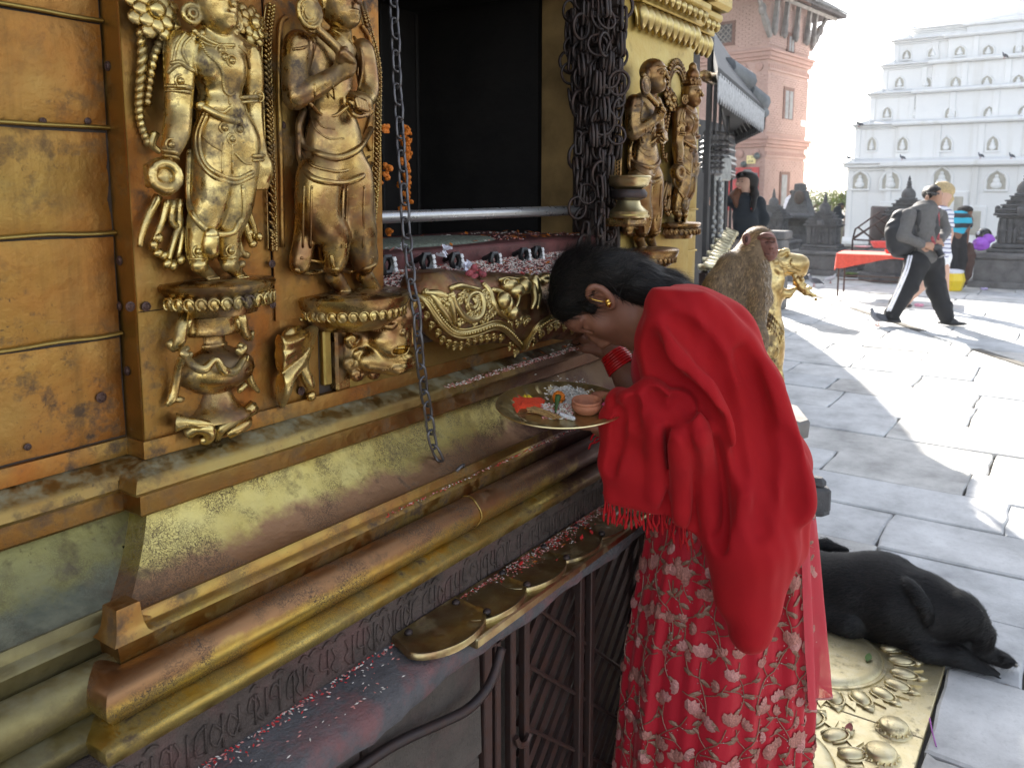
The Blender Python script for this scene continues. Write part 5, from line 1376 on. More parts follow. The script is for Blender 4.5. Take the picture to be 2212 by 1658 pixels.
# =================================================================== reliefs that belong to the front
def vase():
 b=lambda x,y,d=0.:gy(*A5(x,y),YF-d)
 s=.00029*1.15
 c=b(1290,880);h=lambda y:b(1290,y)[2]
 pr=[(.058,h(1165)),(.056,h(1140)),(.040,h(1110)),(.031,h(1070)),(.024,h(1010)),(.036,h(990)),(.058,h(930)),(.063,h(880)),(.060,h(830)),(.046,h(775)),(.030,h(750)),(.022,h(735)),(.023,h(722)),(.021,h(712)),(.019,h(700)),(.020,h(665)),(.042,h(655)),(.044,h(640)),(.042,h(620)),(.043,h(560)),(.044,h(545)),(.04,h(535))]
 mb=MB();mb.lathe(pr,(b(1290,900)[0]+.004,YF+.006,0),40,1.,.78);v=mb.o('vase_relief',G_monk,shrine,smooth=R(60))
 def tb(nm,P,r,n=14):
  mb=MB();mb.tube(spline([b(x,y,d) for x,y,d in P],n),np.interp(np.linspace(0,1,n),np.linspace(0,1,len(r)),r),8);mb.o(nm,G_fig,v,smooth=True)
 tb('ribbon',[(1135,515,.012),(1100,600,.02),(1085,690,.02),(1050,735,.014),(1015,700,.010)],(.006,.008,.0095,.008,.006));tb('ribbon',[(1160,525,.012),(1135,590,.018),(1125,655,.014)],(.005,.006,.003))
 tb('ribbon',[(1425,500,.012),(1455,560,.02),(1470,640,.018),(1505,680,.014),(1520,640,.010)],(.006,.008,.008,.006,.004));tb('ribbon',[(1400,530,.012),(1430,590,.018),(1440,650,.014)],(.005,.006,.003))
 tb('ribbon',[(1110,780,.03),(1080,850,.02),(1060,960,.012),(1035,1050,.010),(1000,1088,.008)],(.006,.0055,.006,.007,.003));tb('ribbon',[(1050,1050,.010),(1085,1052,.010),(1105,1050,.008)],(.004,.005,.003))
 tb('ribbon',[(1475,790,.03),(1495,880,.018),(1515,950,.012),(1560,1005,.008)],(.006,.0055,.006,.003));tb('ribbon',[(1480,960,.010),(1450,990,.010),(1440,1010,.008)],(.005,.005,.003))
 tb('swag',[(1120,790,.036),(1170,850,.052),(1235,868,.058),(1300,810,.060),(1350,880,.058),(1420,880,.050),(1480,790,.034)],(.004,.006,.007,.004,.007,.006,.004),28)
 tb('handle',[(1130,740,.03),(1100,770,.034),(1130,790,.036),(1155,770,.036)],(.004,.006,.006,.003));tb('handle',[(1435,720,.03),(1470,740,.034),(1445,765,.036),(1425,745,.036)],(.004,.006,.006,.003))
 for P,r in(([(1060,1190,.014),(1130,1190,.022),(1200,1200,.026),(1280,1210,.026)],(.014,.008,.008,.006)),([(1130,1260,.012),(1190,1225,.022),(1260,1240,.026),(1250,1290,.02),(1205,1300,.016)],(.009,.009,.010,.009,.006)),([(1310,1290,.014),(1330,1230,.024),(1390,1180,.024),(1450,1150,.02),(1520,1100,.012)],(.005,.008,.010,.010,.012)),([(1370,1260,.012),(1420,1230,.018),(1480,1200,.016),(1500,1170,.01)],(.009,.010,.009,.006))):tb('scroll_foot',P,r,16)
vase()
def acanthus():
 b=lambda x,y,d=0.:gy(*A6(x,y),YF-d)
 S=Sculpt((XS-.01,YF-.045,1.28),(x1+.01,YF+.006,1.46),.0015)
 for P,r in(([(410,600,.004),(300,680,.016),(200,720,.022),(140,690,.022),(115,650,.016)],(.004,.010,.011,.010,.012)),([(400,610,.004),(290,720,.016),(180,790,.022),(110,770,.018)],(.004,.009,.012,.011)),([(400,620,.004),(290,760,.016),(150,870,.022),(85,950,.018),(105,1020,.012)],(.004,.009,.010,.011,.007)),([(395,640,.004),(300,820,.016),(220,920,.022),(200,1000,.020),(195,1090,.008)],(.004,.010,.013,.012,.004)),([(390,660,.004),(320,840,.014),(340,920,.016),(365,970,.014)],(.004,.008,.009,.007)),([(300,620,.006),(250,640,.012),(210,670,.012)],(.004,.006,.005))):S.curve([b(*q) for q in P],r,.004)
 S.ell(b(368,1030,.006),(.009,.008,.009),.002)
 S.o('acanthus_relief',G_fig,shrine)
acanthus()
def guardian():
 """open-jawed guardian head at the end of the sill"""
 b=lambda x,y,d=0.:gy(*A6(x,y),YF-d)
 S=Sculpt((x3-.045,YF-.10,1.285),(x3+.145,YF+.006,1.465),.0015)
 S.ell(b(640,760,.012),(.03,.015,.05),.01);S.ell(b(870,560,.045),(.040,.035,.032),.012);S.ell(b(830,690,.038),(.040,.035,.035),.015);S.ell(b(905,690,.060),(.016,.018,.024),.008);S.ell(b(965,640,.060),(.014,.016,.030),.008)
 S.ell(b(850,740,.045),(.034,.03,.018),.008);S.cap(b(700,820,.03),b(900,850,.055),.020,.016,.01);S.ell(b(900,800,.050),(.030,.024,.014),.006)
 S.curve([b(790,850,.03),b(880,870,.06),b(985,835,.062)],(.010,.010,.008),.004)
 S.curve([b(760,600,.055),b(860,610,.068),b(900,540,.066)],.0045,.002);S.curve([b(900,530,.06),b(930,450,.056),b(960,430,.05),b(985,470,.052),b(960,530,.058)],(.008,.010,.010,.009,.006),.003)
 S.curve([b(870,520,.056),b(885,470,.056),b(915,450,.05)],(.010,.009,.006),.003)
 for k in range(7):S.cap(b(740+16*k,575,.060),b(738+16*k,640,.058),.0024,.0018,.001)
 S.ell(b(940,535,.066),(.007,.006,.007),.002,'sub');S.ell(b(905,750,.066),(.02,.016,.008),.004,'sub');S.ell(b(920,650,.074),(.006,)*3,.002)
 for(x,y,r) in((610,690,34),(660,780,34),(600,830,30),(690,860,30),(640,900,26),(740,890,24)):
  S.curve([b(x+r*math.cos(t)*(1-t/9),y+r*math.sin(t)*(1-t/9),.022+.001*t) for t in np.linspace(0,6.5,9)],(.006,.005,.004),.003)
 for k in range(12):S.ell(b(800+16*k,875-2.2*k,.066),(.0026,)*3,.001)
 S.o('guardian_head',G_monk,shrine)
guardian()
def apron():
 t=thing('apron_relief','gilded openwork apron of scrolls and a sea monster hanging below the window sill','relief',(1.54,YF-.03,1.3))
 X0_,X1_=gy(870,650,YF-.06)[0],2.12
 S=Sculpt((X0_-.02,YF-.125,1.27),(X1_,YF-.015,1.475),.0016)
 def c(x,y,d=.075):
  p=gy(*C1(x,y),YF-d);return p
# backing shell, curving out below the sill
 for k in range(0,32):
  x=560+k*52;yt=400-.02*x;yb=860-20*math.sin(k) if x>800 else 560+(x-560)*1.2
  S.curve([c(x,yt+130,.024),c(x,(yt+yb)/2+20,.036),c(x,yb-100,.042)],.020,.045)
 S.o('backing',G_under,t,2);c0=c;Sb=S;S=Orn('scroll',G_apron)
 c=lambda x,y,d=.075:(lambda p:c0(x,y,.050+max(0.,d-.078)) if p is None else p)(hit(Sb,*C1(x,y),.0022+max(0.,d-.078)))
 band=[(450,505),(560,560),(640,670),(740,800),(840,890),(960,922),(1120,890),(1290,832),(1400,850),(1500,930),(1590,1030),(1645,1085),(1690,980),(1780,860),(1900,775),(2050,730),(2200,760),(2350,790),(2500,740),(2650,660),(2780,560)]
 bl=[c(x,y,.074) for x,y in band];Q=spline(bl,110)
 S.curve(Q,.0078,n=110)
 Tn=np.gradient(Q,axis=0);Tn/=np.linalg.norm(Tn,axis=1,keepdims=True);Nn=np.cross(Tn,[0,-1,0])
 for s in(-1,1):S.curve(Q+Nn*s*.0082+[0,-.005,0],.0022,n=110)
 bs=MB();[bs.ell(q+[0,-.0085,0],(.0030,)*3,6,4) for q in Q];bs.o('bead_row',G_apron,t,smooth=True,kind='stuff')
 def curl(x,y,r=26,flip=1,d=.074):
  S.curve([c(x+r*math.cos(a)*flip,y+r*math.sin(a),d) for a in np.linspace(-2.6,2.4,9)],.0031,.001);S.ell(c(x,y,d),(.0024,)*3,.001);S.cap(c(x-4*flip,y+r*.9,d),c(x-14*flip,y+r*2.1,d-.004),.0042,.0030,.002)
 low=[(510,620),(570,720),(625,830),(700,910),(745,990),(815,1030),(885,1050),(960,1050),(1035,1020),(1110,990),(1180,980),(1250,970),(1325,960),(1400,970),(1500,1060),(1560,1130),(1760,1010),(1840,930),(1930,870),(2010,840),(2100,850),(2190,880)]
 for x,y in low:curl(x,y-8)
 S.curve([c(x,y) for x,y in((850,490),(890,600),(980,730),(1090,775),(1180,710),(1195,560),(1130,480),(1040,510),(1020,610),(1085,655),(1125,590),(1085,545))],(.006,.0065,.0068,.007,.007,.0066,.006,.0055,.005,.005,.005,.004),.002,n=44)
 for(x,y,r,f) in((625,540,30,1),(735,590,34,-1),(820,560,34,1),(930,570,30,1),(880,690,34,-1),(790,710,28,1),(940,790,30,1),(1240,570,32,-1),(1220,720,32,1),(1290,690,30,-1),(1000,470,30,-1),(700,490,30,1)):curl(x,y,r,f,.078)
 for P in([(540,470),(680,480),(800,520)],[(840,420),(930,400),(1040,420),(1150,440)],[(560,450),(640,510),(700,600),(780,700),(840,800)],[(820,540),(860,660),(880,800)],[(1200,380),(1270,470),(1310,600),(1380,700),(1480,760)],[(1300,440),(1400,480),(1460,560)]):S.curve([c(x,y,.078) for x,y in P],(.0055,.0075,.005),.003)
# sea monster with curled snout
 for(x,y,d,r) in((1480,390,.085,(.024,.018,.016)),(1610,340,.085,(.022,.018,.012)),(1560,450,.095,(.022,.018,.016)),(1640,400,.095,(.020,.018,.018)),(1420,560,.09,(.020,.016,.018)),(1530,690,.095,(.014,.014,.014)),(1480,610,.092,(.012,.012,.018)),(1880,310,.085,(.026,.018,.012)),(1760,420,.085,(.012,.016,.03))):S.ell(c(x,y,d),r,.008)
 S.curve([c(1380,330,.085),c(1460,315,.098),c(1560,325,.104),c(1630,330,.095)],.0045,.002);S.torus(c(1462,362,.104),(-.3,-1,.2),.0075,.0022,.001);S.ell(c(1462,362,.104),(.0046,)*3,.001)
 S.curve([c(1600,470,.105),c(1585,570,.108),c(1545,665,.100)],(.0042,.0035,.003),.002);S.curve([c(1640,470,.105),c(1700,460,.106)],.004,.002)
 S.curve([c(1690,290,.09),c(1750,420,.098),c(1770,540,.095),c(1740,640,.09)],(.007,.009,.008,.004),.003);S.curve([c(1790,330,.09),c(1820,480,.09),c(1800,640,.088)],(.006,.006,.003),.003)
 S.curve([c(1760,300,.09),c(1850,345,.098),c(1920,345,.096)],.005,.002);S.ell(c(1875,295,.1),(.005,)*3,.001)
 for(x,y,r,f) in((1420,690,26,1),(1640,770,30,-1),(1580,800,26,1),(1690,760,24,1),(1500,800,26,-1),(1980,480,30,1),(2100,520,30,1),(2050,620,30,-1),(2200,560,30,1)):curl(x,y,r,f,.078)
 rr=np.random.default_rng(3);pts=[(x,y) for x,y,*_ in()]
 for _ in range(46):
  x,y=rr.uniform(560,1380),rr.uniform(450,830)
  yb_=np.interp(x,[q[0]for q in band[:8]],[q[1]for q in band[:8]])
  if y<yb_-55:curl(x,y,rr.uniform(20,34),rr.choice([-1,1]),.077)
 S.done(t)
apron()
# red powder smear on the apron top
# =================================================================== CHAINS
def link_mesh(name,L,W,r,mat,n=12,flat=None):
 mb=MB();P=[]
 for t in np.linspace(0,2*math.pi,n,endpoint=False):
  P.append((W*math.cos(t),0,(L-W)*(1 if math.sin(t)>1e-6 else(-1 if math.sin(t)<-1e-6 else 0))+W*math.sin(t)))
 mb.tube(P,r,7,closed=True);v,f=mb.out();return mesh_of(name,v,f,mat,None,True)
def hang(pts,t,me,pitch,name='link',twist0=0.,jit=.06):
 """links threaded along a path, alternately turned"""
 Q=spline(pts,400);s=np.concatenate([[0],np.cumsum(np.linalg.norm(np.diff(Q,axis=0),axis=1))]);n=int(s[-1]/pitch)
 for i in range(n):
  u=(i+.5)*pitch;p=np.array([np.interp(u,s,Q[:,k]) for k in range(3)]);e=np.array([np.interp(min(u+.004,s[-1]),s,Q[:,k]) for k in range(3)])-np.array([np.interp(max(u-.004,0),s,Q[:,k]) for k in range(3)]);e/=np.linalg.norm(e)
  x=np.cross([0,-1.,0],e);x/=np.linalg.norm(x);y=np.cross(e,x);a=twist0+(math.pi/2 if i%2 else 0)+random.uniform(-jit,jit)
  rx=x*math.cos(a)+y*math.sin(a);ry=np.cross(e,rx)
  inst(me,name,t,p,np.stack([rx,ry,e],1))
ch=thing('hanging_chain','long single iron chain hanging in front of the window down to the copper moulding','chain',gy(*A2(950,0),1.07))
lk=link_mesh('link',.0195,.0092,.0026,IRON)
cp=[]
for(q,Y) in((A2(948,-80),1.065),(A2(953,60),1.06),(A2(962,200),1.052),(A2(968,380),1.043),(A2(974,550),1.036),(A2(986,720),1.028),(A2(995,905),1.02),(A2(1008,1080),1.010),(A2(1020,1260),1.0),(A2(1036,1540),.985),(A6(958,200),.96),(A6(975,370),.94),(A6(1005,530),.925),(A6(1015,700),.925),(A6(1032,860),.93),(A6(1052,1010),.945),(A6(1078,1150),.955),(A6(1098,1290),.958),(A6(1140,1400),.955),(A6(1200,1450),.945)):cp.append(gy(*q,Y))
hang(cp,ch,lk,.0305)
e_=link_mesh('end_link',.027,.013,.0032,IRON);p=gy(*A6(1238,1505),.935);inst(e_,'end_link',ch,p,rotz(.2)@rotx(R(38))@roty(R(-8)))
# tangle of rusty rings in the window's right jamb
tg=thing('chain_cluster','thick tangle of rusty ring chains hanging at the right jamb of the window','chains',(1.93,1.08,2.0))
big=link_mesh('ring',.0300,.0290,.0042,IRON_C,16);strap=link_mesh('strap_link',.028,.0075,.0042,IRON_C,12)
rr=random.Random(5)
cols=[(430,-40,1.02,900,0),(480,-60,1.0,1500,1),(340,-30,1.05,1320,2),(560,-20,.99,900,3),(290,60,1.09,640,4),(390,300,1.04,1560,5),(510,200,1.01,1480,6),(260,-60,1.12,420,7)]
for(x,y0,Y,y1,k) in cols:
 y=y0+18*k;i=0
 while y<y1:
  xx=x-(y-400)*.03+rr.uniform(-14,14);p=gy(*A3(xx,y),Y+rr.uniform(-.012,.012))
  if i%2==0:
   inst(big,'ring',tg,p,rotz(rr.uniform(-.8,.5))@roty(rr.uniform(-.5,.5))@rotx(rr.uniform(-.3,.3)),(rr.uniform(.8,1.1),)*3);y+=78
  else:
   for s in(-1,1):inst(strap,'strap_link',tg,p+np.array([s*.009,-.004,0]),rotz(rr.uniform(.8,1.9))@roty(rr.uniform(-.15,.15)))
   y+=78
  i+=1
p=gy(*A3(565,545),.985);inst(link_mesh('oval_ring',.040,.018,.0042,IRON_C,16),'oval_ring',tg,p,rotz(-.5))
# =================================================================== lamp stand in front of the right monk
p=gy(*A3(625,1230),.955);k=.0009
lamp_c=p
t=thing('lamp_stand','brass cup and flared bell shaped lamp stand before the right hand monk','lamp stand',(p[0],p[1],1.42))
zz=lambda y:gy(*A3(625,y),p[1])[2]
mb=MB();mb.lathe([(.052,zz(1312)),(.054,zz(1300)),(.048,zz(1292)),(.050,zz(1275)),(.045,zz(1268)),(.032,zz(1240)),(.028,zz(1210))],(p[0],p[1],0),28);mb.o('bell_foot',BRASS,t,smooth=R(50))
mb=MB();mb.lathe([(.028,zz(1211)),(.045,zz(1190)),(.047,zz(1165)),(.040,zz(1142))],(p[0],p[1],0),24);mb.o('neck',IRON_D,t,smooth=R(50))
mb=MB();mb.lathe([(.030,zz(1143)),(.048,zz(1120)),(.052,zz(1090)),(.054,zz(1075)),(.057,zz(1068)),(.054,zz(1060)),(.048,zz(1075)),(.01,zz(1100))],(p[0],p[1],0),28);mb.o('cup',BRASS,t,smooth=R(50))
mb=MB();mb.box((p[0]-.05,p[1]-.03,zz(1312)-.022),(p[0]+.05,YF+.002,zz(1312)),.006);mb.o('bracket',G_monk,t)
# =================================================================== marigold garland, offerings
MARI=plain('marigold_orange',(.55,.15,.008),.7,var=.3,sc=200);RICE=plain('rice_grain',(.62,.56,.50),.6,var=.15,sc=90);RICER=plain('reddened_rice',(.50,.20,.17),.6,var=.3,sc=90)
PETR=plain('red_petal',(.55,.02,.02),.6,var=.2);PAPER=plain('crumpled_paper',(.70,.70,.78),.7,var=.05);PAPB=plain('blue_print',(.08,.13,.45),.6);SINDUR=plain('vermilion_powder',(.75,.06,.015),.9,var=.15,sc=150,bump=.4);LEAFG=plain('green_leaf_bit',(.06,.11,.02),.6)
gl=thing('marigold_garland','thin marigold garland hanging inside the window behind the chain','garland',gy(*A2(1040,900),1.2))
mar_me=None
for i in range(26):
 y=850+i*22;x=1040+12*math.sin(i*2.1)-(40 if i%7==3 else 0)
 mb=MB()
 for k in range(5):mb.ell(rng.normal(0,.0025,3),(.0065,.0065,.0035),6,4,rotx(rng.uniform(0,3))@roty(rng.uniform(0,3)))
 v,f=mb.out();o=obj('flower',(v+gy(*A2(x,y),1.26),f),MARI,gl)
for i,(x,y) in enumerate(((905,860),(905,1120),(905,1180),(915,1520))):
 p=gy(*A2(x,y),1.16);mb=MB()
 for k in range(6):mb.ell(p+rng.normal(0,.005,3),(.007,.007,.004),6,4,rotx(rng.uniform(0,3)))
 mb.o('flower',MARI,gl)
def scatter(name,n,fn,mats,size,seed=1,kind='stuff',shape='grain'):
 r=np.random.default_rng(seed);V=[];F=[];Mi=[]
 base=np.array([[1,0,0],[0,.36,0],[-1,0,0],[0,-.36,0],[0,0,.36],[0,0,-.36]])
 bf=[(0,1,4),(1,2,4),(2,3,4),(3,0,4),(1,0,5),(2,1,5),(3,2,5),(0,3,5)]
 for i in range(n):
  p=fn(r)
  if p is None:continue
  a=r.uniform(0,6.28);m=rotz(a)@roty(r.normal(0,.25));s=size*r.uniform(.7,1.3)
  if shape=='petal':q=(base*[1,1.3,.25])*s
  else:q=base*s
  k=len(V);V+=list(q@m.T+p+[0,0,size*.3]);F+=[tuple(k+j for j in t) for t in bf];Mi+=[int(r.integers(0,len(mats)))]*8
 o=obj(name,(np.array(V),F),mats,None,mi=Mi);o['kind']=kind;return o
def on_rect(x0,x1,y0,y1,z,clump=0):
 def f(r):
  x,y=r.uniform(x0,x1),r.uniform(y0,y1)
  if clump and noise3(np.array([[x,y,0]]),clump,5)[0]<-.05:return None
  return np.array([x,y,z])
 return f
def tags(o,lab,cat):o['label']=lab;o['category']=cat;return o
def on_sill(r):
 y=r.uniform(.972,1.085);return np.array([r.uniform(XJ,XJR),y,sill_z(y)+.001])
scatter('rice',5200,on_sill,[RICE,RICE,RICER,RICE,RICER],.0036,1)
scatter('petals',70,on_sill,[MARI,MARI,PETR],.009,2,shape='petal')
scatter('rice',700,on_rect(XJ,XJR,1.10,1.4,zi+.001,14),[RICE,RICER],.0045,3)
scatter('petals',90,on_rect(XJ,XJR,1.10,1.4,zi+.002),[MARI,MARI,RICER],.010,4,shape='petal')
mb=MB();pm=gy(*A2(1350,1570),1.2)
mb.lathe([(.21,0),(.19,.008),(.12,.013),(.001,.016)],(1.42,1.24,zi-.001),40,1.3,.5);tags(mb.o('rice_heap',plain('grey_green_rice',(.17,.19,.15),.9,var=.5,sc=160,bump=.8),None,smooth=True),'flat grey green heap of offered rice behind the window bar','rice heap')
scatter('rice',900,lambda r:(lambda x:np.array([x,YF-.034-r.uniform(-.004,.022),1.2455+.004-0.000]))(r.uniform(1.2,2.2)),[RICE,RICER,RICER],.0030,6)
scatter('petals',40,lambda r:np.array([r.normal(1.75,.12),YF-r.uniform(.006,.03),1.253]),[MARI,PETR,RICE],.008,7,shape='petal')
scatter('rice',380,lambda r:(lambda x:np.array([x,YF-.116+r.normal(0,.0025),1.0935]))(r.uniform(.95,2.0)),[RICE,RICER,PETR],.0026,8)
scatter('rice',520,lambda r:(lambda x,y:np.array([x,y,ZS+.0025]))(r.uniform(.1,1.05),YF-.155-abs(r.normal(0,.012))),[RICE,RICER,PETR],.0030,9)
scatter('rice',160,on_rect(.1,1.0,.79,.86,ZS+.002),[RICE,RICER],.0030,10)
# crumpled papers
def paper(q,Y,s,lab,seed,blue=False):
 p=gy(*q,Y);r=np.random.default_rng(seed);t=thing('paper_scrap',lab,'paper',p,'crumpled paper scraps at the eye bolts')
 n=9;U,W=np.meshgrid(np.linspace(-1,1,n),np.linspace(-1,1,n));G=np.stack([U*s,r.normal(0,.22,U.shape)*s+.5*s*np.sin(2.5*U+2*W),W*s*.8+r.normal(0,.12,U.shape)*s],2)@rotx(.5).T+p
 mb=MB();mb.grid(G);mb.o('sheet',PAPER,t)
 if blue:mb=MB();mb.grid(G[2:5,4:6]+[0,-.002,.001]);mb.o('print',PAPB,t)
paper(C1(770,10),1.045,.014,'white paper scrap stuck over the second eye bolt from the chain',1);paper(C1(1010,210),1.02,.018,'crumpled white and blue paper on the rice below the eye bolts',2,True);paper(A6(918,130),1.06,.008,'tiny pale paper scrap behind the hanging chain',3)
# red cloth/flower lump on the apron
p=gy(*C1(1110,390),YF-.06);mb=MB()
for k in range(16):mb.ell(p+rng.normal(0,1,3)*[.012,.006,.014],(.009,.007,.009),7,5,rotx(rng.uniform(0,3)))
tags(mb.o('flower_clump',plain('crimson_clump',(.25,.05,.06),.8,var=.6,sc=120),None,smooth=True),'wet dark red clump of petals stuck on the scrollwork apron','flowers')
p=gy(*C1(505,415),YF-.03);mb=MB()
for k in range(6):mb.ell(p+rng.normal(0,.004,3),(.007,.005,.006),7,5)
tags(mb.o('red_flower',PETR,None,smooth=True),'small bright red flower on the sill right of the chain','flower')
# =================================================================== brass plates on the stone slab
bp=thing('brass_cover','overlapping rounded brass cover plates nailed along the stone slab edge','cover plates',(1.3,.8,ZS))
xs_=[.992,1.115,1.255,1.40,1.53,1.66]
for k,x in enumerate(xs_):
 r=.090;zt=ZS+.004+.0016*(len(xs_)-k);n=22
 P=[(x+.09,.868),(x-.075,.868)]+[(x-.005+r*math.cos(a),.815+r*.60*math.sin(a)) for a in np.linspace(math.pi,2*math.pi,n)]+[(x+.078,.79)]
 c_=np.array([x,.82]);rings=[]
 for f,dz in((1.,-.010),(1.0,-.002),(.975,.0012),(.93,.0),(.85,-.0012),(.4,.0004)):
  rings.append([(c_[0]+(px-c_[0])*f,c_[1]+(py-c_[1])*f,zt+dz+(.0012*noise3(np.array([[px*f,py,k]]),30,k)[0])) for px,py in P])
 G=np.array(rings);mb=MB();mb.grid(G,wrap=True);m_=len(P);mb.add(G[-1],[tuple(range(m_))]);v,f=mb.out()
 pl=obj('plate',(v,f),BRASS_PL,bp,smooth=R(50))
 for(dx,dy) in((-.052,.03),(.074,-.035)):
  mb=MB();mb.ell((x+dx,.822+dy,zt+.002),(.0075,.0075,.006),10,6);mb.o('nail',IRON_D,pl,smooth=True)
mb=MB();mb.box((1.0,.7585,ZS-.014),(1.78,.868,ZS+.0045),.003);mb.o('under_sheet',BRASS_PL,bp)
scatter('rice',1100,lambda r:(lambda x:np.array([x,.862-abs(r.normal(0,.018)),ZS+.010]))(r.uniform(.96,1.8)),[RICE,RICER,PETR,RICER],.0028,12)
scatter('petals',26,on_rect(1.2,1.7,.79,.86,ZS+.010),[MARI,PETR,RICE],.007,13,shape='petal')
# =================================================================== THE WOMAN IN RED
WF=np.array([-.5,math.sqrt(.75),0]);WN=np.array([-WF[1],WF[0],0])  # where she faces; her left side, towards the camera
W0=dep(1460,680,1.72)
def WP(x,y,o=0.):return gpl(x,y,W0+WN*o,WN)
WAX=np.stack([WF,WN,[0,0,1.]])
PX=.00098
CLOTH=Mat('red_wool_shawl');_w=CLOTH.noise(420,2);_l=CLOTH.noise(5,4,.6)
CLOTH.set(Base_Color=CLOTH.mix(CLOTH.ramp(_l,(.3,0),(.7,1)),(.30,.004,.009),(.36,.008,.010)),Roughness=.85,Sheen_Weight=.22,Sheen_Roughness=.4,Sheen_Tint=(1.,.22,.2),Specular_IOR_Level=.2)
CLOTH.bump(CLOTH.math('ADD',_w,CLOTH.math('MULTIPLY',CLOTH.noise(35,4),1.2)),.12,.004);CLOTH=CLOTH.m
SARI=Mat('crimson_sari');_l=SARI.noise(6,4)
SARI.set(Base_Color=SARI.mix(SARI.ramp(_l,(.3,0),(.7,1)),(.36,.005,.016),(.43,.007,.021)),Roughness=.62,Sheen_Weight=.3,Sheen_Tint=(1.,.3,.3),Specular_IOR_Level=.3);SARI.bump(SARI.noise(300,2),.1,.002);SARI=SARI.m
VEIL=Mat('sheer_red_veil');VEIL.set(Base_Color=(.55,.03,.05),Roughness=.6,Alpha=.72);VEIL=VEIL.m
EMB=plain('rose_gold_thread',(.36,.145,.115),.5,.25,var=.35,sc=300,bump=.3);EMBL=plain('dull_olive_thread',(.22,.115,.075),.55,.2,var=.3,sc=300);EMBP=plain('pale_pink_thread',(.42,.18,.16),.5,.15,var=.25,sc=300);BEAD=plain('silver_bead',(.75,.72,.70),.2,.8)
SKIN=Mat('brown_skin');_s=SKIN.noise(12,5,.6)
SKIN.set(Base_Color=SKIN.mix(SKIN.ramp(_s,(.35,0),(.7,1)),(.20,.085,.052),(.27,.115,.070)),Roughness=.52,Specular_IOR_Level=.35,Subsurface_Weight=.06,Subsurface_Radius=[.008,.003,.0015]);SKIN.bump(SKIN.noise(260,3),.06,.001);SKIN=SKIN.m
def hairmat(name,col,rough=.38):
 m=Mat(name);m.set(Base_Color=m.ramp(m.noise(60,4),(.35,tuple(v*.6 for v in col)),(.7,col)),Roughness=rough,Specular_IOR_Level=.25);return m.m
HAIR=hairmat('black_hair',(.0065,.006,.006),.62)
woman=thing('person','woman in red shawl and flowered skirt bowing to the shrine with a brass tray','person',WP(1560,1990,0)*[1,1,0])
# ---- body: head, neck, trunk, both arms and hands in one skin
S=Sculpt((-.34,-.42,.86),(.56,.30,1.50),.0036,WAX,W0*[1,1,0])
hx=.83*WF+np.array([0,0,.56]);gx_=.56*WF-np.array([0,0,.83]);HR=np.stack([hx,gx_,WN],1)
S.ell(WP(1266,612),(.070,.074,.066),.01,rot=HR);S.ell(WP(1297,676),(.070,.050,.054),.02,rot=HR)
S.ell(WP(1243,688),(.030,.026,.046),.02,rot=HR)
S.chain([WP(1322,650,.045),WP(1350,690,.036),WP(1372,714,.0)],(.020,.018,.019),.025);S.chain([WP(1322,650,-.045),WP(1350,690,-.036),WP(1372,714,.0)],(.020,.018,.019),.025)
S.ell(WP(1330,712),(.030,.022,.034),.02,rot=HR);S.ell(WP(1300,700,.040),(.024,.018,.018),.02,rot=HR)
S.chain([WP(1262,706),WP(1283,726),WP(1302,742)],(.007,.009,.0115),.010);S.ell(WP(1310,741,.010),(.0085,.007,.007),.006);S.ell(WP(1310,741,-.010),(.0085,.007,.007),.006)
S.ell(WP(1268,708,.033),(.014,.010,.014),.006,'sub',rot=HR);S.ell(WP(1270,703,.032),(.0125,.0105,.0125),.003,rot=HR);S.curve([WP(1250,702,.018),WP(1249,698,.036),WP(1256,690,.050)],(.0045,.005,.003),.006)
S.ell(WP(1330,737,.0),(.0085,.0085,.022),.005,rot=HR);S.ell(WP(1343,733,.0),(.009,.0085,.020),.005,rot=HR);S.cap(WP(1336,739,.022),WP(1336,742,-.022),.0025,.0025,.002,'sub')
S.chain([WP(1322,632),WP(1380,668),WP(1440,705)],(.056,.052,.062),.03)
# ear
ear=[WP(*B7(x,y),o) for x,y,o in((720,850,.070),(672,760,.079),(690,680,.085),(760,650,.087),(850,680,.087),(930,750,.085),(985,840,.080),(985,900,.076),(945,915,.074))]
S.ell(WP(*B7(830,790),.068),(.024,.020,.012),.006,rot=HR);S.curve(ear,(.005,.0058,.006,.0058,.006,.0062,.007,.0078,.007),.003);S.curve([WP(*B7(760,780),.078),WP(*B7(790,730),.082),WP(*B7(870,790),.081),WP(*B7(890,870),.076)],.0042,.003);S.ell(WP(*B7(845,835),.082),(.009,.006,.006),.004,'sub')
# trunk
S.chain([WP(1425,705,.0),WP(1500,800),WP(1590,960),WP(1625,1075)],(.070,.082,.080,.075),.04);S.chain([WP(1450,710,.13),WP(1450,705,-.14)],.050,.04)
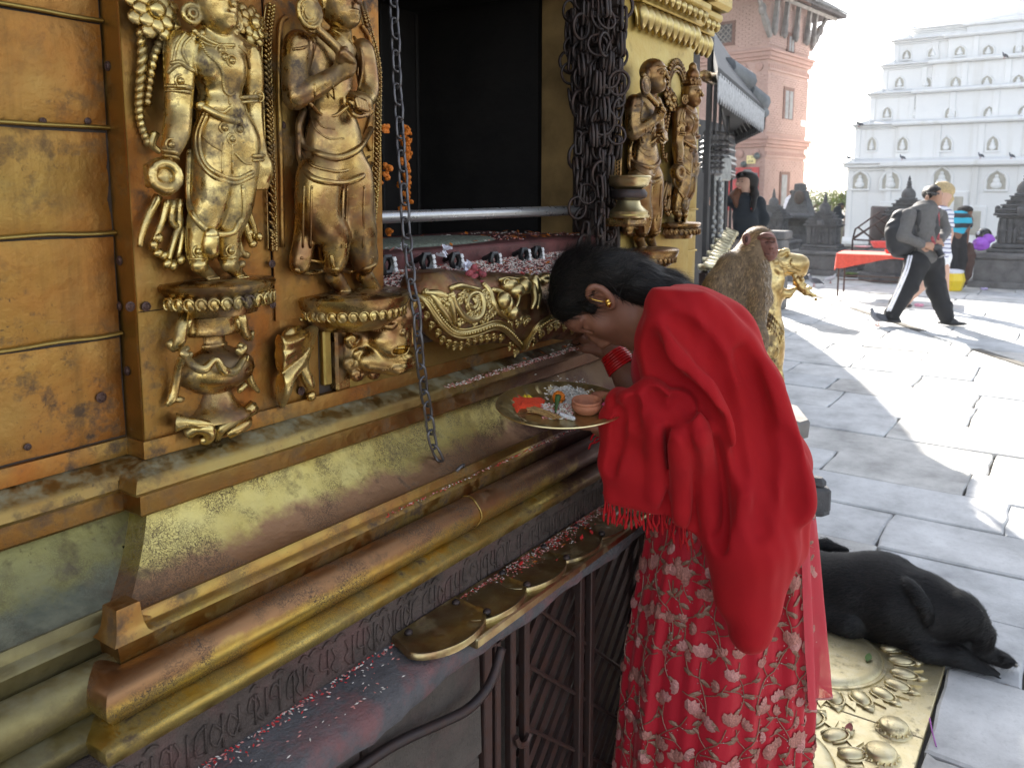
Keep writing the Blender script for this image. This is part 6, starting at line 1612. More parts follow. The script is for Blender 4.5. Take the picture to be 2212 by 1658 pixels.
# far (right) arm reaching to the ledge
hl=gy(1272,737,.975);hl[2]=max(hl[2],1.262)
el=gpl(1398,872,W0-WN*.16,WN);wr=(gpl(1322,765,W0-WN*.16,WN)*.55+hl*.45);wr=gpl(1322,762,wr,WN)
S.chain([WP(1445,725,-.16),el],(.052,.043),.02);S.chain([el,(el+wr)/2,wr],(.042,.036,.025),.015)
kn=wr+(hl-wr)*.62;S.cap(wr,kn,.025,.027,.015)
side=np.cross((hl-wr)/np.linalg.norm(hl-wr),[0,0,1]);side/=np.linalg.norm(side);fd=(hl-wr)/np.linalg.norm(hl-wr)
S.cap(kn+side*.020,kn-side*.020,.0135,.0135,.01)
for k,(o_,L) in enumerate(((.027,.058),(.009,.072),(-.009,.068),(-.026,.052))):
 b=kn+side*o_+fd*.012;m_=b+fd*L*.45+[0,0,.006];e=b+fd*L*.8-[0,0,.008];t_=b+fd*L-[0,0,.020]
 S.chain([b,m_,e,t_],(.0098,.0088,.0080,.0066),.003)
tb_=wr+fd*.02-side*.024;S.chain([tb_,tb_-side*.018+fd*.03-[0,0,.004],tb_-side*.020+fd*.056-[0,0,.012]],(.012,.0095,.0075),.006)
# near (left) arm under the shawl, hand under the tray rim
TC=WP(1211,871,.13)
S.chain([WP(1455,735,.14),WP(1495,905,.165),WP(1400,908,.15),WP(1330,908,.14)],(.044,.036,.032,.024),.02)
ph=WP(1300,916,.13);S.cap(WP(1330,908,.14),ph,.024,.026,.015);S.cap(ph+WN*.022,ph-WN*.022,.014,.014,.01)
for k,(o_,L) in enumerate(((.028,46),(.010,62),(-.009,60),(-.027,48))):
 S.chain([ph+WN*o_,WP(1300-L*.5,920,.13+o_),WP(1300-L,917,.13+o_)],(.0098,.0088,.0068),.003)
S.chain([WP(1330,900,.165),WP(1318,884,.155),WP(1309,878,.145)],(.012,.0095,.0078),.006)
S.o('body',SKIN,woman)
S2=Sculpt((-.45,-.25,.0),(.25,.25,.95),.009,WAX,W0*[1,1,0])
for o_ in(.062,-.07):
 hpt=WP(1572,1150,o_);kn_=WP(1560,1500,o_);an=WP(1565,1930,o_);an[2]=.09
 S2.chain([hpt,kn_,an],(.066,.055,.038),.03);S2.cap(an-[0,0,.05],an+WF*.13-[0,0,.062],.036,.026,.03)
S2.o('leg',SKIN,woman)
# ---- hair drawn back to a clip, tail running down under the shawl
S=Sculpt((-.25,-.14,1.24),(.40,.14,1.50),.003,WAX,W0*[1,1,0])
S.ell(WP(1264,607),(.0735,.0785,.071),.01,rot=HR);S.ell(WP(1226,655),(.040,.040,.056),.02,rot=HR)
for o_ in(-.045,0.,.045):
 S.chain([WP(1290,575,o_),WP(1360,605,o_*.85),WP(1430,640,o_*.7),WP(1500,668,o_*.6)],(.040,.036,.034,.030),.03)
S.chain([WP(1330,590,.052),WP(1380,625,.048),WP(1440,660,.045)],(.020,.022,.022),.02)
S.chain([WP(1262,640,.060),WP(1274,664,.0605),WP(1280,672,.060)],(.016,.010,.005),.012)
S.chain([WP(1285,560),WP(1370,577),WP(1440,608),WP(1510,650)],(.024,.020,.020,.022),.02)
S.ell(WP(1298,641,.082),(.032,.024,.026),.006,'sub',rot=HR)
hair_strand_dir=WP(1500,660)-WP(1290,590);hair_strand_dir/=np.linalg.norm(hair_strand_dir)
def strand_warp(sc):
 hs=S.loc(W0*[1,1,0]+hair_strand_dir)-S.loc(W0*[1,1,0]);pr=np.cross(hs,[0,1,0])
 return lambda X,Y,Z:.00045*np.sin((X*pr[0]+Z*pr[2])*620+3*np.sin(X*30)+Y*120)*(np.abs(S.D)<.02)
S.warp(strand_warp(1));HVF=S.mesh(1);obj('hair',HVF,HAIR,woman,smooth=True)
hclip=WP(1372,574)
def hflow(p):
 d=hclip-p;d/=np.linalg.norm(d,axis=1,keepdims=True);far=((p-hclip)@WF<.02);d[far]=hair_strand_dir;return d
fur('hair_strands',woman,HVF,15000,.040,.00055,hflow,[HAIR,hairmat('hair_light',(.030,.024,.021),.5)],None,8,None,.90)
mb=MB();r_=random.Random(2)
for i in range(150):
 y0=r_.uniform(570,600);o_=r_.uniform(-.03,.05)
 P=[WP(1300+r_.uniform(0,70),y0+r_.uniform(-20,25),o_*1.2),WP(1380+r_.uniform(-10,20),606+r_.uniform(-30,25),o_),WP(1450,642+r_.uniform(-36,26),o_*.9),WP(1530+r_.uniform(-20,40),680+r_.uniform(-44,10),o_*.8)]
 mb.tube(spline(P,9),[.0016,.002,.002,.002,.0018,.0016,.0014,.001,.0006],4)
mb.o('loose_strand',HAIR,woman,smooth=True,kind='stuff')
mb=MB();cc=WP(*B7(1290,352),.012)
for k in range(16):mb.ell(cc+WF*(-.014+.0045*(k%7))+np.array([0,0,.004-.006*(k//6)+.002*(k%7-3)])+WN*(.010*(k%3-1)+.006),(.0034,)*3,7,5)
mb.o('hair_clip',BEAD,woman,smooth=True)
GOLDJ=plain('gold_jewellery',(.75,.45,.10),.22,1.,var=.1)
mb=MB();mb.tube(spline([WP(*B7(690,800),.086),WP(*B7(760,830),.090),WP(*B7(880,855),.089)],8),.0014,6);mb.ell(WP(*B7(930,845),.088),(.0055,)*3,9,6);mb.ell(WP(*B7(945,880),.088),(.006,)*3,9,6);mb.ell(WP(*B7(950,905),.087),(.004,)*3,8,5);mb.o('earring',GOLDJ,woman,smooth=True)
mb=MB()
for k in range(10):mb.ell(WP(*B7(1478-k*1.5,800+k*17),.075+.001*k),(.0022,)*3,6,4)
mb.o('necklace',iron('necklace_bead',(.05,.01,.01)),woman,smooth=True)
# red bangles on the reaching wrist
BANG=plain('red_glass_bangle',(.55,.01,.012),.25,var=.2)
for k in range(7):
 c_=wr+(el-wr)*(.02+.045*k);u,w,d=frame(el-wr);r0=.0295+.0011*k;mb=MB();mb.tube([c_+r0*(math.cos(t)*u+math.sin(t)*w) for t in np.linspace(0,2*math.pi,20,endpoint=False)],.0034,6,closed=True);mb.o('bangle',BANG,woman,smooth=True)
mb=MB();tn=WP(1308,876.5,.147);mb.ell(tn+[0,0,.0035],(.0085,.0075,.0045),9,6,np.stack([WF,WN,[0,0,1]],1));mb.o('nail',plain('pink_nail',(.62,.10,.20),.25),woman,smooth=True)
# ---- bodice
S=Sculpt((-.3,-.2,1.0),(.3,.2,1.4),.005,WAX,W0*[1,1,0])
S.chain([WP(1432,728,.04),WP(1440,800,.05),WP(1470,900,.04)],(.058,.064,.06),.03);S.chain([WP(1432,728,-.1),WP(1440,800,-.1),WP(1470,900,-.08)],(.062,.070,.08),.04)
bod=S.o('bodice',SARI,woman)
# ---- shawl
S=Sculpt((-.50,-.26,.48),(.36,.36,1.44),.0040,WAX,W0*[1,1,0])
for o_ in(-.11,0.,.11):
 S.chain([WP(1484,696,o_),WP(1540,738,o_),WP(1598,850,o_),WP(1622,975,o_),WP(1645,1085,o_)],np.array((70,84,80,86,88))*PX,.03)
S.chain([WP(1482,705,.15),WP(1478,705,-.15)],74*PX,.04)
S.chain([WP(1452,745,.165),WP(1470,840,.185),WP(1505,940,.20)],np.array((74,66,66))*PX,.03)
S.chain([WP(1440,690,.05),WP(1428,760,.10),WP(1432,860,.12)],np.array((44,42,40))*PX,.03)
# drape over the forearm: sheets hanging from it
S.chain([WP(1505,930,.20),WP(1420,898,.185),WP(1345,900,.165)],np.array((70,52,40))*PX,.03)
for x0_,x1_,yb,o_ in((1328,1322,1066,.160),(1360,1356,1074,.168),(1395,1395,1084,.178),(1430,1434,1094,.184),(1466,1472,1112,.186),(1500,1508,1132,.186),(1536,1545,1150,.180)):
 S.chain([WP(x0_,915,o_),WP((x0_+x1_)/2,1000,o_+.004),WP(x1_,yb,o_)],np.array((30,26,19))*PX,.030)
# big fold hanging behind the arm, ending in a rounded tongue
for x0_,x1_,yb,o_,r_ in((1590,1585,1290,.205,46),(1640,1618,1362,.212,50),(1680,1655,1300,.185,40),(1690,1690,1180,.13,36)):
 S.chain([WP(x0_,1000,o_-.03),WP((x0_*.4+x1_*.6),1180,o_),WP(x1_,yb,o_)],np.array((56,r_+4,r_-8))*PX,.035)
S.chain([WP(1705,1085,-.05),WP(1718,1130,.05)],np.array((32,24))*PX,.03)
def fold(pts,r,k=.02,op='add',lift=.0,n=18):
 P=[hit(S,x,y,lift) for x,y in pts];P=[p for p in P if p is not None]
 if len(P)>2:S.curve(P,r,k,n=n,op=op)
F7=lambda*q:[A7(x,y) for x,y in q]
FC=lambda*q:[C4(x,y) for x,y in q]
# ridges that run from the shoulder round the back
for q,r in(([(860,420),(960,400),(1120,460),(1280,600),(1400,800),(1480,1020)],.012),([(880,470),(1040,560),(1200,760),(1310,980),(1380,1240),(1400,1500)],.013),([(850,560),(960,700),(1080,880),(1180,1060),(1250,1300),(1290,1560)],.013),([(1520,1180),(1590,1290),(1640,1430),(1660,1600)],.011),([(1440,800),(1510,960),(1560,1120),(1585,1300),(1590,1560)],.008)):fold(F7(*q),(r*.5,r*.8,r*.8,r*.6),.040,lift=-.003)
for q,r in(([(830,620),(870,760),(930,860),(1010,940),(1080,1010)],.010),([(960,520),(1120,690),(1250,900),(1330,1120),(1350,1420)],.009),([(1010,880),(1110,1000),(1180,1160),(1215,1400),(1230,1640)],.010),([(1560,1160),(1620,1330),(1640,1600)],.007),([(1330,700),(1420,960),(1460,1200),(1470,1450),(1440,1700)],.006)):fold(F7(*q),(r*.4,r*.8,r*.8,r*.5),.034,'sub',lift=-.004)
# gathered loops where the cloth is caught on the arm
for q,r in(([(700,520),(760,420),(830,330),(910,280),(990,320),(1060,400)],.014),([(860,330),(810,420),(770,530)],.010),([(960,300),(1010,420),(1080,500),(1160,590)],.013),([(1060,370),(1140,350),(1200,400),(1180,500),(1160,600),(1220,700)],.012),([(1250,480),(1280,580),(1270,680)],.011),([(640,380),(700,345),(760,350)],.011)):fold(FC(*q),(r*.7,r,r,r*.6),.014,lift=-.001)
for q,r in(([(930,330),(970,420),(1010,500)],.014),([(1120,370),(1170,420),(1150,470)],.013),([(800,370),(770,470),(800,560)],.008),([(1060,470),(1120,560),(1180,600)],.010),([(1040,600),(1050,800),(1060,1000),(1060,1230)],.013),([(1190,640),(1220,800),(1240,1000),(1250,1290)],.012),([(1370,660),(1390,900),(1430,1200),(1440,1450)],.014),([(700,430),(690,600),(640,900)],.006)):fold(FC(*q),(r*.5,r,r,r*.8),.016,'sub',lift=-.002)
for q,r in(([(1120,640),(1140,800),(1150,1000),(1150,1250)],.010),([(1300,620),(1320,800),(1350,1000),(1370,1300)],.012),([(960,560),(960,800),(960,1100)],.008)):fold(FC(*q),(r*.6,r,r,r*.7),.022,lift=-.003)
S.warp(lambda X,Y,Z:.0014*np.sin(X*46+Z*17+2*np.sin(Z*13))*np.sin(Y*31+Z*9))
S.warp(lambda X,Y,Z:.0011*np.sin((X*.92-Z*.38)*95+Y*22+2.2*np.sin(Z*9+X*5))*np.clip(.4+np.sin(X*13+Z*11+1),0,1)+.0007*np.sin((X*.97-Z*.2)*190+Y*60+2*np.sin(Z*15))*np.clip(.2+np.sin(X*19-Z*8),0,1))
shawl_S=S
sh=S.o('shawl',CLOTH,woman,2)
# fringe along the lower edge
r_=random.Random(4);tz=0
hem=spline([np.array([*C4(578,1095),0]),np.array([*C4(640,1140),0]),np.array([*C4(740,1165),0]),np.array([*C4(860,1200),0]),np.array([*C4(980,1262),0]),np.array([*C4(1100,1320),0]),np.array([*C4(1220,1385),0])],34)
for i,q in enumerate(hem):
 p=None
 for dy in(-3,-8,-14,-22):
  p=hit(S,q[0],q[1]+dy,-.006)
  if p is not None:break
 if p is None:continue
 L=r_.uniform(.028,.046);mb=MB();w1,w2=r_.uniform(-.005,.005),r_.uniform(-.008,.008)
 P=spline([p+[0,0,.012],p+WF*w1-[0,0,L*.4],p+WF*(w1+w2)*.6-[0,0,L*.7],p+WF*w2-[0,0,L]],8);mb.tube(P,[.0022,.0018,.0016,.0030,.0024,.0026,.0028,.0012],6);mb.o('tassel',CLOTH,woman,smooth=True)
for(x,y) in((500,625),(520,650),(485,690)):
 a_=WP(*C4(585,620),.14);mb=MB();mb.tube(spline([a_+WN*.01,WP(*C4(x+40,y-10),.14),WP(*C4(x,y),.14),WP(*C4(x-15,y+40),.14)],9),.0020,6);mb.o('tassel',CLOTH,woman,smooth=True)
# ---- skirt: pleated sari cloth round the legs
ys=np.concatenate([np.linspace(1060,1700,70),np.linspace(1715,2010,20)])
Lx=np.interp(ys,[1060,1100,1170,1300,1400,1500,1658,1900,2010],[1448,1420,1398,1374,1358,1346,1332,1322,1322]);Rx=np.interp(ys,[1060,1100,1170,1300,1400,1500,1658,1900,2010],[1736,1744,1748,1752,1752,1746,1734,1736,1740])
NA=220;an=np.linspace(0,2*math.pi,NA,endpoint=False);SK=np.zeros((len(ys),NA,3))
for i,y in enumerate(ys):
 a_,b_=WP(Lx[i],y),WP(Rx[i],y);z=max(.02,(a_[2]+b_[2])/2);c_=(a_+b_)/2;hw=np.linalg.norm((a_-b_)[:2])/2;f=(y-1060)/950
 hd_=.150+.035*f
 fo=(.010+.012*f)*(np.sin(9*an+1.2*np.sin(an*2)+.6*math.sin(f*4))+.55*np.sin(17*an+2*f+1.3)+.35*np.sin(29*an-f))/1.4
# deep pleat near the front and one behind the hip
 for a0_,w_,dd in((.72,.07,.030),(2.15,.10,.020),(1.35,.06,.010),(2.62,.06,.018)):fo=fo-dd*np.exp(-((an-a0_-.03*math.sin(3*f))/w_)**2)*min(1,.3+f*2)
 rx=hw+fo*.6;ry=hd_+fo
 SK[i]=c_+np.outer(np.cos(an)*rx,WF)+np.outer(np.sin(an)*ry,WN);SK[i,:,2]=z
mb=MB();mb.grid(SK,wrap=True);v,f=mb.out();obj('skirt',(v,f),SARI,woman,smooth=True)
def skp(a,y):
 i=np.clip(np.interp(y,ys,np.arange(len(ys))),0,len(ys)-1.001);j=(a/(2*math.pi)*NA)%NA;i0=int(i);j0=int(j);u,w=i-i0,j-j0;j1=(j0+1)%NA;j0%=NA
 p=(SK[i0,j0]*(1-w)+SK[i0,j1]*w)*(1-u)+(SK[i0+1,j0]*(1-w)+SK[i0+1,j1]*w)*u
 return p
def skn(a,y):
 e1=skp(a+.03,y)-skp(a-.03,y);e2=skp(a,y+6)-skp(a,y-6);n=np.cross(e1,e2);n/=np.linalg.norm(n)+1e-9
 c_=WP(1550,y);
 return n if n@(skp(a,y)-c_)>0 else-n
def em(a0_,y0,x,yy,lift=.0022):
 """point of a motif: x metres round the skirt, yy metres down"""
 a=a0_+x/.19;y=y0+yy/PX;return skp(a,y)+skn(a,y)*lift
def motif(a0_,y0,sc,flip,r):
 th=r.uniform(-.5,.5);cs,sn=math.cos(th),math.sin(th)
 def E(x,y,l=.0022):x,y=x*flip*sc,y*sc;return em(a0_,y0,x*cs-y*sn,x*sn+y*cs,l)
 st,fl,lf,bd=MB(),[],MB(),MB()
 main=[(0,.075),(-.012,.045),(-.004,.015),(.012,-.012),(.014,-.040)]
 st.tube([E(*q) for q in spline(np.array(main),14)],.0012*sc**.5,4)
 for br in([(-.008,.035),(.012,.022),(.036,.020)],[(-.004,.014),(-.024,.002),(-.034,-.020)],[(.012,-.012),(.032,-.020),(.044,-.040)]):st.tube([E(*q) for q in spline(np.array(br),8)],.0011*sc**.5,4)
 def petal(mbk,x,y,L,w,ang,lift=.0028):
  ca,sa=math.cos(ang),math.sin(ang);pts=[(0,0),(L*.35,w),(L*.75,w*.9),(L,0),(L*.75,-w*.9),(L*.35,-w)]
  P=[E(x+u*ca-q*sa,y+u*sa+q*ca,lift) for u,q in pts];C_=E(x+L*.5*ca,y+L*.5*sa,lift+.0022)
  mbk.add(P+[C_],[(k,(k+1)%6,6) for k in range(6)])
 for(x,y,s_,a) in((.014,-.048,1.15,-1.5),(.044,.018,.8,.1),(-.036,-.028,.9,-2.0),(.048,-.048,.85,-1.0)):
  fl.append(MB())
  for k,da in enumerate((-.7,-.25,.25,.7)):petal(fl[-1],x,y,.024*s_,.0062*s_,a+da,.003+.0006*(k%2))
  petal(fl[-1],x,y,.018*s_,.007*s_,a,.0045)
 for(x,y,a,L) in((-.012,.045,2.6,.030),(0,.012,.3,.026),(.012,-.01,2.9,.024),(-.01,.06,.5,.022),(.022,-.016,-.2,.022),(-.022,0,-2.9,.02)):petal(lf,x,y,L,.0042,a,.0025)
 for k in range(9):
  q=spline(np.array(main),10)[k];bd.ell(E(q[0]+.006,q[1],.003),(.0011,)*3,5,4)
 return st,fl,lf,bd
r=np.random.default_rng(21);cnt=0
for row,y in enumerate(np.arange(1160,1740,108)):
 for k in range(10):
  a=-.35+k*.40+(.15 if row%2 else 0)+r.normal(0,.04);
  st,fl,lf,bd=motif(a,y+r.normal(0,12),r.uniform(.9,1.2),r.choice([-1,1]),r)
  for e0 in fl:e0=e0.o('embroidered_flower',EMB if(k+row)%3 else EMBP,woman)
  st.o('stem',EMBL,e0,kind='stuff');lf.o('leaf',EMBL,e0,kind='stuff');bd.o('bead_line',BEAD,e0,smooth=True,kind='stuff');cnt+=1
# sheer end of the sari falling behind the hip with a loose hem
VG=[]
for i,y in enumerate(np.linspace(1100,1452,26)):
 f=i/25.;row=[]
 for a in np.linspace(2.35,4.3,60):
  p=skp(a,y);c_=WP(1550,y);o_=p-c_;o_[2]=0;k=1.03+.03*f+(.035*f+.008)*math.sin(a*13+2*f)+.05*f**5
  q=c_+o_*k;q[2]=p[2]-.012*math.sin(a*5)*f;row.append(q)
 VG.append(row)
mb=MB();mb.grid(np.array(VG));pv=mb.o('veil',VEIL,woman,smooth=True)
mb=MB();mb.tube(VG[-1],.0022,5);mb.o('hem',EMBP,pv,smooth=True)
# =================================================================== TRAY and what lies on it
TR=141*((TC-C0)@FW)/F_
tilt=R(6);tv=(TC-C0)*[1,1,0];tv/=np.linalg.norm(tv);tside=np.cross(tv,[0,0,1.])
TA=np.stack([tside,tv*math.cos(tilt)+np.array([0,0,1])*math.sin(tilt),-tv*math.sin(tilt)+np.array([0,0,1])*math.cos(tilt)],1)  # columns: right, away, up
def TP(x,y,z=0.):return TC+TA@np.array([x*TR,y*TR,z])
tray=thing('tray','round brass offering tray with fluted rim held by the bowing woman','tray',TC)
mb=MB();n=72;prof=[(.001,-.012),(.70,-.012),(.76,-.010),(.90,-.002),(.97,.0),(1.0,.0012),(1.005,-.0005),(.985,-.003),(.90,-.006),(.76,-.014),(.70,-.0155),(.001,-.0155)]
G=[]
for(rr_,z) in prof:
 row=[]
 for k in range(n):
  a=2*math.pi*k/n;fl_=(.0040*(1 if k%3==0 else-.4)) if.74<rr_<.93 else 0;row.append(TP(rr_*math.cos(a),rr_*math.sin(a),z+fl_*(1 if z>-.011 else.6)))
 G.append(row)
mb.grid(np.array(G),wrap=True);v,f=mb.out();obj('dish',(v,[q[::-1]for q in f]),BRASS,tray,smooth=R(30))
def tpx(x,y,z=-.012):
 """point of the tray floor under a sight line"""
 return gpl(*B8(x,y),TC+TA[:,2]*z,TA[:,2])
def pile(name,pts,h,mat,lab,cat,seed,rough=.35):
 P=np.array([tpx(x,y) for x,y in pts]);c_=P.mean(0);n=len(P);r=np.random.default_rng(seed);G=[]
 Q=spline(np.concatenate([P,P[:1]]),40)[:-1]
 for f,z in((1.04,-.001),(1.,.3),(.85,.6),(.65,.85),(.4,1.),(.15,.95)):
  G.append([c_+(q-c_)*f*(1+r.normal(0,.02))+TA[:,2]*(h*z*(1+r.normal(0,rough*.4))) for q in Q])
 mb=MB();mb.grid(np.array(G),wrap=True);mb.add(G[-1],[tuple(range(len(Q)))]);o=mb.o(name,mat,None,smooth=True);o['label']=lab;o['category']=cat;return o
pile('vermilion_powder',[(340,490),(430,480),(520,530),(640,540),(740,540),(760,580),(700,640),(560,645),(500,650),(470,690),(440,650),(380,560)],.006,SINDUR,'orange red vermilion powder heap on the tray','powder',1)
pile('yellow_powder',[(470,450),(530,470),(600,510),(630,525),(560,530),(510,515),(460,480)],.005,plain('turmeric_yellow',(.70,.48,.02),.9,sc=150,bump=.3),'small heap of yellow powder at the tray rim','powder',2)
rp_=plain('loose_rice_bed',(.50,.47,.42),.7,var=.25,sc=260,bump=.8)
pile('rice_pile',[(850,430),(940,380),(1080,400),(1200,420),(1270,450),(1240,520),(1150,530),(1050,600),(960,580),(880,500),(800,470)],.008,rp_,'pale heap of uncooked rice at the back of the tray','rice heap',3)
def grains(name,n,fn,lab,size,mats,seed):
 r=np.random.default_rng(seed);V=[];F=[];Mi=[];base=np.array([[1,0,0],[0,.4,0],[-1,0,0],[0,-.4,0],[0,0,.4],[0,0,-.4]]);bf=[(0,1,4),(1,2,4),(2,3,4),(3,0,4),(1,0,5),(2,1,5),(3,2,5),(0,3,5)]
 for i in range(n):
  p=fn(r);m=TA@rotz(r.uniform(0,6.28))@roty(r.normal(0,.4));k=len(V);V+=list(base*size*r.uniform(.8,1.3)@m.T+p);F+=[tuple(k+j for j in t) for t in bf];Mi+=[int(r.integers(0,len(mats)))]*8
 o=obj(name,(np.array(V),F),mats,None,mi=Mi);o['kind']='stuff';return o
grains('rice',700,lambda r:tpx(r.normal(1020,110),r.normal(480,45))+TA[:,2]*r.uniform(.003,.0095),'',.0030,[RICE,plain('white_rice',(.68,.66,.60),.6)],4)
grains('rice',420,lambda r:tpx(r.uniform(740,1080),r.uniform(600,770))+TA[:,2]*.0015,'',.0034,[RICE,plain('puffed_rice',(.70,.66,.58),.7),RICER],5)
# clay bowls
CLAY=plain('terracotta',(.36,.135,.07),.75,var=.2,sc=40,bump=.25)
def bowl(q,r,lab,h=1.):
 c_=tpx(*q);t=[(.001,0),(r*.62,0),(r*.80,r*.12),(r*.98,r*.40),(r*1.02,r*.55),(r*.96,r*.66*h),(r*.93,r*.70*h),(r*1.0,r*.76*h),(r*1.0,r*.84*h),(r*.95,r*.90*h),(r*.87,r*.86*h),(r*.80,r*.70*h),(r*.74,r*.30),(r*.4,r*.10),(.001,r*.09)]
 mb=MB();mb.lathe(t,c_,36,cap=False,axis=TA[:,2]);o=mb.o('clay_bowl',CLAY,None,smooth=R(60));tag(o,lab,'bowl','clay bowls on the tray')
k_=((TC-C0)@FW)/F_*.1952
bowl((1235,690),168*k_,'terracotta clay bowl at the front of the tray beside the thumb');bowl((1400,560),125*k_,'small shallow clay bowl on the tray half hidden behind the larger bowl',.6)
# marigold with stem
mg=thing('marigold','orange marigold head with green stalk lying on the tray','flower',tpx(925,580));c_=tpx(925,585)+TA[:,2]*.012;mb=MB()
for k in range(60):
 u=rng.normal(0,1,3);u/=np.linalg.norm(u);a_,b_,d_=frame(u);mb.ell(c_+u*.0105,(.0052,.0035,.0032),6,4,np.stack([a_,b_,d_],1))
mb.o('bloom',MARI,mg,smooth=True);mb=MB();mb.tube(spline([c_+TA@np.array([-.001,-.010,.006]),tpx(905,640)+TA[:,2]*.009,tpx(890,710)+TA[:,2]*.004],8),[.0062,.0062,.0055,.0046,.004,.0032,.0025,.0015],8);mb.o('stalk',plain('flower_stalk',(.05,.10,.025),.6),mg,smooth=True)
# bundle of wicks / incense and a cotton twist
inc=thing('incense_bundle','small bundle of brown incense twists at the front of the tray','incense',tpx(760,730));STRAW=plain('incense_straw',(.34,.20,.075),.85,var=.4,sc=200)
for k in range(26):
 a_=tpx(590+rng.uniform(-20,60),690+rng.uniform(-25,20))+TA[:,2]*rng.uniform(.002,.010);b_=tpx(930+rng.uniform(-60,30),770+rng.uniform(-18,14))+TA[:,2]*rng.uniform(.002,.007);mb=MB();mb.tube(spline([a_,(a_+b_)/2+rng.normal(0,.0025,3),b_],6),.0016,5);mb.o('stick',STRAW,inc)
mb=MB();a_,b_=tpx(935,735),tpx(1100,785)
for s in(0,math.pi):mb.tube([a_+(b_-a_)*t+TA@np.array([0,.0024*math.cos(t*22+s),.0045+.0024*math.sin(t*22+s)]) for t in np.linspace(0,1,30)],.0026,6)
tag(mb.o('cotton_wick',plain('white_cotton',(.66,.66,.68),.9),None,smooth=True),'white twisted cotton wick on the tray below the clay bowl','wick')
def furmat(name,col,rough=.6):
 m=Mat(name);m.set(Base_Color=m.ramp(m.noise(90,3),(.3,tuple(v*.75 for v in col)),(.7,tuple(v*1.2 for v in col))),Roughness=rough,Specular_IOR_Level=.3);return m.m
# =================================================================== PEDESTAL, LION, MONKEY
pc=dep(1588,900,2.62);ped=thing('stone_pedestal','eight sided grey stone pedestal half hidden behind the woman in red','pedestal',(pc[0],pc[1],0))
zt_=dep(1735,885,2.62)[2]
for nm,pr in(('base',[(.20,0),(.20,.30),(.18,.33)]),('plinth',[(.19,.32),(.19,.52),(.20,.54),(.20,.61),(.18,.64)]),('shaft',[(.17,.63),(.15,.70),(.15,zt_-.09),(.18,zt_-.065)])):
 mb=MB();mb.lathe(pr,(pc[0],pc[1],0),8,a0=.25);mb.o(nm,ST_CHAI,ped)
mb=MB();mb.lathe([(.18,zt_-.07),(.222,zt_-.055),(.226,zt_-.008),(.220,zt_),(.001,zt_)],(pc[0],pc[1],0),8,a0=.08);mb.o('top_slab',WOOD_G,ped)
q=dep(1763,1075,2.7);mb=MB();mb.box((-.028,-.04,-.04),(.028,.04,.04),.008,rot=rotz(.5),org=q);mb.ell(q+[0,0,.055],(.022,.03,.02));mb.ell(q-[0,0,.04],(.03,.045,.02));mb.o('foot_block',ST_CHAI,ped,smooth=R(30))
LD=2.60
def LP(x,y,o=0.):return dep(*A8(x,y),LD-o)
lion=thing('guardian_lion','gilded open mouthed guardian lion statue with bell collar beside the monkey','statue',(pc[0]+.05,pc[1]-.02,zt_))
k_=LD/F_*.3256
S=Sculpt(np.minimum(LP(-40,1500),LP(460,450))-[.16,.16,0],np.maximum(LP(-40,1500),LP(460,450))+[.16,.16,.02],.0026)
S.ell(LP(285,600),(.036,.032,.030),.01);S.chain([LP(170,640),LP(250,590),LP(330,590),LP(338,640)],(.024,.032,.026,.018),.015);S.ell(LP(120,600),(.045,.045,.045),.02);S.ell(LP(95,700),(.042,.04,.05),.02)
S.ell(LP(235,515,.012),(.014,.014,.014),.004);S.ell(LP(240,520,.024),(.007,)*3,.003,'sub');S.chain([LP(150,560,.02),LP(200,520,.02),LP(250,500,.016)],(.012,.011,.006),.005);S.ell(LP(165,575,.036),(.012,)*3,.003)
S.cap(LP(190,700),LP(300,690),.023,.018,.004,'sub');S.ell(LP(240,690,.01),(.030,.03,.020),.006,'sub')
S.chain([LP(110,770),LP(190,790),LP(250,790),LP(290,760)],(.024,.015,.013,.008),.01)
S.chain([LP(150,640,.022),LP(170,620,.034),LP(200,640,.036),LP(205,690,.034),LP(195,745,.03)],(.010,.012,.011,.010,.006),.004)
for t in np.linspace(0,1,9):S.cap(LP(205+125*t,655-10*math.sin(3*t),.014),LP(208+122*t,676-8*math.sin(3*t),.014),.0055,.0022,.002)
for k in range(6):S.curve([LP(200+4*k,570+13*k,.034-.001*k),LP(255+6*k,555+14*k,.034),LP(320+3*k,575+14*k,.022)],.0019,.0015,op='sub',n=8)
S.chain([LP(310,700),LP(335,745),LP(370,775),LP(420,800)],(.013,.012,.011,.006),.006)
for i in range(26):
 t=random.random();p=LP(300+120*t,695+105*t)+rng.normal(0,.007,3);S.ell(p,(.0075-.002*t,)*3,.002)
S.chain([LP(110,740),LP(85,880),LP(95,1000)],(.045,.046,.058),.03);S.ell(LP(110,1140),(.060,.055,.072),.03);S.ell(LP(20,1120),(.06,.06,.08),.03)
S.chain([LP(150,1230),LP(165,1360),LP(150,1470)],(.030,.024,.022),.02);S.chain([LP(60,1230),LP(60,1470)],(.034,.026),.02);S.ell(LP(175,1482),(.03,.024,.014),.01);S.chain([LP(30,1260),LP(0,1480)],(.05,.04),.02)
S.torus(LP(132,1170,.052),LP(132,1170,1)-LP(132,1170,0),.026,.0026,.002);S.ell(LP(132,1170,.056),(.0075,)*3,.002)
S.o('body',G_lion,lion)
mb=MB();r_=random.Random(1)
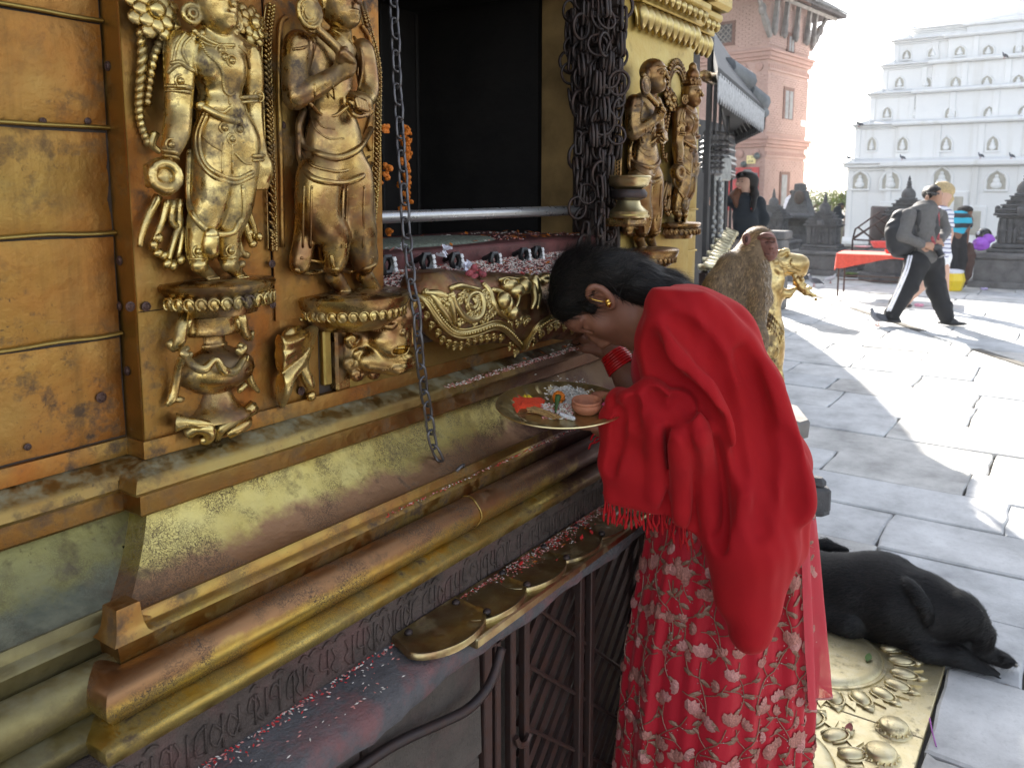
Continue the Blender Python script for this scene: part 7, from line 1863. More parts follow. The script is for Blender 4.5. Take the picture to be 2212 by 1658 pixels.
for row,(o_,s) in enumerate(((0,0),(26,1),(52,2))):
 for k in range(12):
  t=k/11.;x,y=60+150*t-10*row,900+30*row+130*t*t+16*t
  p=LP(x,y,.060-.018*t*t+.004*row);a_,b_,c_=frame(LP(x,y,.1)-LP(x,y,0))
  mb.tube([p+.0062*(math.cos(t2)*a_+1.4*math.sin(t2)*b_) for t2 in np.linspace(0,2*math.pi,8,endpoint=False)],.0021,5,closed=True)
mb.o('collar',G_monk,lion,smooth=True)
mb=MB()
for k in range(7):
 t=k/6.;p=LP(60+150*t,1010+75*t,.058-.02*t*t);mb.lathe([(.001,.011),(.004,.009),(.0055,.002),(.0085,-.010),(.002,-.011)],p,8)
mb.o('bell',G_lion,lion,smooth=True)
# ---- monkey
MD=2.46
def MP(x,y,o=0.):return dep(*B6(x,y),MD-o)
monkey=thing('rhesus_monkey','brown monkey with closed eyes sitting between the woman in red and the gilded lion','monkey',(MP(560,1700)[0],MP(560,1700)[1],zt_))
a_,b_=MP(200,2450),MP(1100,600)
S=Sculpt(np.minimum(a_,b_)-[.17,.17,0],np.maximum(a_,b_)+[.17,.17,.02],.0034)
mk=MD/F_*.2117
VR=(ray(1640,600));VR=VR/np.linalg.norm(VR);MR=np.stack([RT,VR,np.cross(RT,VR)],1)
S.ell(MP(850,800),(.043,.048,.041),.01,rot=MR);S.ell(MP(790,900,.0),(.034,.040,.034),.02,rot=MR)
S.chain([MP(760,960),MP(690,1080),MP(620,1250),MP(520,1600),MP(500,2000)],(.040,.052,.066,.080,.09),.03)
S.ell(MP(815,1130,.02),(.040,.042,.05),.03,rot=MR);S.ell(MP(720,1330,.03),(.046,.042,.06),.03)
S.chain([MP(560,1060,.02),MP(440,1250,.04),MP(390,1500,.05),MP(420,1900,.08)],(.038,.034,.03,.024),.025)
S.chain([MP(840,1180,.05),MP(870,1380,.07),MP(820,1650,.08),MP(780,2000,.09)],(.036,.031,.024,.020),.02);S.chain([MP(470,1200,-.02),MP(420,1330,-.02),MP(400,1600,0)],(.034,.04,.05),.03)
S.chain([MP(560,2050,.05),MP(760,1800,.12),MP(800,2200,.14)],(.06,.045,.03),.03);S.chain([MP(800,2280,.13),MP(900,2330,.15)],(.024,.018),.02)
MVF=S.mesh(1)
FUR=[furmat('fur_brown',(.20,.135,.075)),furmat('fur_dark',(.10,.07,.047)),furmat('fur_tan',(.42,.28,.14)),furmat('fur_pale',(.50,.42,.33))]
obj('body',MVF,FUR[0],monkey,smooth=True)
hc_=MP(850,800)
def mpick(p,n,r):
 q=(p-hc_);rt_=q@RT;z=q[:,2]
 m=np.where(r.random(len(p))<.45,1,0);m=np.where(r.random(len(p))<.2,2,m)
 back=(n@RT)<-.35;m=np.where(back&(r.random(len(p))<.75),2,m)  # mostly tan hairs on the left-facing side: sunlight put into the fur colour
 chest=(rt_>-.01)&(z<-.05)&(z>-.22);m=np.where(chest&(r.random(len(p))<.55),3,m)
 m=np.where((z>.036)&(r.random(len(p))<.8),3,m)
 return m
def mflow(p):
 q=p-hc_;f=np.tile(np.array([0,0,-1.]),(len(p),1))+RT*-.25
 h=np.linalg.norm(q,axis=1)<.075;f[h]=(-RT*.9-np.array([0,0,.3]))
 return f
face_c=MP(955,858,.055)
def mkeep(p):return np.where(np.linalg.norm((p-face_c)*1.,axis=1)<.037,.0,1.)
fur('fur',monkey,MVF,26000,.011,.0008,mflow,FUR,mpick,3,mkeep,.72)
S=Sculpt(MP(860,860)-[.10,.10,.09],MP(860,860)+[.10,.10,.09],.0022)
MF=furmat('monkey_face_skin',(.22,.105,.082),.55)
S.ell(MP(915,825,.026),(.031,.034,.036),.01,rot=MR);S.ell(MP(960,905,.036),(.023,.027,.024),.014,rot=MR);S.ell(MP(938,958,.030),(.020,.024,.014),.012,rot=MR)
mh=lambda x,y,l=0.:hit(S,*B6(x,y),l,MP(x,y,.03))
S.curve([mh(x,y) for x,y in((850,775),(905,752),(965,758),(1010,785))],(.004,.0075,.007,.004),.006)
for x in(925,995):
 c_=mh(x,802);S.ell(c_,(.0085,.0065,.0055),.004,'sub',rot=MR);S.ell(mh(x,806,-.0025),(.0082,.006,.0055),.002,rot=MR);S.curve([mh(x-32,810),mh(x,818),mh(x+26,810)],.0011,.001,op='sub',n=6)
S.chain([mh(972,812),mh(982,868)],(.0035,.0055),.006);S.ell(mh(966,884),(.0026,)*3,.001,'sub');S.ell(mh(992,882),(.0026,)*3,.001,'sub')
S.curve([mh(x,y) for x,y in((905,922),(945,938),(985,938),(1004,926))],.0018,.0015,op='sub',n=10);S.curve([mh(x,y) for x,y in((915,935),(950,950),(990,948))],.0028,.003,n=8)
S.ell(MP(728,782,.034),(.012,.007,.018),.003,rot=MR);S.ell(MP(732,782,.043),(.006,.004,.011),.003,'sub',rot=MR)
lids=[[mh(x-30,808,.0006),mh(x-4,817,.0008),mh(x+26,808,.0006)]for x in(925,993)];brows=[[mh(x-40,776,.0008),mh(x,766,.001),mh(x+34,776,.0008)]for x in(915,985)];mouth_=[mh(x,y,.0006) for x,y in((902,920),(930,934),(965,938),(1002,925))];nos=[mh(966,884,.0005),mh(992,882,.0005)];earp=mh(730,784,.0008)
S.o('face',MF,monkey)
MDK=furmat('monkey_lid_hollow_dark',(.055,.026,.022),.6)  # lid tone, also shade of mouth slit, nostrils and ear hollow as colour
for P in lids:mb=MB();mb.tube(spline(P,8),[.0006,.0013,.0016,.0017,.0017,.0016,.0013,.0006],5);mb.o('eyelid',MDK,monkey,smooth=True)
for P in brows:mb=MB();mb.tube(spline(P,8),.0016,5);mb.o('eyebrow',FUR[1],monkey,smooth=True)
mb=MB();mb.tube(spline(mouth_,10),.0011,5);mb.o('mouth',MDK,monkey,smooth=True)
for q in nos:mb=MB();mb.ell(q,(.0022,.0022,.0016),7,4);mb.o('nostril',MDK,monkey,smooth=True)
mb=MB();mb.ell(earp,(.0055,.003,.010),9,6,MR);mb.o('inner_ear',MDK,monkey,smooth=True)  # dark blob painted in for the shade of the ear hollow
# =================================================================== SLEEPING DOG
DX=[1700,1770,1900,2000,2100,2170,2210];DYb=[1330,1352,1392,1424,1452,1470,1474]
Dd=[(gz(x,y)-C0)@FW+.06 for x,y in zip(DX,DYb)]
def DPt(x,y,o=0.):
 px,py=B4(x,y);return dep(px,py,float(np.interp(px,DX,Dd))-o)
dog=thing('dog','black dog asleep on the paving with its front paws stretched out','dog',gz(1950,1390))
pts=np.array([DPt(x,y) for x,y in((100,350),(100,900),(1550,1200),(1550,600))])
S=Sculpt(np.r_[pts.min(0)[:2]-.22,-.01],np.r_[pts.max(0)[:2]+.22,.38],.0048)
S.chain([DPt(120,600,-.05),DPt(330,645,-.04),DPt(600,690,-.03),DPt(850,750,-.02),DPt(1010,790,-.02)],(.124,.142,.150,.146,.118),.04)
S.ell(DPt(760,560,-.06),(.10,.10,.075),.05);S.chain([DPt(1000,720,-.02),DPt(1150,780,.0)],(.10,.082),.04)
S.ell(DPt(1215,800,.0),(.070,.066,.070),.03);S.chain([DPt(1270,830,.01),DPt(1325,900,.01),DPt(1335,945,.01)],(.048,.034,.026),.02);S.ell(DPt(1310,960,.02),(.018,.018,.012),.008)
S.chain([DPt(930,880,.05),DPt(1000,1000,.07),DPt(1180,1030,.06),DPt(1340,1130,.05),DPt(1400,1165,.05)],(.062,.042,.034,.028,.028),.02)
S.chain([DPt(1180,930,.0),DPt(1320,1000,.0),DPt(1440,1050,.0)],(.036,.029,.027),.02)
for(x,y,o_) in((1425,1175,.05),(1470,1052,.0)):
 for k in range(4):S.cap(DPt(x-20,y-14+4*k,o_+.022-.013*k),DPt(x+26-6*abs(k-1.5),y+4+4*k,o_+.026-.014*k),.0125,.011,.005)
S.chain([DPt(400,780,.08),DPt(560,850,.1),DPt(480,900,.09)],(.07,.045,.03),.03);S.chain([DPt(330,420,-.2),DPt(430,395,-.22),DPt(545,425,-.22)],(.035,.022,.012),.02)
S.curve([DPt(890,600,.055),DPt(940,660,.085),DPt(1000,760,.095),DPt(1010,840,.085)],(.012,.019,.018,.009),.012)
S.cut_back(2,.012,-1)
DVF=S.mesh(1)
DF=[furmat('black_fur',(.0028,.0028,.003),.65),furmat('black_fur_sheen',(.008,.0078,.008),.55),furmat('rusty_black_fur',(.014,.010,.009),.6)]
obj('body',DVF,DF[0],dog,smooth=True)
e1=DPt(330,645);e2=DPt(1010,790);dax=(e1-e2)/np.linalg.norm(e1-e2)
fur('fur',dog,DVF,34000,.024,.0010,lambda p:np.tile(dax,(len(p),1))-[0,0,.45],DF,None,5,lambda p:np.where(p[:,2]>.02,1.,.1),.80)
for(x,y,o_) in((1440,1180,.05),(1486,1058,.0)):
 for k in range(4):
  q=DPt(x+16-6*abs(k-1.5),y+6+4*k,o_+.030-.014*k);mb=MB();mb.tube([q,q+RT*.008-[0,0,.004],q+RT*.012-[0,0,.009]],[.0035,.003,.001],6);mb.o('claw',plain('grey_claw',(.25,.22,.19),.5) if k==0 and o_ else bpy.data.materials.get('grey_claw') or plain('grey_claw',(.25,.22,.19),.5),dog,smooth=True)
# leaf and scraps on the brass plate
for(x,y,nm,mat_,lab) in((670,1040,'leaf',LEAFG,'small green leaf on the raised brass disc by the dog'),(560,1440,'dry_leaf',plain('dry_leaf',(.22,.05,.04),.7),'dry reddish leaf lying on the brass floor plate')):
 p=gz(*B4(x,y),.034 if nm=='leaf' else.013);mb=MB();mb.grid(np.array([[p+np.array([.022*(i-2)/2,.011*j*(1-((i-2)/2.2)**2),.003*abs(j)+.002*i]) for j in(-1,0,1)]for i in range(5)]));tag(mb.o(nm,mat_,None,smooth=True),lab,'leaf')
p,q=gz(*B4(1015,1365),.006),gz(*B4(1055,1535),.006);mb=MB();mb.tube([p,(p+q)/2+[0,.002,.001],q],.0022,6);tag(mb.o('incense_stick',plain('violet_stick',(.35,.10,.35),.7),None),'thin violet stick on the paving beside the brass plate','stick')
# =================================================================== PIGEONS
PG=[plain('pigeon_grey',(.14,.15,.18),.6,var=.2,sc=60),plain('pigeon_slate',(.06,.065,.08),.55,var=.2,sc=60),plain('pigeon_green',(.06,.10,.09),.4),plain('pigeon_pink',(.35,.09,.07),.6)]
def pigeon(p,head,s,lab,pale=False):
 t=thing('pigeon',lab,'bird',p,'pigeons about the square');rm=rotz(head);P=lambda x,y,z:np.asarray(p,float)+rm@(np.array([x,y,z])*s)
 b=PG[0]if not pale else plain('pigeon_white',(.5,.5,.53),.6)
 mb=MB();mb.ell(P(0,0,.095),np.array([.085,.045,.048])*s,12,8,rm@roty(-.35));mb.tube(spline([P(.05,0,.115),P(.075,0,.15),P(.08,0,.175)],6),np.array([.036,.028,.024,.021,.019,.018])*s,9);mb.ell(P(.086,0,.182),np.array([.022,.018,.018])*s,9,6);mb.o('body',b,t,smooth=True)
 mb=MB();mb.tube([P(.104,0,.182),P(.124,0,.174)],[.006*s,.0015*s],6);mb.o('beak',PG[1],t)
 mb=MB();mb.prism([P(-.06,-.02,.075),P(-.06,.02,.075),P(-.155,.028,.035),P(-.155,-.028,.035)],rm@np.array([0,0,.012])*s);mb.o('tail',PG[1],t)
 for sd in(-1,1):mb=MB();mb.ell(P(-.025,sd*.038,.095),np.array([.088,.011,.036])*s,10,6,rm@roty(-.38));mb.ell(P(-.085,sd*.026,.075),np.array([.05,.008,.014])*s,8,5,rm@roty(-.4));mb.o('wing',PG[1]if not pale else b,t,smooth=True)
 for sd in(-1,1):mb=MB();mb.tube([P(.005,sd*.018,.06),P(.0,sd*.02,.004)],.0045*s,5);[mb.tube([P(0,sd*.02,.004),P(.026*math.cos(a),sd*.02+.026*math.sin(a),.003)],.003*s,4) for a in(-.5,0,.5,3.1)];mb.o('leg',PG[3],t)
 return t
hv=math.atan2(-RT[1],-RT[0])
pigeon(gz(*A8(845,1000)),hv+.3,1.15,'grey pigeon at the rear foot of the walking man');pigeon(gz(*A8(425,740)),hv+.1,1.1,'slate pigeon between the lion head and the covered table');pigeon(gz(*A8(533,718)),hv+2.6,.9,'pale lilac pigeon crouched under the covered table',True);pigeon(gz(*A8(372,692)),hv+1,.7,'tiny far pigeon left of the slate pigeon')
p=gx(*A4(1055,846),X0+.4);p[2]=tiers[1][3]+.05;pigeon([X0+.5,gx(*A4(1055,840),X0+.5)[1],gx(*A4(1055,846),X0+.5)[2]],1.,1.1,'dark pigeon on the left end of the second stupa ledge')
for x,y,lab in((2065,1046,'dark pigeon on the lowest stupa ledge near the right edge'),(1860,1044,'dark pigeon sitting mid way along the lowest stupa ledge'),(1340,1056,'brown pigeon at the left part of the lowest stupa ledge'),(2020,382,'small dark pigeon on a high ledge of the stupa'),(985,1058,'pale pigeon on the far left corner of the lowest ledge')):pigeon(gx(*A4(x,y+8),X0-.1),2.5,.85,lab)
# =================================================================== PEOPLE in the square
def sk(name,col):m=Mat(name);m.set(Base_Color=col,Roughness=.55,Specular_IOR_Level=.3,Subsurface_Weight=.05,Subsurface_Radius=[.008,.003,.0015]);return m.m
SK_ASIA=sk('tan_skin',(.38,.215,.145));SK_FAIR=sk('fair_skin',(.52,.32,.24));SK_DARK=sk('dark_skin',(.17,.085,.055))
HAIR_B=hairmat('dark_hair',(.018,.014,.012),.5);HAIR_R=hairmat('auburn_hair',(.12,.045,.02),.5);HAIR_Y=hairmat('blonde_hair',(.56,.42,.22),.55)
def cloth(name,col,rough=.85,sc=30):return plain(name,col,rough,var=.12,sc=sc,bump=.15)
GREYK=cloth('grey_knit',(.105,.10,.098));BLACKC=cloth('black_cloth',(.006,.007,.010));NAVY=cloth('navy_cloth',(.007,.011,.016));WHITEC=cloth('white_cloth',(.62,.62,.66));SHOE=plain('black_shoe',(.014,.014,.015),.4)
def striped(name,a,b,period,duty,ph=0.):
 m=Mat(name);z=m.n('ShaderNodeSeparateXYZ',i_0=m.n('ShaderNodeNewGeometry').outputs['Position']).outputs[2]
 f=m.math('FRACT',m.math('ADD',m.math('DIVIDE',m.math('ADD',z,m.math('MULTIPLY',m.noise(6,2),.03)),period),ph));f=m.math('GREATER_THAN',f,duty)
 m.set(Base_Color=m.mix(f,a,b),Roughness=.85);return m.m
class Fig:
 """a figure measured on an upright plane at one distance"""
 def __init__(s,name,label,T_,d,foot,group=None,res=.012):
  s.T,s.d,s.res=T_,d,res;s.t=thing(name,label,'person',foot,group)
  s.k=d/F_*abs(T_(1,0)[0]-T_(0,0)[0]);s.vr=ray(*T_(500,500));s.M=None
 def P(s,x,y,o=0.):return dep(*s.T(x,y),s.d-o)
 def part(s,name,mat,prims,res=None,sm=1,parent=None,warp=0):
  pts=[];rmax=0
  for pr in prims:
   for q in pr[1]:pts.append(s.P(*q))
   rmax=max(rmax,np.max(np.broadcast_to(pr[2],(1,)) if np.isscalar(pr[2]) else pr[2]))
  pts=np.array(pts);m=rmax*s.k*1.15+.03
  S=Sculpt(pts.min(0)-m,pts.max(0)+m,res or s.res)
  V=ray(*s.T(500,500));V=V/np.linalg.norm(V);M=np.stack([RT,V,np.cross(RT,V)],1)
  for pr in prims:
   kind,Q,r=pr[:3];k=pr[3]if len(pr)>3 else.02;op=pr[4]if len(pr)>4 else 'add'
   if kind=='e':
    rr=np.array(r,float)*s.k;rr=rr if rr.size==3 else np.array([rr[0],(rr[0]+rr[1])/2 if rr.size>1 else rr[0],rr[-1]]);S.ell(s.P(*Q[0]),rr,k,op,rot=M)
   else:S.chain([s.P(*q) for q in Q],np.array(r,float)*s.k,k,op)
  if warp:S.warp(lambda X,Y,Z:warp*np.sin(X*40+Z*25+2*np.sin(Z*18+Y*11)))
  return S.o(name,mat,parent or s.t,sm)
 def tube(s,name,mat,Q,r,n=12,flat=None,parent=None):
  mb=MB();mb.tube(spline([s.P(*q) for q in Q],n),np.interp(np.linspace(0,1,n),np.linspace(0,1,len(r)),r)*s.k if hasattr(r,'__len__') else r*s.k,7,flat=flat);return mb.o(name,mat,parent or s.t,smooth=True)
def hand(f,x,y,o,dx,dy,sz):
 """palm with five fingers, pixel units of the figure"""
 L=[('c',[(x,y,o),(x+dx*sz*.5,y+dy*sz*.5,o)],(sz*.30,sz*.32),.01)]
 nx,ny=-dy,dx
 for k,(u,l) in enumerate(((-.30,.75),(-.10,.95),(.10,.9),(.30,.72))):
  bx,by=x+dx*sz*.55+nx*u*sz,y+dy*sz*.55+ny*u*sz
  L.append(('c',[(bx,by,o+.01),(bx+dx*sz*l*.55,by+dy*sz*l*.55,o+.022),(bx+dx*sz*l*.8,by+dy*sz*l*.8+sz*.12,o+.012)],(sz*.115,sz*.10,sz*.08),.003))
 L.append(('c',[(x+nx*.3*sz,y+ny*.3*sz,o+.01),(x+nx*.55*sz+dx*.3*sz,y+ny*.55*sz+dy*.3*sz,o+.03),(x+nx*.5*sz+dx*.6*sz,y+ny*.5*sz+dy*.6*sz,o+.03)],(sz*.14,sz*.11,sz*.09),.004))
 return L
# ---- walking man
f=Fig('person','man in grey sweater and black track trousers walking with a camera and backpack',B5,10.12,gz(1990,698))
f.part('body',SK_ASIA,[('e',[(790,440)],(62,74,86)),('e',[(815,500)],(40,46,34)),('c',[(770,500),(765,590)],(44,48)),('c',[(846,432,.035),(862,462,.045)],(11,15),.01),('e',[(732,452,.075)],(14,12,24),.008),('e',[(846,492,.02)],(14,26,8),.008),('c',[(560,640,.09),(500,800,.12),(640,880,.16),(690,900,.17)],(50,44,34,28)),('c',[(850,640,-.12),(900,780,-.08),(850,860,.08)],(44,38,28)),('c',[(700,640),(700,980)],(80,80)),('c',[(630,1090,.05),(540,1300,.05),(385,1560,.0)],(62,54,34)),('c',[(775,1090,-.05),(830,1330,-.03),(920,1590,.0)],(62,54,34)),('c',[(380,1570),(440,1615)],(30,26)),('c',[(920,1590),(980,1630)],(30,26))]+hand(f,690,905,.17,.95,.1,95)+hand(f,815,870,.12,.7,.3,80),.0085)
f.part('hair',HAIR_B,[('e',[(776,405)],(68,78,60),.01),('e',[(738,420)],(30,66,44),.02),('c',[(800,352),(840,368)],(26,20),.02),('e',[(836,468,.05)],(62,100,78),.02,'sub')],.0085,warp=.003)
f.tube('glasses',BLACK,[(728,412,.092),(775,410,.118),(830,412,.108),(866,416,.05)],7);
for x in(800,850):f.tube('lens',BLACK,[(x-20,418,.118 if x<820 else.098),(x+18,420,.116 if x<820 else.075)],15,5)
f.part('sweater',GREYK,[('c',[(700,600),(690,760),(690,900),(695,1010)],(120,128,120,128),.05),('c',[(600,600,.02),(820,600,-.04)],(62,56),.04),('c',[(560,620,.09),(510,780,.12),(500,815,.125),(620,870,.16),(672,897,.17)],(70,60,56,46,40),.02),('c',[(860,620,-.12),(905,770,-.08),(862,848,.06)],(58,50,40),.03),('c',[(770,520),(765,570)],(58,66),.02)],.0095,warp=.004)
f.part('vest',cloth('charcoal_strap',(.035,.035,.037)),[('c',[(770,630,.055),(775,760,.075),(760,880,.07)],(58,66,52),.03),('c',[(640,600,.09),(660,760,.10),(640,960,.08)],(34,30,28),.03)],.01,warp=.003)
f.part('trousers',BLACKC,[('c',[(640,1050,.02),(770,1050,-.02)],(108,108),.03),('c',[(630,1080,.06),(555,1290,.06),(470,1430,.03),(392,1560,.0)],(110,86,76,70),.04),('c',[(770,1080,-.06),(820,1320,-.03),(880,1480,-.01),(915,1575,.0)],(110,88,78,70),.04)],.0105,warp=.005)
f.part('shoe',SHOE,[('c',[(370,1585),(440,1605)],(40,34)),('e',[(400,1618)],(74,44,20))],.009);f.part('shoe',SHOE,[('c',[(905,1600),(985,1628)],(42,32)),('e',[(965,1640)],(118,44,20))],.009)
for o_ in(0,26):f.tube('side_stripe',plain('white_stripe',(.75,.75,.8),.7),[(560+o_,1000,.145),(520+o_,1150,.165),(462+o_,1290,.145),(400+o_,1430,.11),(352+o_,1530,.085)],9,16)
f.part('backpack',cloth('black_nylon',(.010,.011,.015),.6),[('c',[(480,640),(450,780),(470,930)],(80,105,100),.05),('c',[(400,720),(395,900)],(44,48),.04),('e',[(520,800)],(70,110,190),.06)],.011,warp=.004)
f.tube('strap',BLACKC,[(640,575,.10),(615,620,.115),(600,720,.10),(580,830,.08)],24,flat=.5)
f.tube('neck_strap',plain('red_black_strap',(.30,.04,.05),.7,var=.8,sc=60),[(690,545,.07),(715,640,.125),(760,780,.15),(810,930,.17)],17,flat=.5);f.tube('neck_strap',bpy.data.materials['red_black_strap'],[(830,545,.0),(832,660,.07),(830,780,.11),(830,930,.15)],16,flat=.5)
cmr=thing('camera','black camera with long lens held at the walking man\'s waist','camera',f.P(835,960,.17))
mb=MB();M_=np.stack([RT,FW,UP],1);mb.box((-.055,-.03,-.04),(.055,.03,.04),.01,rot=M_,org=f.P(825,930,.17));mb.box((-.02,-.02,0),(.02,.02,.025),.006,rot=M_,org=f.P(825,900,.17));mb.o('camera_body',BLACK,cmr,smooth=R(40))
mb=MB();a_,b_=f.P(835,950,.19),f.P(870,1010,.22);mb.tube([a_,a_+(b_-a_)*.6,b_],[.040,.040,.046],14);mb.o('lens',BLACK,cmr,smooth=R(40))
# ---- blonde woman behind him
f=Fig('person','blonde woman in white striped top and white shorts partly hidden behind the walking man',B5,11.6,gz(*B5(800,1500)))
f.part('body',SK_FAIR,[('e',[(885,430)],(58,66,80)),('c',[(880,480),(880,580)],(38,44)),('c',[(870,640),(866,1040)],(46,50)),('c',[(835,1080),(720,1260),(560,1420),(540,1470)],(64,42,28,22)),('c',[(875,1080),(890,1300),(910,1480)],(64,42,26)),('c',[(930,620),(950,800),(920,960)],(34,28,22)),('c',[(790,620),(780,900)],(32,24))]+hand(f,920,960,0,-.1,1,60),.0105)
f.part('hair',HAIR_Y,[('e',[(895,385)],(72,80,70),.01),('c',[(935,400),(945,470),(905,540)],(34,32,26),.03),('c',[(840,330),(900,325)],(30,30),.02),('e',[(845,470)],(34,70,60),.01,'sub')],.01,warp=.004)
ST1=striped('blue_white_stripe',(.65,.65,.70),(.10,.11,.22),.058,.72)
f.part('striped_top',ST1,[('c',[(870,600),(868,800),(866,980)],(78,74,84),.04),('c',[(800,600),(935,605)],(46,44),.03),('c',[(930,620),(945,720)],(44,40),.03)],.0115,warp=.003)
f.part('shorts',cloth('white_shorts',(.70,.70,.72)),[('c',[(840,1010),(890,1010)],(72,72),.03),('c',[(850,1050),(835,1120)],(70,58),.03),('c',[(880,1050),(882,1120)],(66,56),.03)],.0115)
f.part('shoe',SHOE,[('c',[(520,1430),(560,1475)],(24,20)),('e',[(550,1478)],(34,24,14))],.009);f.part('shoe',SHOE,[('c',[(880,1490),(945,1500)],(22,16))],.009)
f.tube('bag_strap',NAVY,[(840,590,.09),(890,680,.10),(960,730,.05)],12,flat=.5)
# ---- man bending over
Z4=tr(.2116,1997.3,296.9)
f=Fig('person','man in turquoise and black striped shirt bending over by the plinth',Z4,14.0,gz(*Z4(330,1530)))
f.part('body',SK_DARK,[('e',[(412,755)],(52,56,46)),('c',[(400,800),(360,830)],(38,44)),('c',[(400,840),(300,990)],(80,84)),('c',[(455,860),(430,940),(425,1070)],(32,24,18)),('c',[(285,1010),(270,1230),(300,1500)],(58,42,26)),('c',[(345,1010),(370,1240),(360,1490)],(56,42,26))]+hand(f,425,1070,0,0,1,44),.0115)
f.part('hair',HAIR_B,[('e',[(412,738)],(56,60,38),.01),('e',[(395,740)],(40,60,30),.02)],.011)
f.part('striped_shirt',striped('turquoise_stripe',(.02,.36,.52),(.022,.026,.034),.168,.55,.35),[('e',[(330,850)],(105,110,80),.05),('c',[(390,830),(320,900),(310,950)],(76,92,92),.05),('c',[(440,830),(448,900)],(40,36),.03),('c',[(270,800),(400,800)],(40,50),.04)],.0115,warp=.003)
f.part('trousers',BLACKC,[('c',[(270,985),(350,985)],(68,68),.03),('c',[(275,1010),(262,1230),(300,1490)],(74,58,46),.03),('c',[(345,1010),(372,1240),(345,1490)],(70,58,46),.03)],.0125,warp=.004)
for x in(318,352):f.part('shoe',cloth('grey_shoe',(.12,.11,.11)),[('e',[(x,1515)],(44,34,20))],.011)
q=gz(*Z4(455,1500));sack=thing('cloth_sack','tall dark brown cloth bundle leaning against the plinth beside the bent man','sack',q)
f2=Fig.__new__(Fig);f2.T,f2.d,f2.res,f2.t=Z4,14.0,.012,sack;f2.k=14.0/F_*.2116
f2.part('bundle',cloth('dark_brown_cloth',(.055,.026,.02)),[('c',[(455,1110),(445,1200),(420,1330),(400,1480)],(40,56,48,30),.03),('c',[(470,1200),(440,1400)],(40,40),.03)],warp=.006)
# ---- woman in black by the lamps
f=Fig('person','woman with long hair in black top leaning on the temple rail',C3,6.8,gz(1600,840))
f.part('body',SK_FAIR,[('e',[(425,1010)],(70,82,92)),('e',[(405,1060)],(50,60,42)),('c',[(352,1018,.02),(346,1040,.02)],(12,15),.01),('c',[(362,985,.05),(392,980,.07)],(7,7),.006),('e',[(378,1010,.075)],(18,12,8),.006,'sub'),('e',[(378,1012,.070)],(16,12,8),.003),('e',[(366,1062,.05)],(16,16,6),.006),('e',[(372,1074,.05)],(16,16,6),.005),('c',[(440,1080),(440,1180)],(44,50)),('e',[(490,1040,.05)],(12,14,24),.006),('c',[(430,1240),(440,1600)],(80,90)),('c',[(560,1220),(600,1380),(560,1500)],(44,36,26)),('c',[(300,1200),(200,1170),(130,1200)],(40,32,24)),('c',[(390,1620),(390,2900)],(90,40)),('c',[(500,1620),(500,2900)],(90,40))]+hand(f,130,1200,0,-1,.2,70)+hand(f,560,1500,.03,-.2,1,70),.0075)
f.part('hair',HAIR_B,[('e',[(455,1000)],(84,90,84),.01),('e',[(430,960)],(86,84,48),.02),('c',[(508,1000,.03),(520,1130,.06),(500,1290,.13)],(36,34,16),.03),('c',[(480,1000,-.04),(490,1200,-.06)],(50,40),.03),('c',[(382,958,.055),(368,990,.05)],(18,8),.02),('e',[(388,1040,.05)],(40,70,62),.02,'sub')],.007,warp=.002)
f.part('brown_lock',HAIR_R,[('c',[(372,1080,-.01),(330,1160,.02),(345,1250,.07)],(26,46,16),.02),('c',[(350,1110),(300,1150)],(28,26),.03)],.007,parent=f.t,warp=.002)
f.part('top',NAVY,[('c',[(432,1220),(430,1350),(440,1560)],(92,108,112),.05),('c',[(330,1200),(545,1205)],(58,58),.04),('c',[(440,1138),(438,1180)],(46,60),.02),('c',[(560,1230),(598,1370),(588,1440)],(60,52,44),.03),('c',[(300,1200),(215,1178)],(56,44),.03)],.009,warp=.004)
f.part('trousers',BLACKC,[('c',[(390,1600),(500,1600)],(118,118),.04),('c',[(390,1650),(390,2900)],(106,54),.03),('c',[(500,1650),(500,2900)],(106,54),.03)],.012)
mb=MB();mb.box((-.006,-.003,-.006),(.006,.003,.006),.002,org=f.P(487,1268,.125));mb.o('badge',PETR,f.t)
# ---- distant people
Z3=tr(.1367,1662.6,388.7)
f=Fig('person','far man in loose white shirt standing before the tower door',Z3,21.0,dep(1704,497,21.0)*[1,1,0],'far people behind the chaityas')
f.part('body',SK_DARK,[('e',[(358,205)],(34,36,42)),('c',[(345,240),(330,300)],(26,30)),('c',[(320,300),(300,560)],(50,50)),('c',[(370,340),(395,420)],(18,14)),('c',[(280,600),(280,1000)],(40,30)),('c',[(330,600),(330,1000)],(40,30))]+hand(f,395,420,0,.6,.8,30),.012)
f.part('hair',HAIR_B,[('e',[(352,192)],(38,40,32),.01)],.012)
f.part('white_shirt',WHITEC,[('c',[(330,300),(310,420),(285,540)],(58,76,62),.05),('c',[(275,310),(250,420)],(34,30),.04),('c',[(372,320),(385,390)],(30,26),.03)],.014,warp=.006)
f.part('trousers',BLACKC,[('c',[(285,560),(280,980)],(56,40),.03),('c',[(325,560),(330,980)],(54,40),.03)],.014)
f=Fig('person','far person in white sleeves half hidden by the lotus pillar',Z3,21.5,dep(1745,497,21.5)*[1,1,0],'far people behind the chaityas')
f.part('body',SK_DARK,[('e',[(560,335)],(34,36,42)),('c',[(570,370),(580,480)],(40,52)),('c',[(590,600),(590,980)],(60,50))],.013)
f.part('hair',HAIR_B,[('e',[(558,320)],(40,42,40),.01),('c',[(545,320),(540,400)],(30,22),.02)],.013)
f.part('white_shirt',WHITEC,[('c',[(590,410),(620,530)],(50,48),.04),('c',[(610,380),(660,370)],(20,14),.03)],.014,warp=.005)
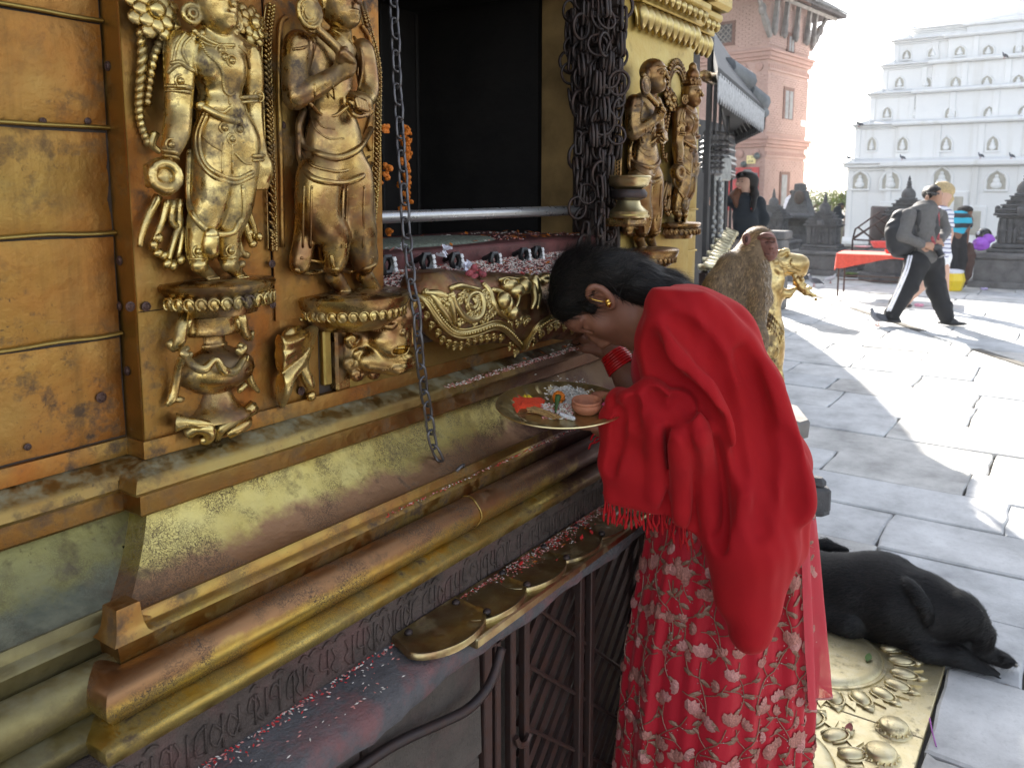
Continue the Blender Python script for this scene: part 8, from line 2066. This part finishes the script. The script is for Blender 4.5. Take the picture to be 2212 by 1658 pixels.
f=Fig('person','far man in navy shirt leaning forward right of the first chaitya',Z3,20.0,dep(1812,500,20.0)*[1,1,0],'far people behind the chaityas')
f.part('body',SK_DARK,[('e',[(1122,420)],(40,42,46)),('c',[(1095,450),(1070,490)],(28,32)),('c',[(1070,500),(1060,640)],(60,56)),('c',[(1110,560),(1150,600)],(24,18)),('c',[(1060,650),(1080,1000)],(60,40))]+hand(f,1150,600,0,.8,.5,30),.012)
f.part('hair',HAIR_B,[('e',[(1122,395)],(46,46,32),.01),('e',[(1098,410)],(24,40,34),.02)],.012)
f.part('navy_shirt',NAVY,[('c',[(1070,470),(1060,620)],(62,70),.04),('c',[(1090,530),(1145,590)],(42,34),.03)],.014,warp=.004)
f.part('trousers',cloth('khaki_cloth',(.22,.20,.14)),[('c',[(1070,660),(1110,720),(1090,1000)],(60,50,36),.03)],.014)
# =================================================================== TABLE and small things in the square
d_=14.6
tb=thing('table','folding table under a bright red cloth in the middle of the square','table',gz(1880,612))
ca,cb_=dep(1812,533,14.3),dep(1968,553,13.6);zt2=.665
A_,B_=gpl(1806,548,[0,0,zt2],[0,0,1]),gpl(1952,553,[0,0,zt2],[0,0,1]);ex=(B_-A_);L_=np.linalg.norm(ex)*1.15;ex/=np.linalg.norm(ex);ey=np.array([-ex[1],ex[0],0]);ey=ey if ey@FW>0 else-ey
W_=.75
REDC=cloth('red_table_cloth',(.62,.075,.045),.8)
mb=MB();mb.prism([A_-[0,0,.03],A_+ex*L_-[0,0,.03],A_+ex*L_+ey*W_-[0,0,.03],A_+ey*W_-[0,0,.03]],(0,0,.022));mb.o('table_top',WOOD_G,tb)
for u,w in((.04,.04),(L_-.04,.04),(.04,W_-.04),(L_-.04,W_-.04)):
 p=A_+ex*u+ey*w;mb=MB();mb.tube([[p[0],p[1],0],[p[0],p[1],zt2-.03]],.014,7);mb.o('leg',IRON_R,tb)
for w in(.04,W_-.04):mb=MB();mb.tube([A_+ex*.04+ey*w-[0,0,.40],A_+ex*(L_-.04)+ey*w-[0,0,.40]],.010,6);mb.o('rail',IRON_R,tb)
# cloth: top and hanging skirt all round
N_=120;per=[]
for t in np.linspace(0,2*(L_+W_),N_,endpoint=False):
 if t<L_:per.append((t,0,0,-1))
 elif t<L_+W_:per.append((L_,t-L_,1,0))
 elif t<2*L_+W_:per.append((2*L_+W_-t,W_,0,1))
 else:per.append((0,2*(L_+W_)-t,-1,0))
G=[]
for j,f_ in enumerate((0.,.02,.25,.5,.75,1.)):
 row=[]
 for i,(u,w,nx,ny) in enumerate(per):
  dr=(.10+.05*math.sin(i*.17)+(.12*math.exp(-((u)**2+w**2)/.05)))*f_;out=.006+.03*f_*(1+math.sin(i*.9))*.5;row.append(A_+ex*(u+nx*out)+ey*(w+ny*out)+np.array([0,0,.004-dr]))
 G.append(row)
mb=MB();mb.grid(np.array(G),wrap=True);mb.add(G[0],[tuple(range(N_))]);tc=mb.o('tablecloth',REDC,None,smooth=R(50));tag(tc,'bright red cloth hanging over the edges of the folding table','tablecloth')
REDPL=plain('red_plastic',(.60,.07,.06),.35)
for(x,y,r,h,lab,nm,mt) in((1900,535,.16,.11,'wide red plastic basin on the red tablecloth','basin',REDPL),(1862,534,.14,.02,'flat pink plate on the red tablecloth','plate',plain('pink_plate',(.60,.22,.24),.4)),(1918,547,.055,.06,'small red cup at the table front near the walking man','cup',REDPL)):
 p=gpl(x,y,[0,0,zt2+.006],[0,0,1]);mb=MB();mb.lathe([(r*.65,0),(r*.9,h*.6),(r,h),(r*.93,h*.97),(r*.6,h*.15),(.001,h*.12)],p,22,cap=False);tag(mb.o(nm,mt,None,smooth=R(50)),lab,nm)
# yellow bucket
p=gz(2050,626);t=thing('bucket','yellow eight sided plastic tub with a pale lid at the bent man\'s feet','bucket',p);k_=((p-C0)@FW)/F_
mb=MB();mb.lathe([(24*k_,0),(27*k_,12*k_),(30*k_,22*k_),(27*k_,34*k_),(25*k_,38*k_)],p,8,a0=.3);mb.o('tub',plain('yellow_plastic',(.72,.52,.02),.4,var=.06),t)
mb=MB();mb.lathe([(26*k_,37.5*k_),(26*k_,42*k_),(22*k_,44*k_)],p,8,a0=.3);mb.o('lid',WHITEC,t)
# helmet and purple cloth on the plinth
p=gpl(2126,538,[0,0,.66],[0,0,1]);k_=((p-C0)@FW)/F_
he=thing('helmet','glossy black motorcycle helmet behind the purple cloth','helmet',p)
f2=Fig.__new__(Fig);f2.T=lambda x,y:(x,y);f2.d=((p-C0)@FW)+.05;f2.res=.006;f2.t=he;f2.k=f2.d/F_
f2.part('shell',plain('gloss_black',(.012,.012,.013),.12),[('e',[(2124,508)],(18,18,15),.005),('e',[(2130,516)],(14,16,10),.01)]);f2.part('visor',plain('clear_visor',(.5,.52,.55),.1),[('e',[(2114,504,.06)],(6,5,5),.004)])
pu=thing('purple_cloth','crumpled purple cloth bag lying on the stone plinth','cloth bag',p);f2.t=pu;f2.d-=.12
f2.part('bag',cloth('purple_nylon',(.30,.08,.52),.5),[('e',[(2118,524)],(18,14,11),.02),('e',[(2132,516)],(12,12,10),.02),('c',[(2104,532),(2126,530)],(8,10),.02),('c',[(2138,514),(2144,518)],(7,5),.02)],warp=.008);f2.part('lining',WHITEC,[('c',[(2104,536),(2116,537)],(3,3),.005)])
# folding iron frame and leaning slate by the stupa
fr=thing('iron_frame','rusty folded iron frame standing against the stupa behind the table','frame',dep(1870,560,16.5)*[1,1,0])
FP=lambda x,y,o=0.:dep(*A8(x,y),16.5-o)
for a,b in(((680,430),(905,275)),((680,430),(700,355)),((690,430),(900,440)),((715,345),(830,440)),((690,415),(840,320)),((830,275),(930,340)),((700,360),(860,245)),((830,330),(930,445)),((680,430),(676,560)),((900,440),(904,560))):mb=MB();mb.tube([FP(*a),FP(*b)],.018,5);mb.o('rod',IRON_R,fr)
a,b=dep(*A8(840,232),17.2),dep(*A8(935,442),17.2);mb=MB();mb.box((-.30,-.03,0),(.30,.03,1.35),.03,rot=np.stack([RT,_fw,[0,0,1]],1)@roty(.06)@rotx(-.1),org=np.array([(a[0]+b[0])/2,(a[1]+b[1])/2,.65]));sl_=mb.o('leaning_slab',plain('brown_slab',(.16,.13,.12),.85,var=.2,sc=5,bump=.3),None);tag(sl_,'brown stone slab leaning beside the dark chaitya','stone slab')
for(x,y,lab,c_) in((2122,626,'lilac paper scrap on the ground before the big plinth',(.45,.38,.62)),(2060,612,'orange petals dropped beside the yellow tub',(.6,.2,.02)),(1985,662,'pink paper scrap between the walkers\' feet',(.65,.3,.42))):
 p=gz(x,y);mb=MB();[mb.ell(p+rng.normal(0,.02,3)*[1,1,.3]+[0,0,.02],(.04,.03,.02),7,5,rotz(rng.uniform(0,3))) for _ in range(5)];tag(mb.o('litter',plain('litter_%d'%x,c_,.7),None,smooth=True),lab,'litter')
# green leaves in a dish under the table
p=gz(1838,598);ld=thing('leaf_dish','shallow dish of green leaves on the ground under the table','dish',p);mb=MB();mb.lathe([(.1,0),(.16,.05),(.15,.05),(.001,.02)],p,16,cap=False);mb.o('dish',ST_WALL,ld);mb=MB();[mb.ell(p+[rng.normal(0,.06),rng.normal(0,.06),.07],(.05,.03,.015),6,4,rotz(rng.uniform(0,6))@rotx(rng.uniform(-.6,.6))) for _ in range(16)];mb.o('leaves',LEAF[0],ld)
# =================================================================== small dark temple beyond the pier, butter lamps
TD_=7.6
tp=thing('small_temple','small dark timber temple with tasselled eave beyond the gold pier','temple',dep(1550,800,TD_)*[1,1,0])
CP=lambda x,y,d=TD_:dep(*C3(x,y),d*.80)
rmX=np.eye(3)
def post(x,w,y0,y1,d,mat=WOOD_T,nm='post'):
 p=CP(x,y1,d);q=CP(x,y0,d);mb=MB();hw=w*.2279*d*.8/F_/2;mb.box((p[0]-hw,p[1]-hw,0),(p[0]+hw,p[1]+hw,q[2]),hw*.2);return mb.o(nm,mat,tp)
mb=MB();wa,wb=CP(-60,500,9.6),CP(255,500,10.6);mb.prism([[wa[0],wa[1],0],[wb[0],wb[1],0],[wb[0],wb[1],2.3],[wa[0],wa[1],2.3]],(.05,.08,0));mb.o('back_wall',WOOD_T,tp)
SILV=plain('tarnished_silver',(.30,.30,.29),.35,.7,var=.3,sc=30)
for x,w,y0,y1,d in((40,46,-300,1800,7.0),(95,30,90,1800,7.2),(150,26,100,1700,7.6),(225,26,150,1640,8.0),(262,20,560,940,8.4),(300,20,620,940,9.0)):post(x,w,y0,y1,d)
for x,y0,y1,d in((128,980,1600,7.3),(205,980,1580,7.7)):post(x,12,y0,y1,d,SILV,'silver_edge')
p,q=CP(122,1000,7.35),CP(222,965,7.7);mb=MB();mb.box((min(p[0],q[0]),p[1]-.02,p[2]+.0),(max(p[0],q[0]),p[1]+.02,p[2]+.17),.01);mb.o('silver_plate',SILV,tp)
for k in range(26):
 x=125+(k%2)*66+14*((k//2)%2);y=1000+(k//2)*44;mb=MB();mb.ell(CP(x,y,7.15),(.022,.012,.022),8,5);mb.o('silver_stud',SILV,tp,smooth=True)
for x,d in((80,6.95),(120,7.1),(170,7.35),(215,7.7)):
 prof=[];z0,z1=CP(x,930,d)[2],CP(x,570,d)[2];n=22
 for i in range(n+1):prof.append(((.036 if i%3 else.058)*(1 if i%7 else.7),z0+(z1-z0)*i/n))
 mb=MB();p=CP(x,700,d);mb.lathe(prof,(p[0],p[1],0),10);mb.o('baluster',plain('worn_black_wood',(.04,.036,.036),.4,var=.7,sc=25) if x==80 else bpy.data.materials['worn_black_wood'],tp,smooth=R(30))
for y in(560,640,700,780,830,900,930):
 mb=MB();mb.tube([CP(60,y-10,6.9),CP(230,y+8,7.7),CP(318,y+30,9.1)],.022 if y not in(830,780) else.03,6);mb.o('rail',bpy.data.materials['worn_black_wood'],tp)
for k in range(9):
 for j in range(6):
  if(k+j)%2:continue
 x=235+k*10;d=7.75+k*.15;mb=MB();mb.tube([CP(x,575+5*k,d),CP(x,930,d)],.016,5);mb.o('lattice_bar',bpy.data.materials['worn_black_wood'],tp)
# roof: sloping slab with rafters under it, metal tassels along the edge, pipes on top
Pn,Pc,Pb,Pa=CP(165,60,5.9),CP(602,405,7.9),CP(262,592,9.6),CP(60,-420,8.6)
mb=MB();up_=np.array([0,0,.08]);mb.add([Pn,Pc,Pb,Pa,Pn+up_,Pc+up_,Pb+up_,Pa+up_],[(0,1,2,3),(7,6,5,4),(0,4,5,1),(1,5,6,2),(2,6,7,3),(3,7,4,0)]);mb.o('roof_slab',WOOD_T,tp)
for k in range(9):
 f_=(k+.5)/9;a,b=Pc+(Pb-Pc)*f_,Pn+(Pa-Pn)*f_*.8;mb=MB();mb.tube([a-[0,0,.02],a+(b-a)*.8-[0,0,.02]],.028,4);mb.o('rafter',bpy.data.materials['worn_black_wood'],tp)
n_t=46;nrm_=np.array([0,0,-1.])
TASS=plain('zinc_tassel',(.42,.42,.43),.45,.5,var=.3,sc=40)
e_=(Pc-Pn);tm=None
for k in range(n_t):
 a=Pn+e_*(k+.5)/n_t+np.array([0,0,.03+.02*(k%2)]);w=e_/np.linalg.norm(e_)*.022;mb=MB();mb.prism([a-w,a+w,a+w*.7-[0,0,.12],a-[0,0,.15],a-w*.7-[0,0,.12]],np.cross(w,[0,0,1])*.3);mb.o('tassel',TASS,tp)
eb_=(Pb-Pc)
for k in range(16):
 a=Pc+eb_*(k+.5)/16;w=eb_/np.linalg.norm(eb_)*.05;mb=MB();mb.prism([a-w,a+w,a+w*.5-[0,0,.10],a-w*.5-[0,0,.08]],np.cross(w,[0,0,1])*.3);mb.o('eave_board',WOOD_T,tp)
for a,b,r in(((240,-60),(440,70),.085),((330,60),(470,190),.05),((430,150),(585,270),.075),((540,260),(600,380),.05)):
 p,q=CP(*a,7.0+a[0]/600.),CP(*b,7.0+b[0]/600.);mb=MB();mb.tube([p,q],r,10);mb.o('ridge_tile',TILE,tp,smooth=R(40))
p=CP(110,40,6.2);mb=MB();mb.tube(spline([CP(40,10,6.0),CP(120,40,6.3),CP(230,10,6.8)],8),.035,8);mb.o('brass_gutter',G_monk,tp,smooth=True)
bl=thing('butter_lamp_rack','slanting rack of brass butter lamp rods along the dark temple','lamp rack',dep(1545,700,5.5)*[1,1,0])
LAMPB=gold('pale_lamp_brass',(.75,.66,.42),(.6,.5,.3),.3,.3,.3,20.,.05)
for k in range(13):
 t_=k/12.;d=6.6-2.6*t_;x0,x1,y=505-205*t_**1.2,640-190*t_**1.1,680+370*t_**1.15+0
 a,b=dep(*B6(x0,y),d),dep(*B6(x1,y+50*(1-.4*t_)),d-.1);mb=MB();mb.tube([a,a+(b-a)*.1,a+(b-a)*.9,b],np.array([.010,.016,.016,.010])*(1 if k%3 else 1.3),8);mb.o('rod',LAMPB,bl,smooth=True)
 if k%2==0:mb=MB();mb.lathe([(.012,-.03),(.03,-.02),(.034,.004),(.03,.006),(.01,-.01)],a,12);mb.o('lamp_cup',LAMPB,bl,smooth=True)
a,b=dep(*B6(490,690),6.7),dep(*B6(300,1060),4.0);mb=MB();mb.tube([a-[0,0,.03],b-[0,0,.03]],.018,6);mb.tube([dep(*B6(640,760),6.5)-[0,0,.03],dep(*B6(440,1100),3.9)-[0,0,.03]],.018,6);mb.tube([a-[0,0,.03],a*[1,1,0]],.03,6);mb.tube([b-[0,0,.03],b*[1,1,0]],.03,6);mb.o('rack_frame',IRON_D,bl)
# small facial features of the two nearest strangers
def dab(parent,name,mat,p,r,rot=None):
 mb=MB();mb.ell(p,r,8,5,rot);return mb.o(name,mat,parent,smooth=True)
BROW=plain('brow_hair',(.03,.02,.016),.7);LIP=plain('lip_tint',(.34,.12,.10),.5);EYE=plain('dark_eye',(.025,.018,.015),.2)
V_=np.stack([RT,FW,UP],1)
for ob in[o for o in bpy.data.objects if o.get('category')=='person']:
 if 'long hair in black top' in ob['label']:
  q=lambda x,y,o:dep(*C3(x,y),6.8-o)
  for x,o_ in((362,.072),(398,.088)):
   dab(ob,'eye',EYE,q(x,1012,o_),(.010,.004,.0032),V_);dab(ob,'eyebrow',BROW,q(x,992,o_),(.013,.004,.0022),V_@roty(-.1))
  dab(ob,'mouth',LIP,q(374,1064,.074),(.012,.004,.0055),V_)
 if 'grey sweater' in ob['label']:
  q=lambda x,y,o:dep(*B5(x,y),10.12-o)
  for x,o_ in((800,.105),(846,.085)):dab(ob,'eyebrow',BROW,q(x,394,o_),(.022,.006,.004),V_)
  dab(ob,'mouth',LIP,q(838,478,.088),(.022,.006,.005),V_)
# =================================================================== sunlit haze over the square
hz=Mat('haze_air');hz.t.nodes.remove(hz.b)
pv_=hz.n('ShaderNodeVolumePrincipled');pv_.inputs['Color'].default_value=(1,1,1,1);pv_.inputs['Density'].default_value=.0006;pv_.inputs['Anisotropy'].default_value=.35
hz.t.links.new(pv_.outputs[0],hz.t.nodes['Material Output'].inputs['Volume'])
mb=MB();mb.box((-170,-170,-1.0),(175,175,16.0));hb=mb.o('haze',hz.m,None);hb['kind']='stuff'
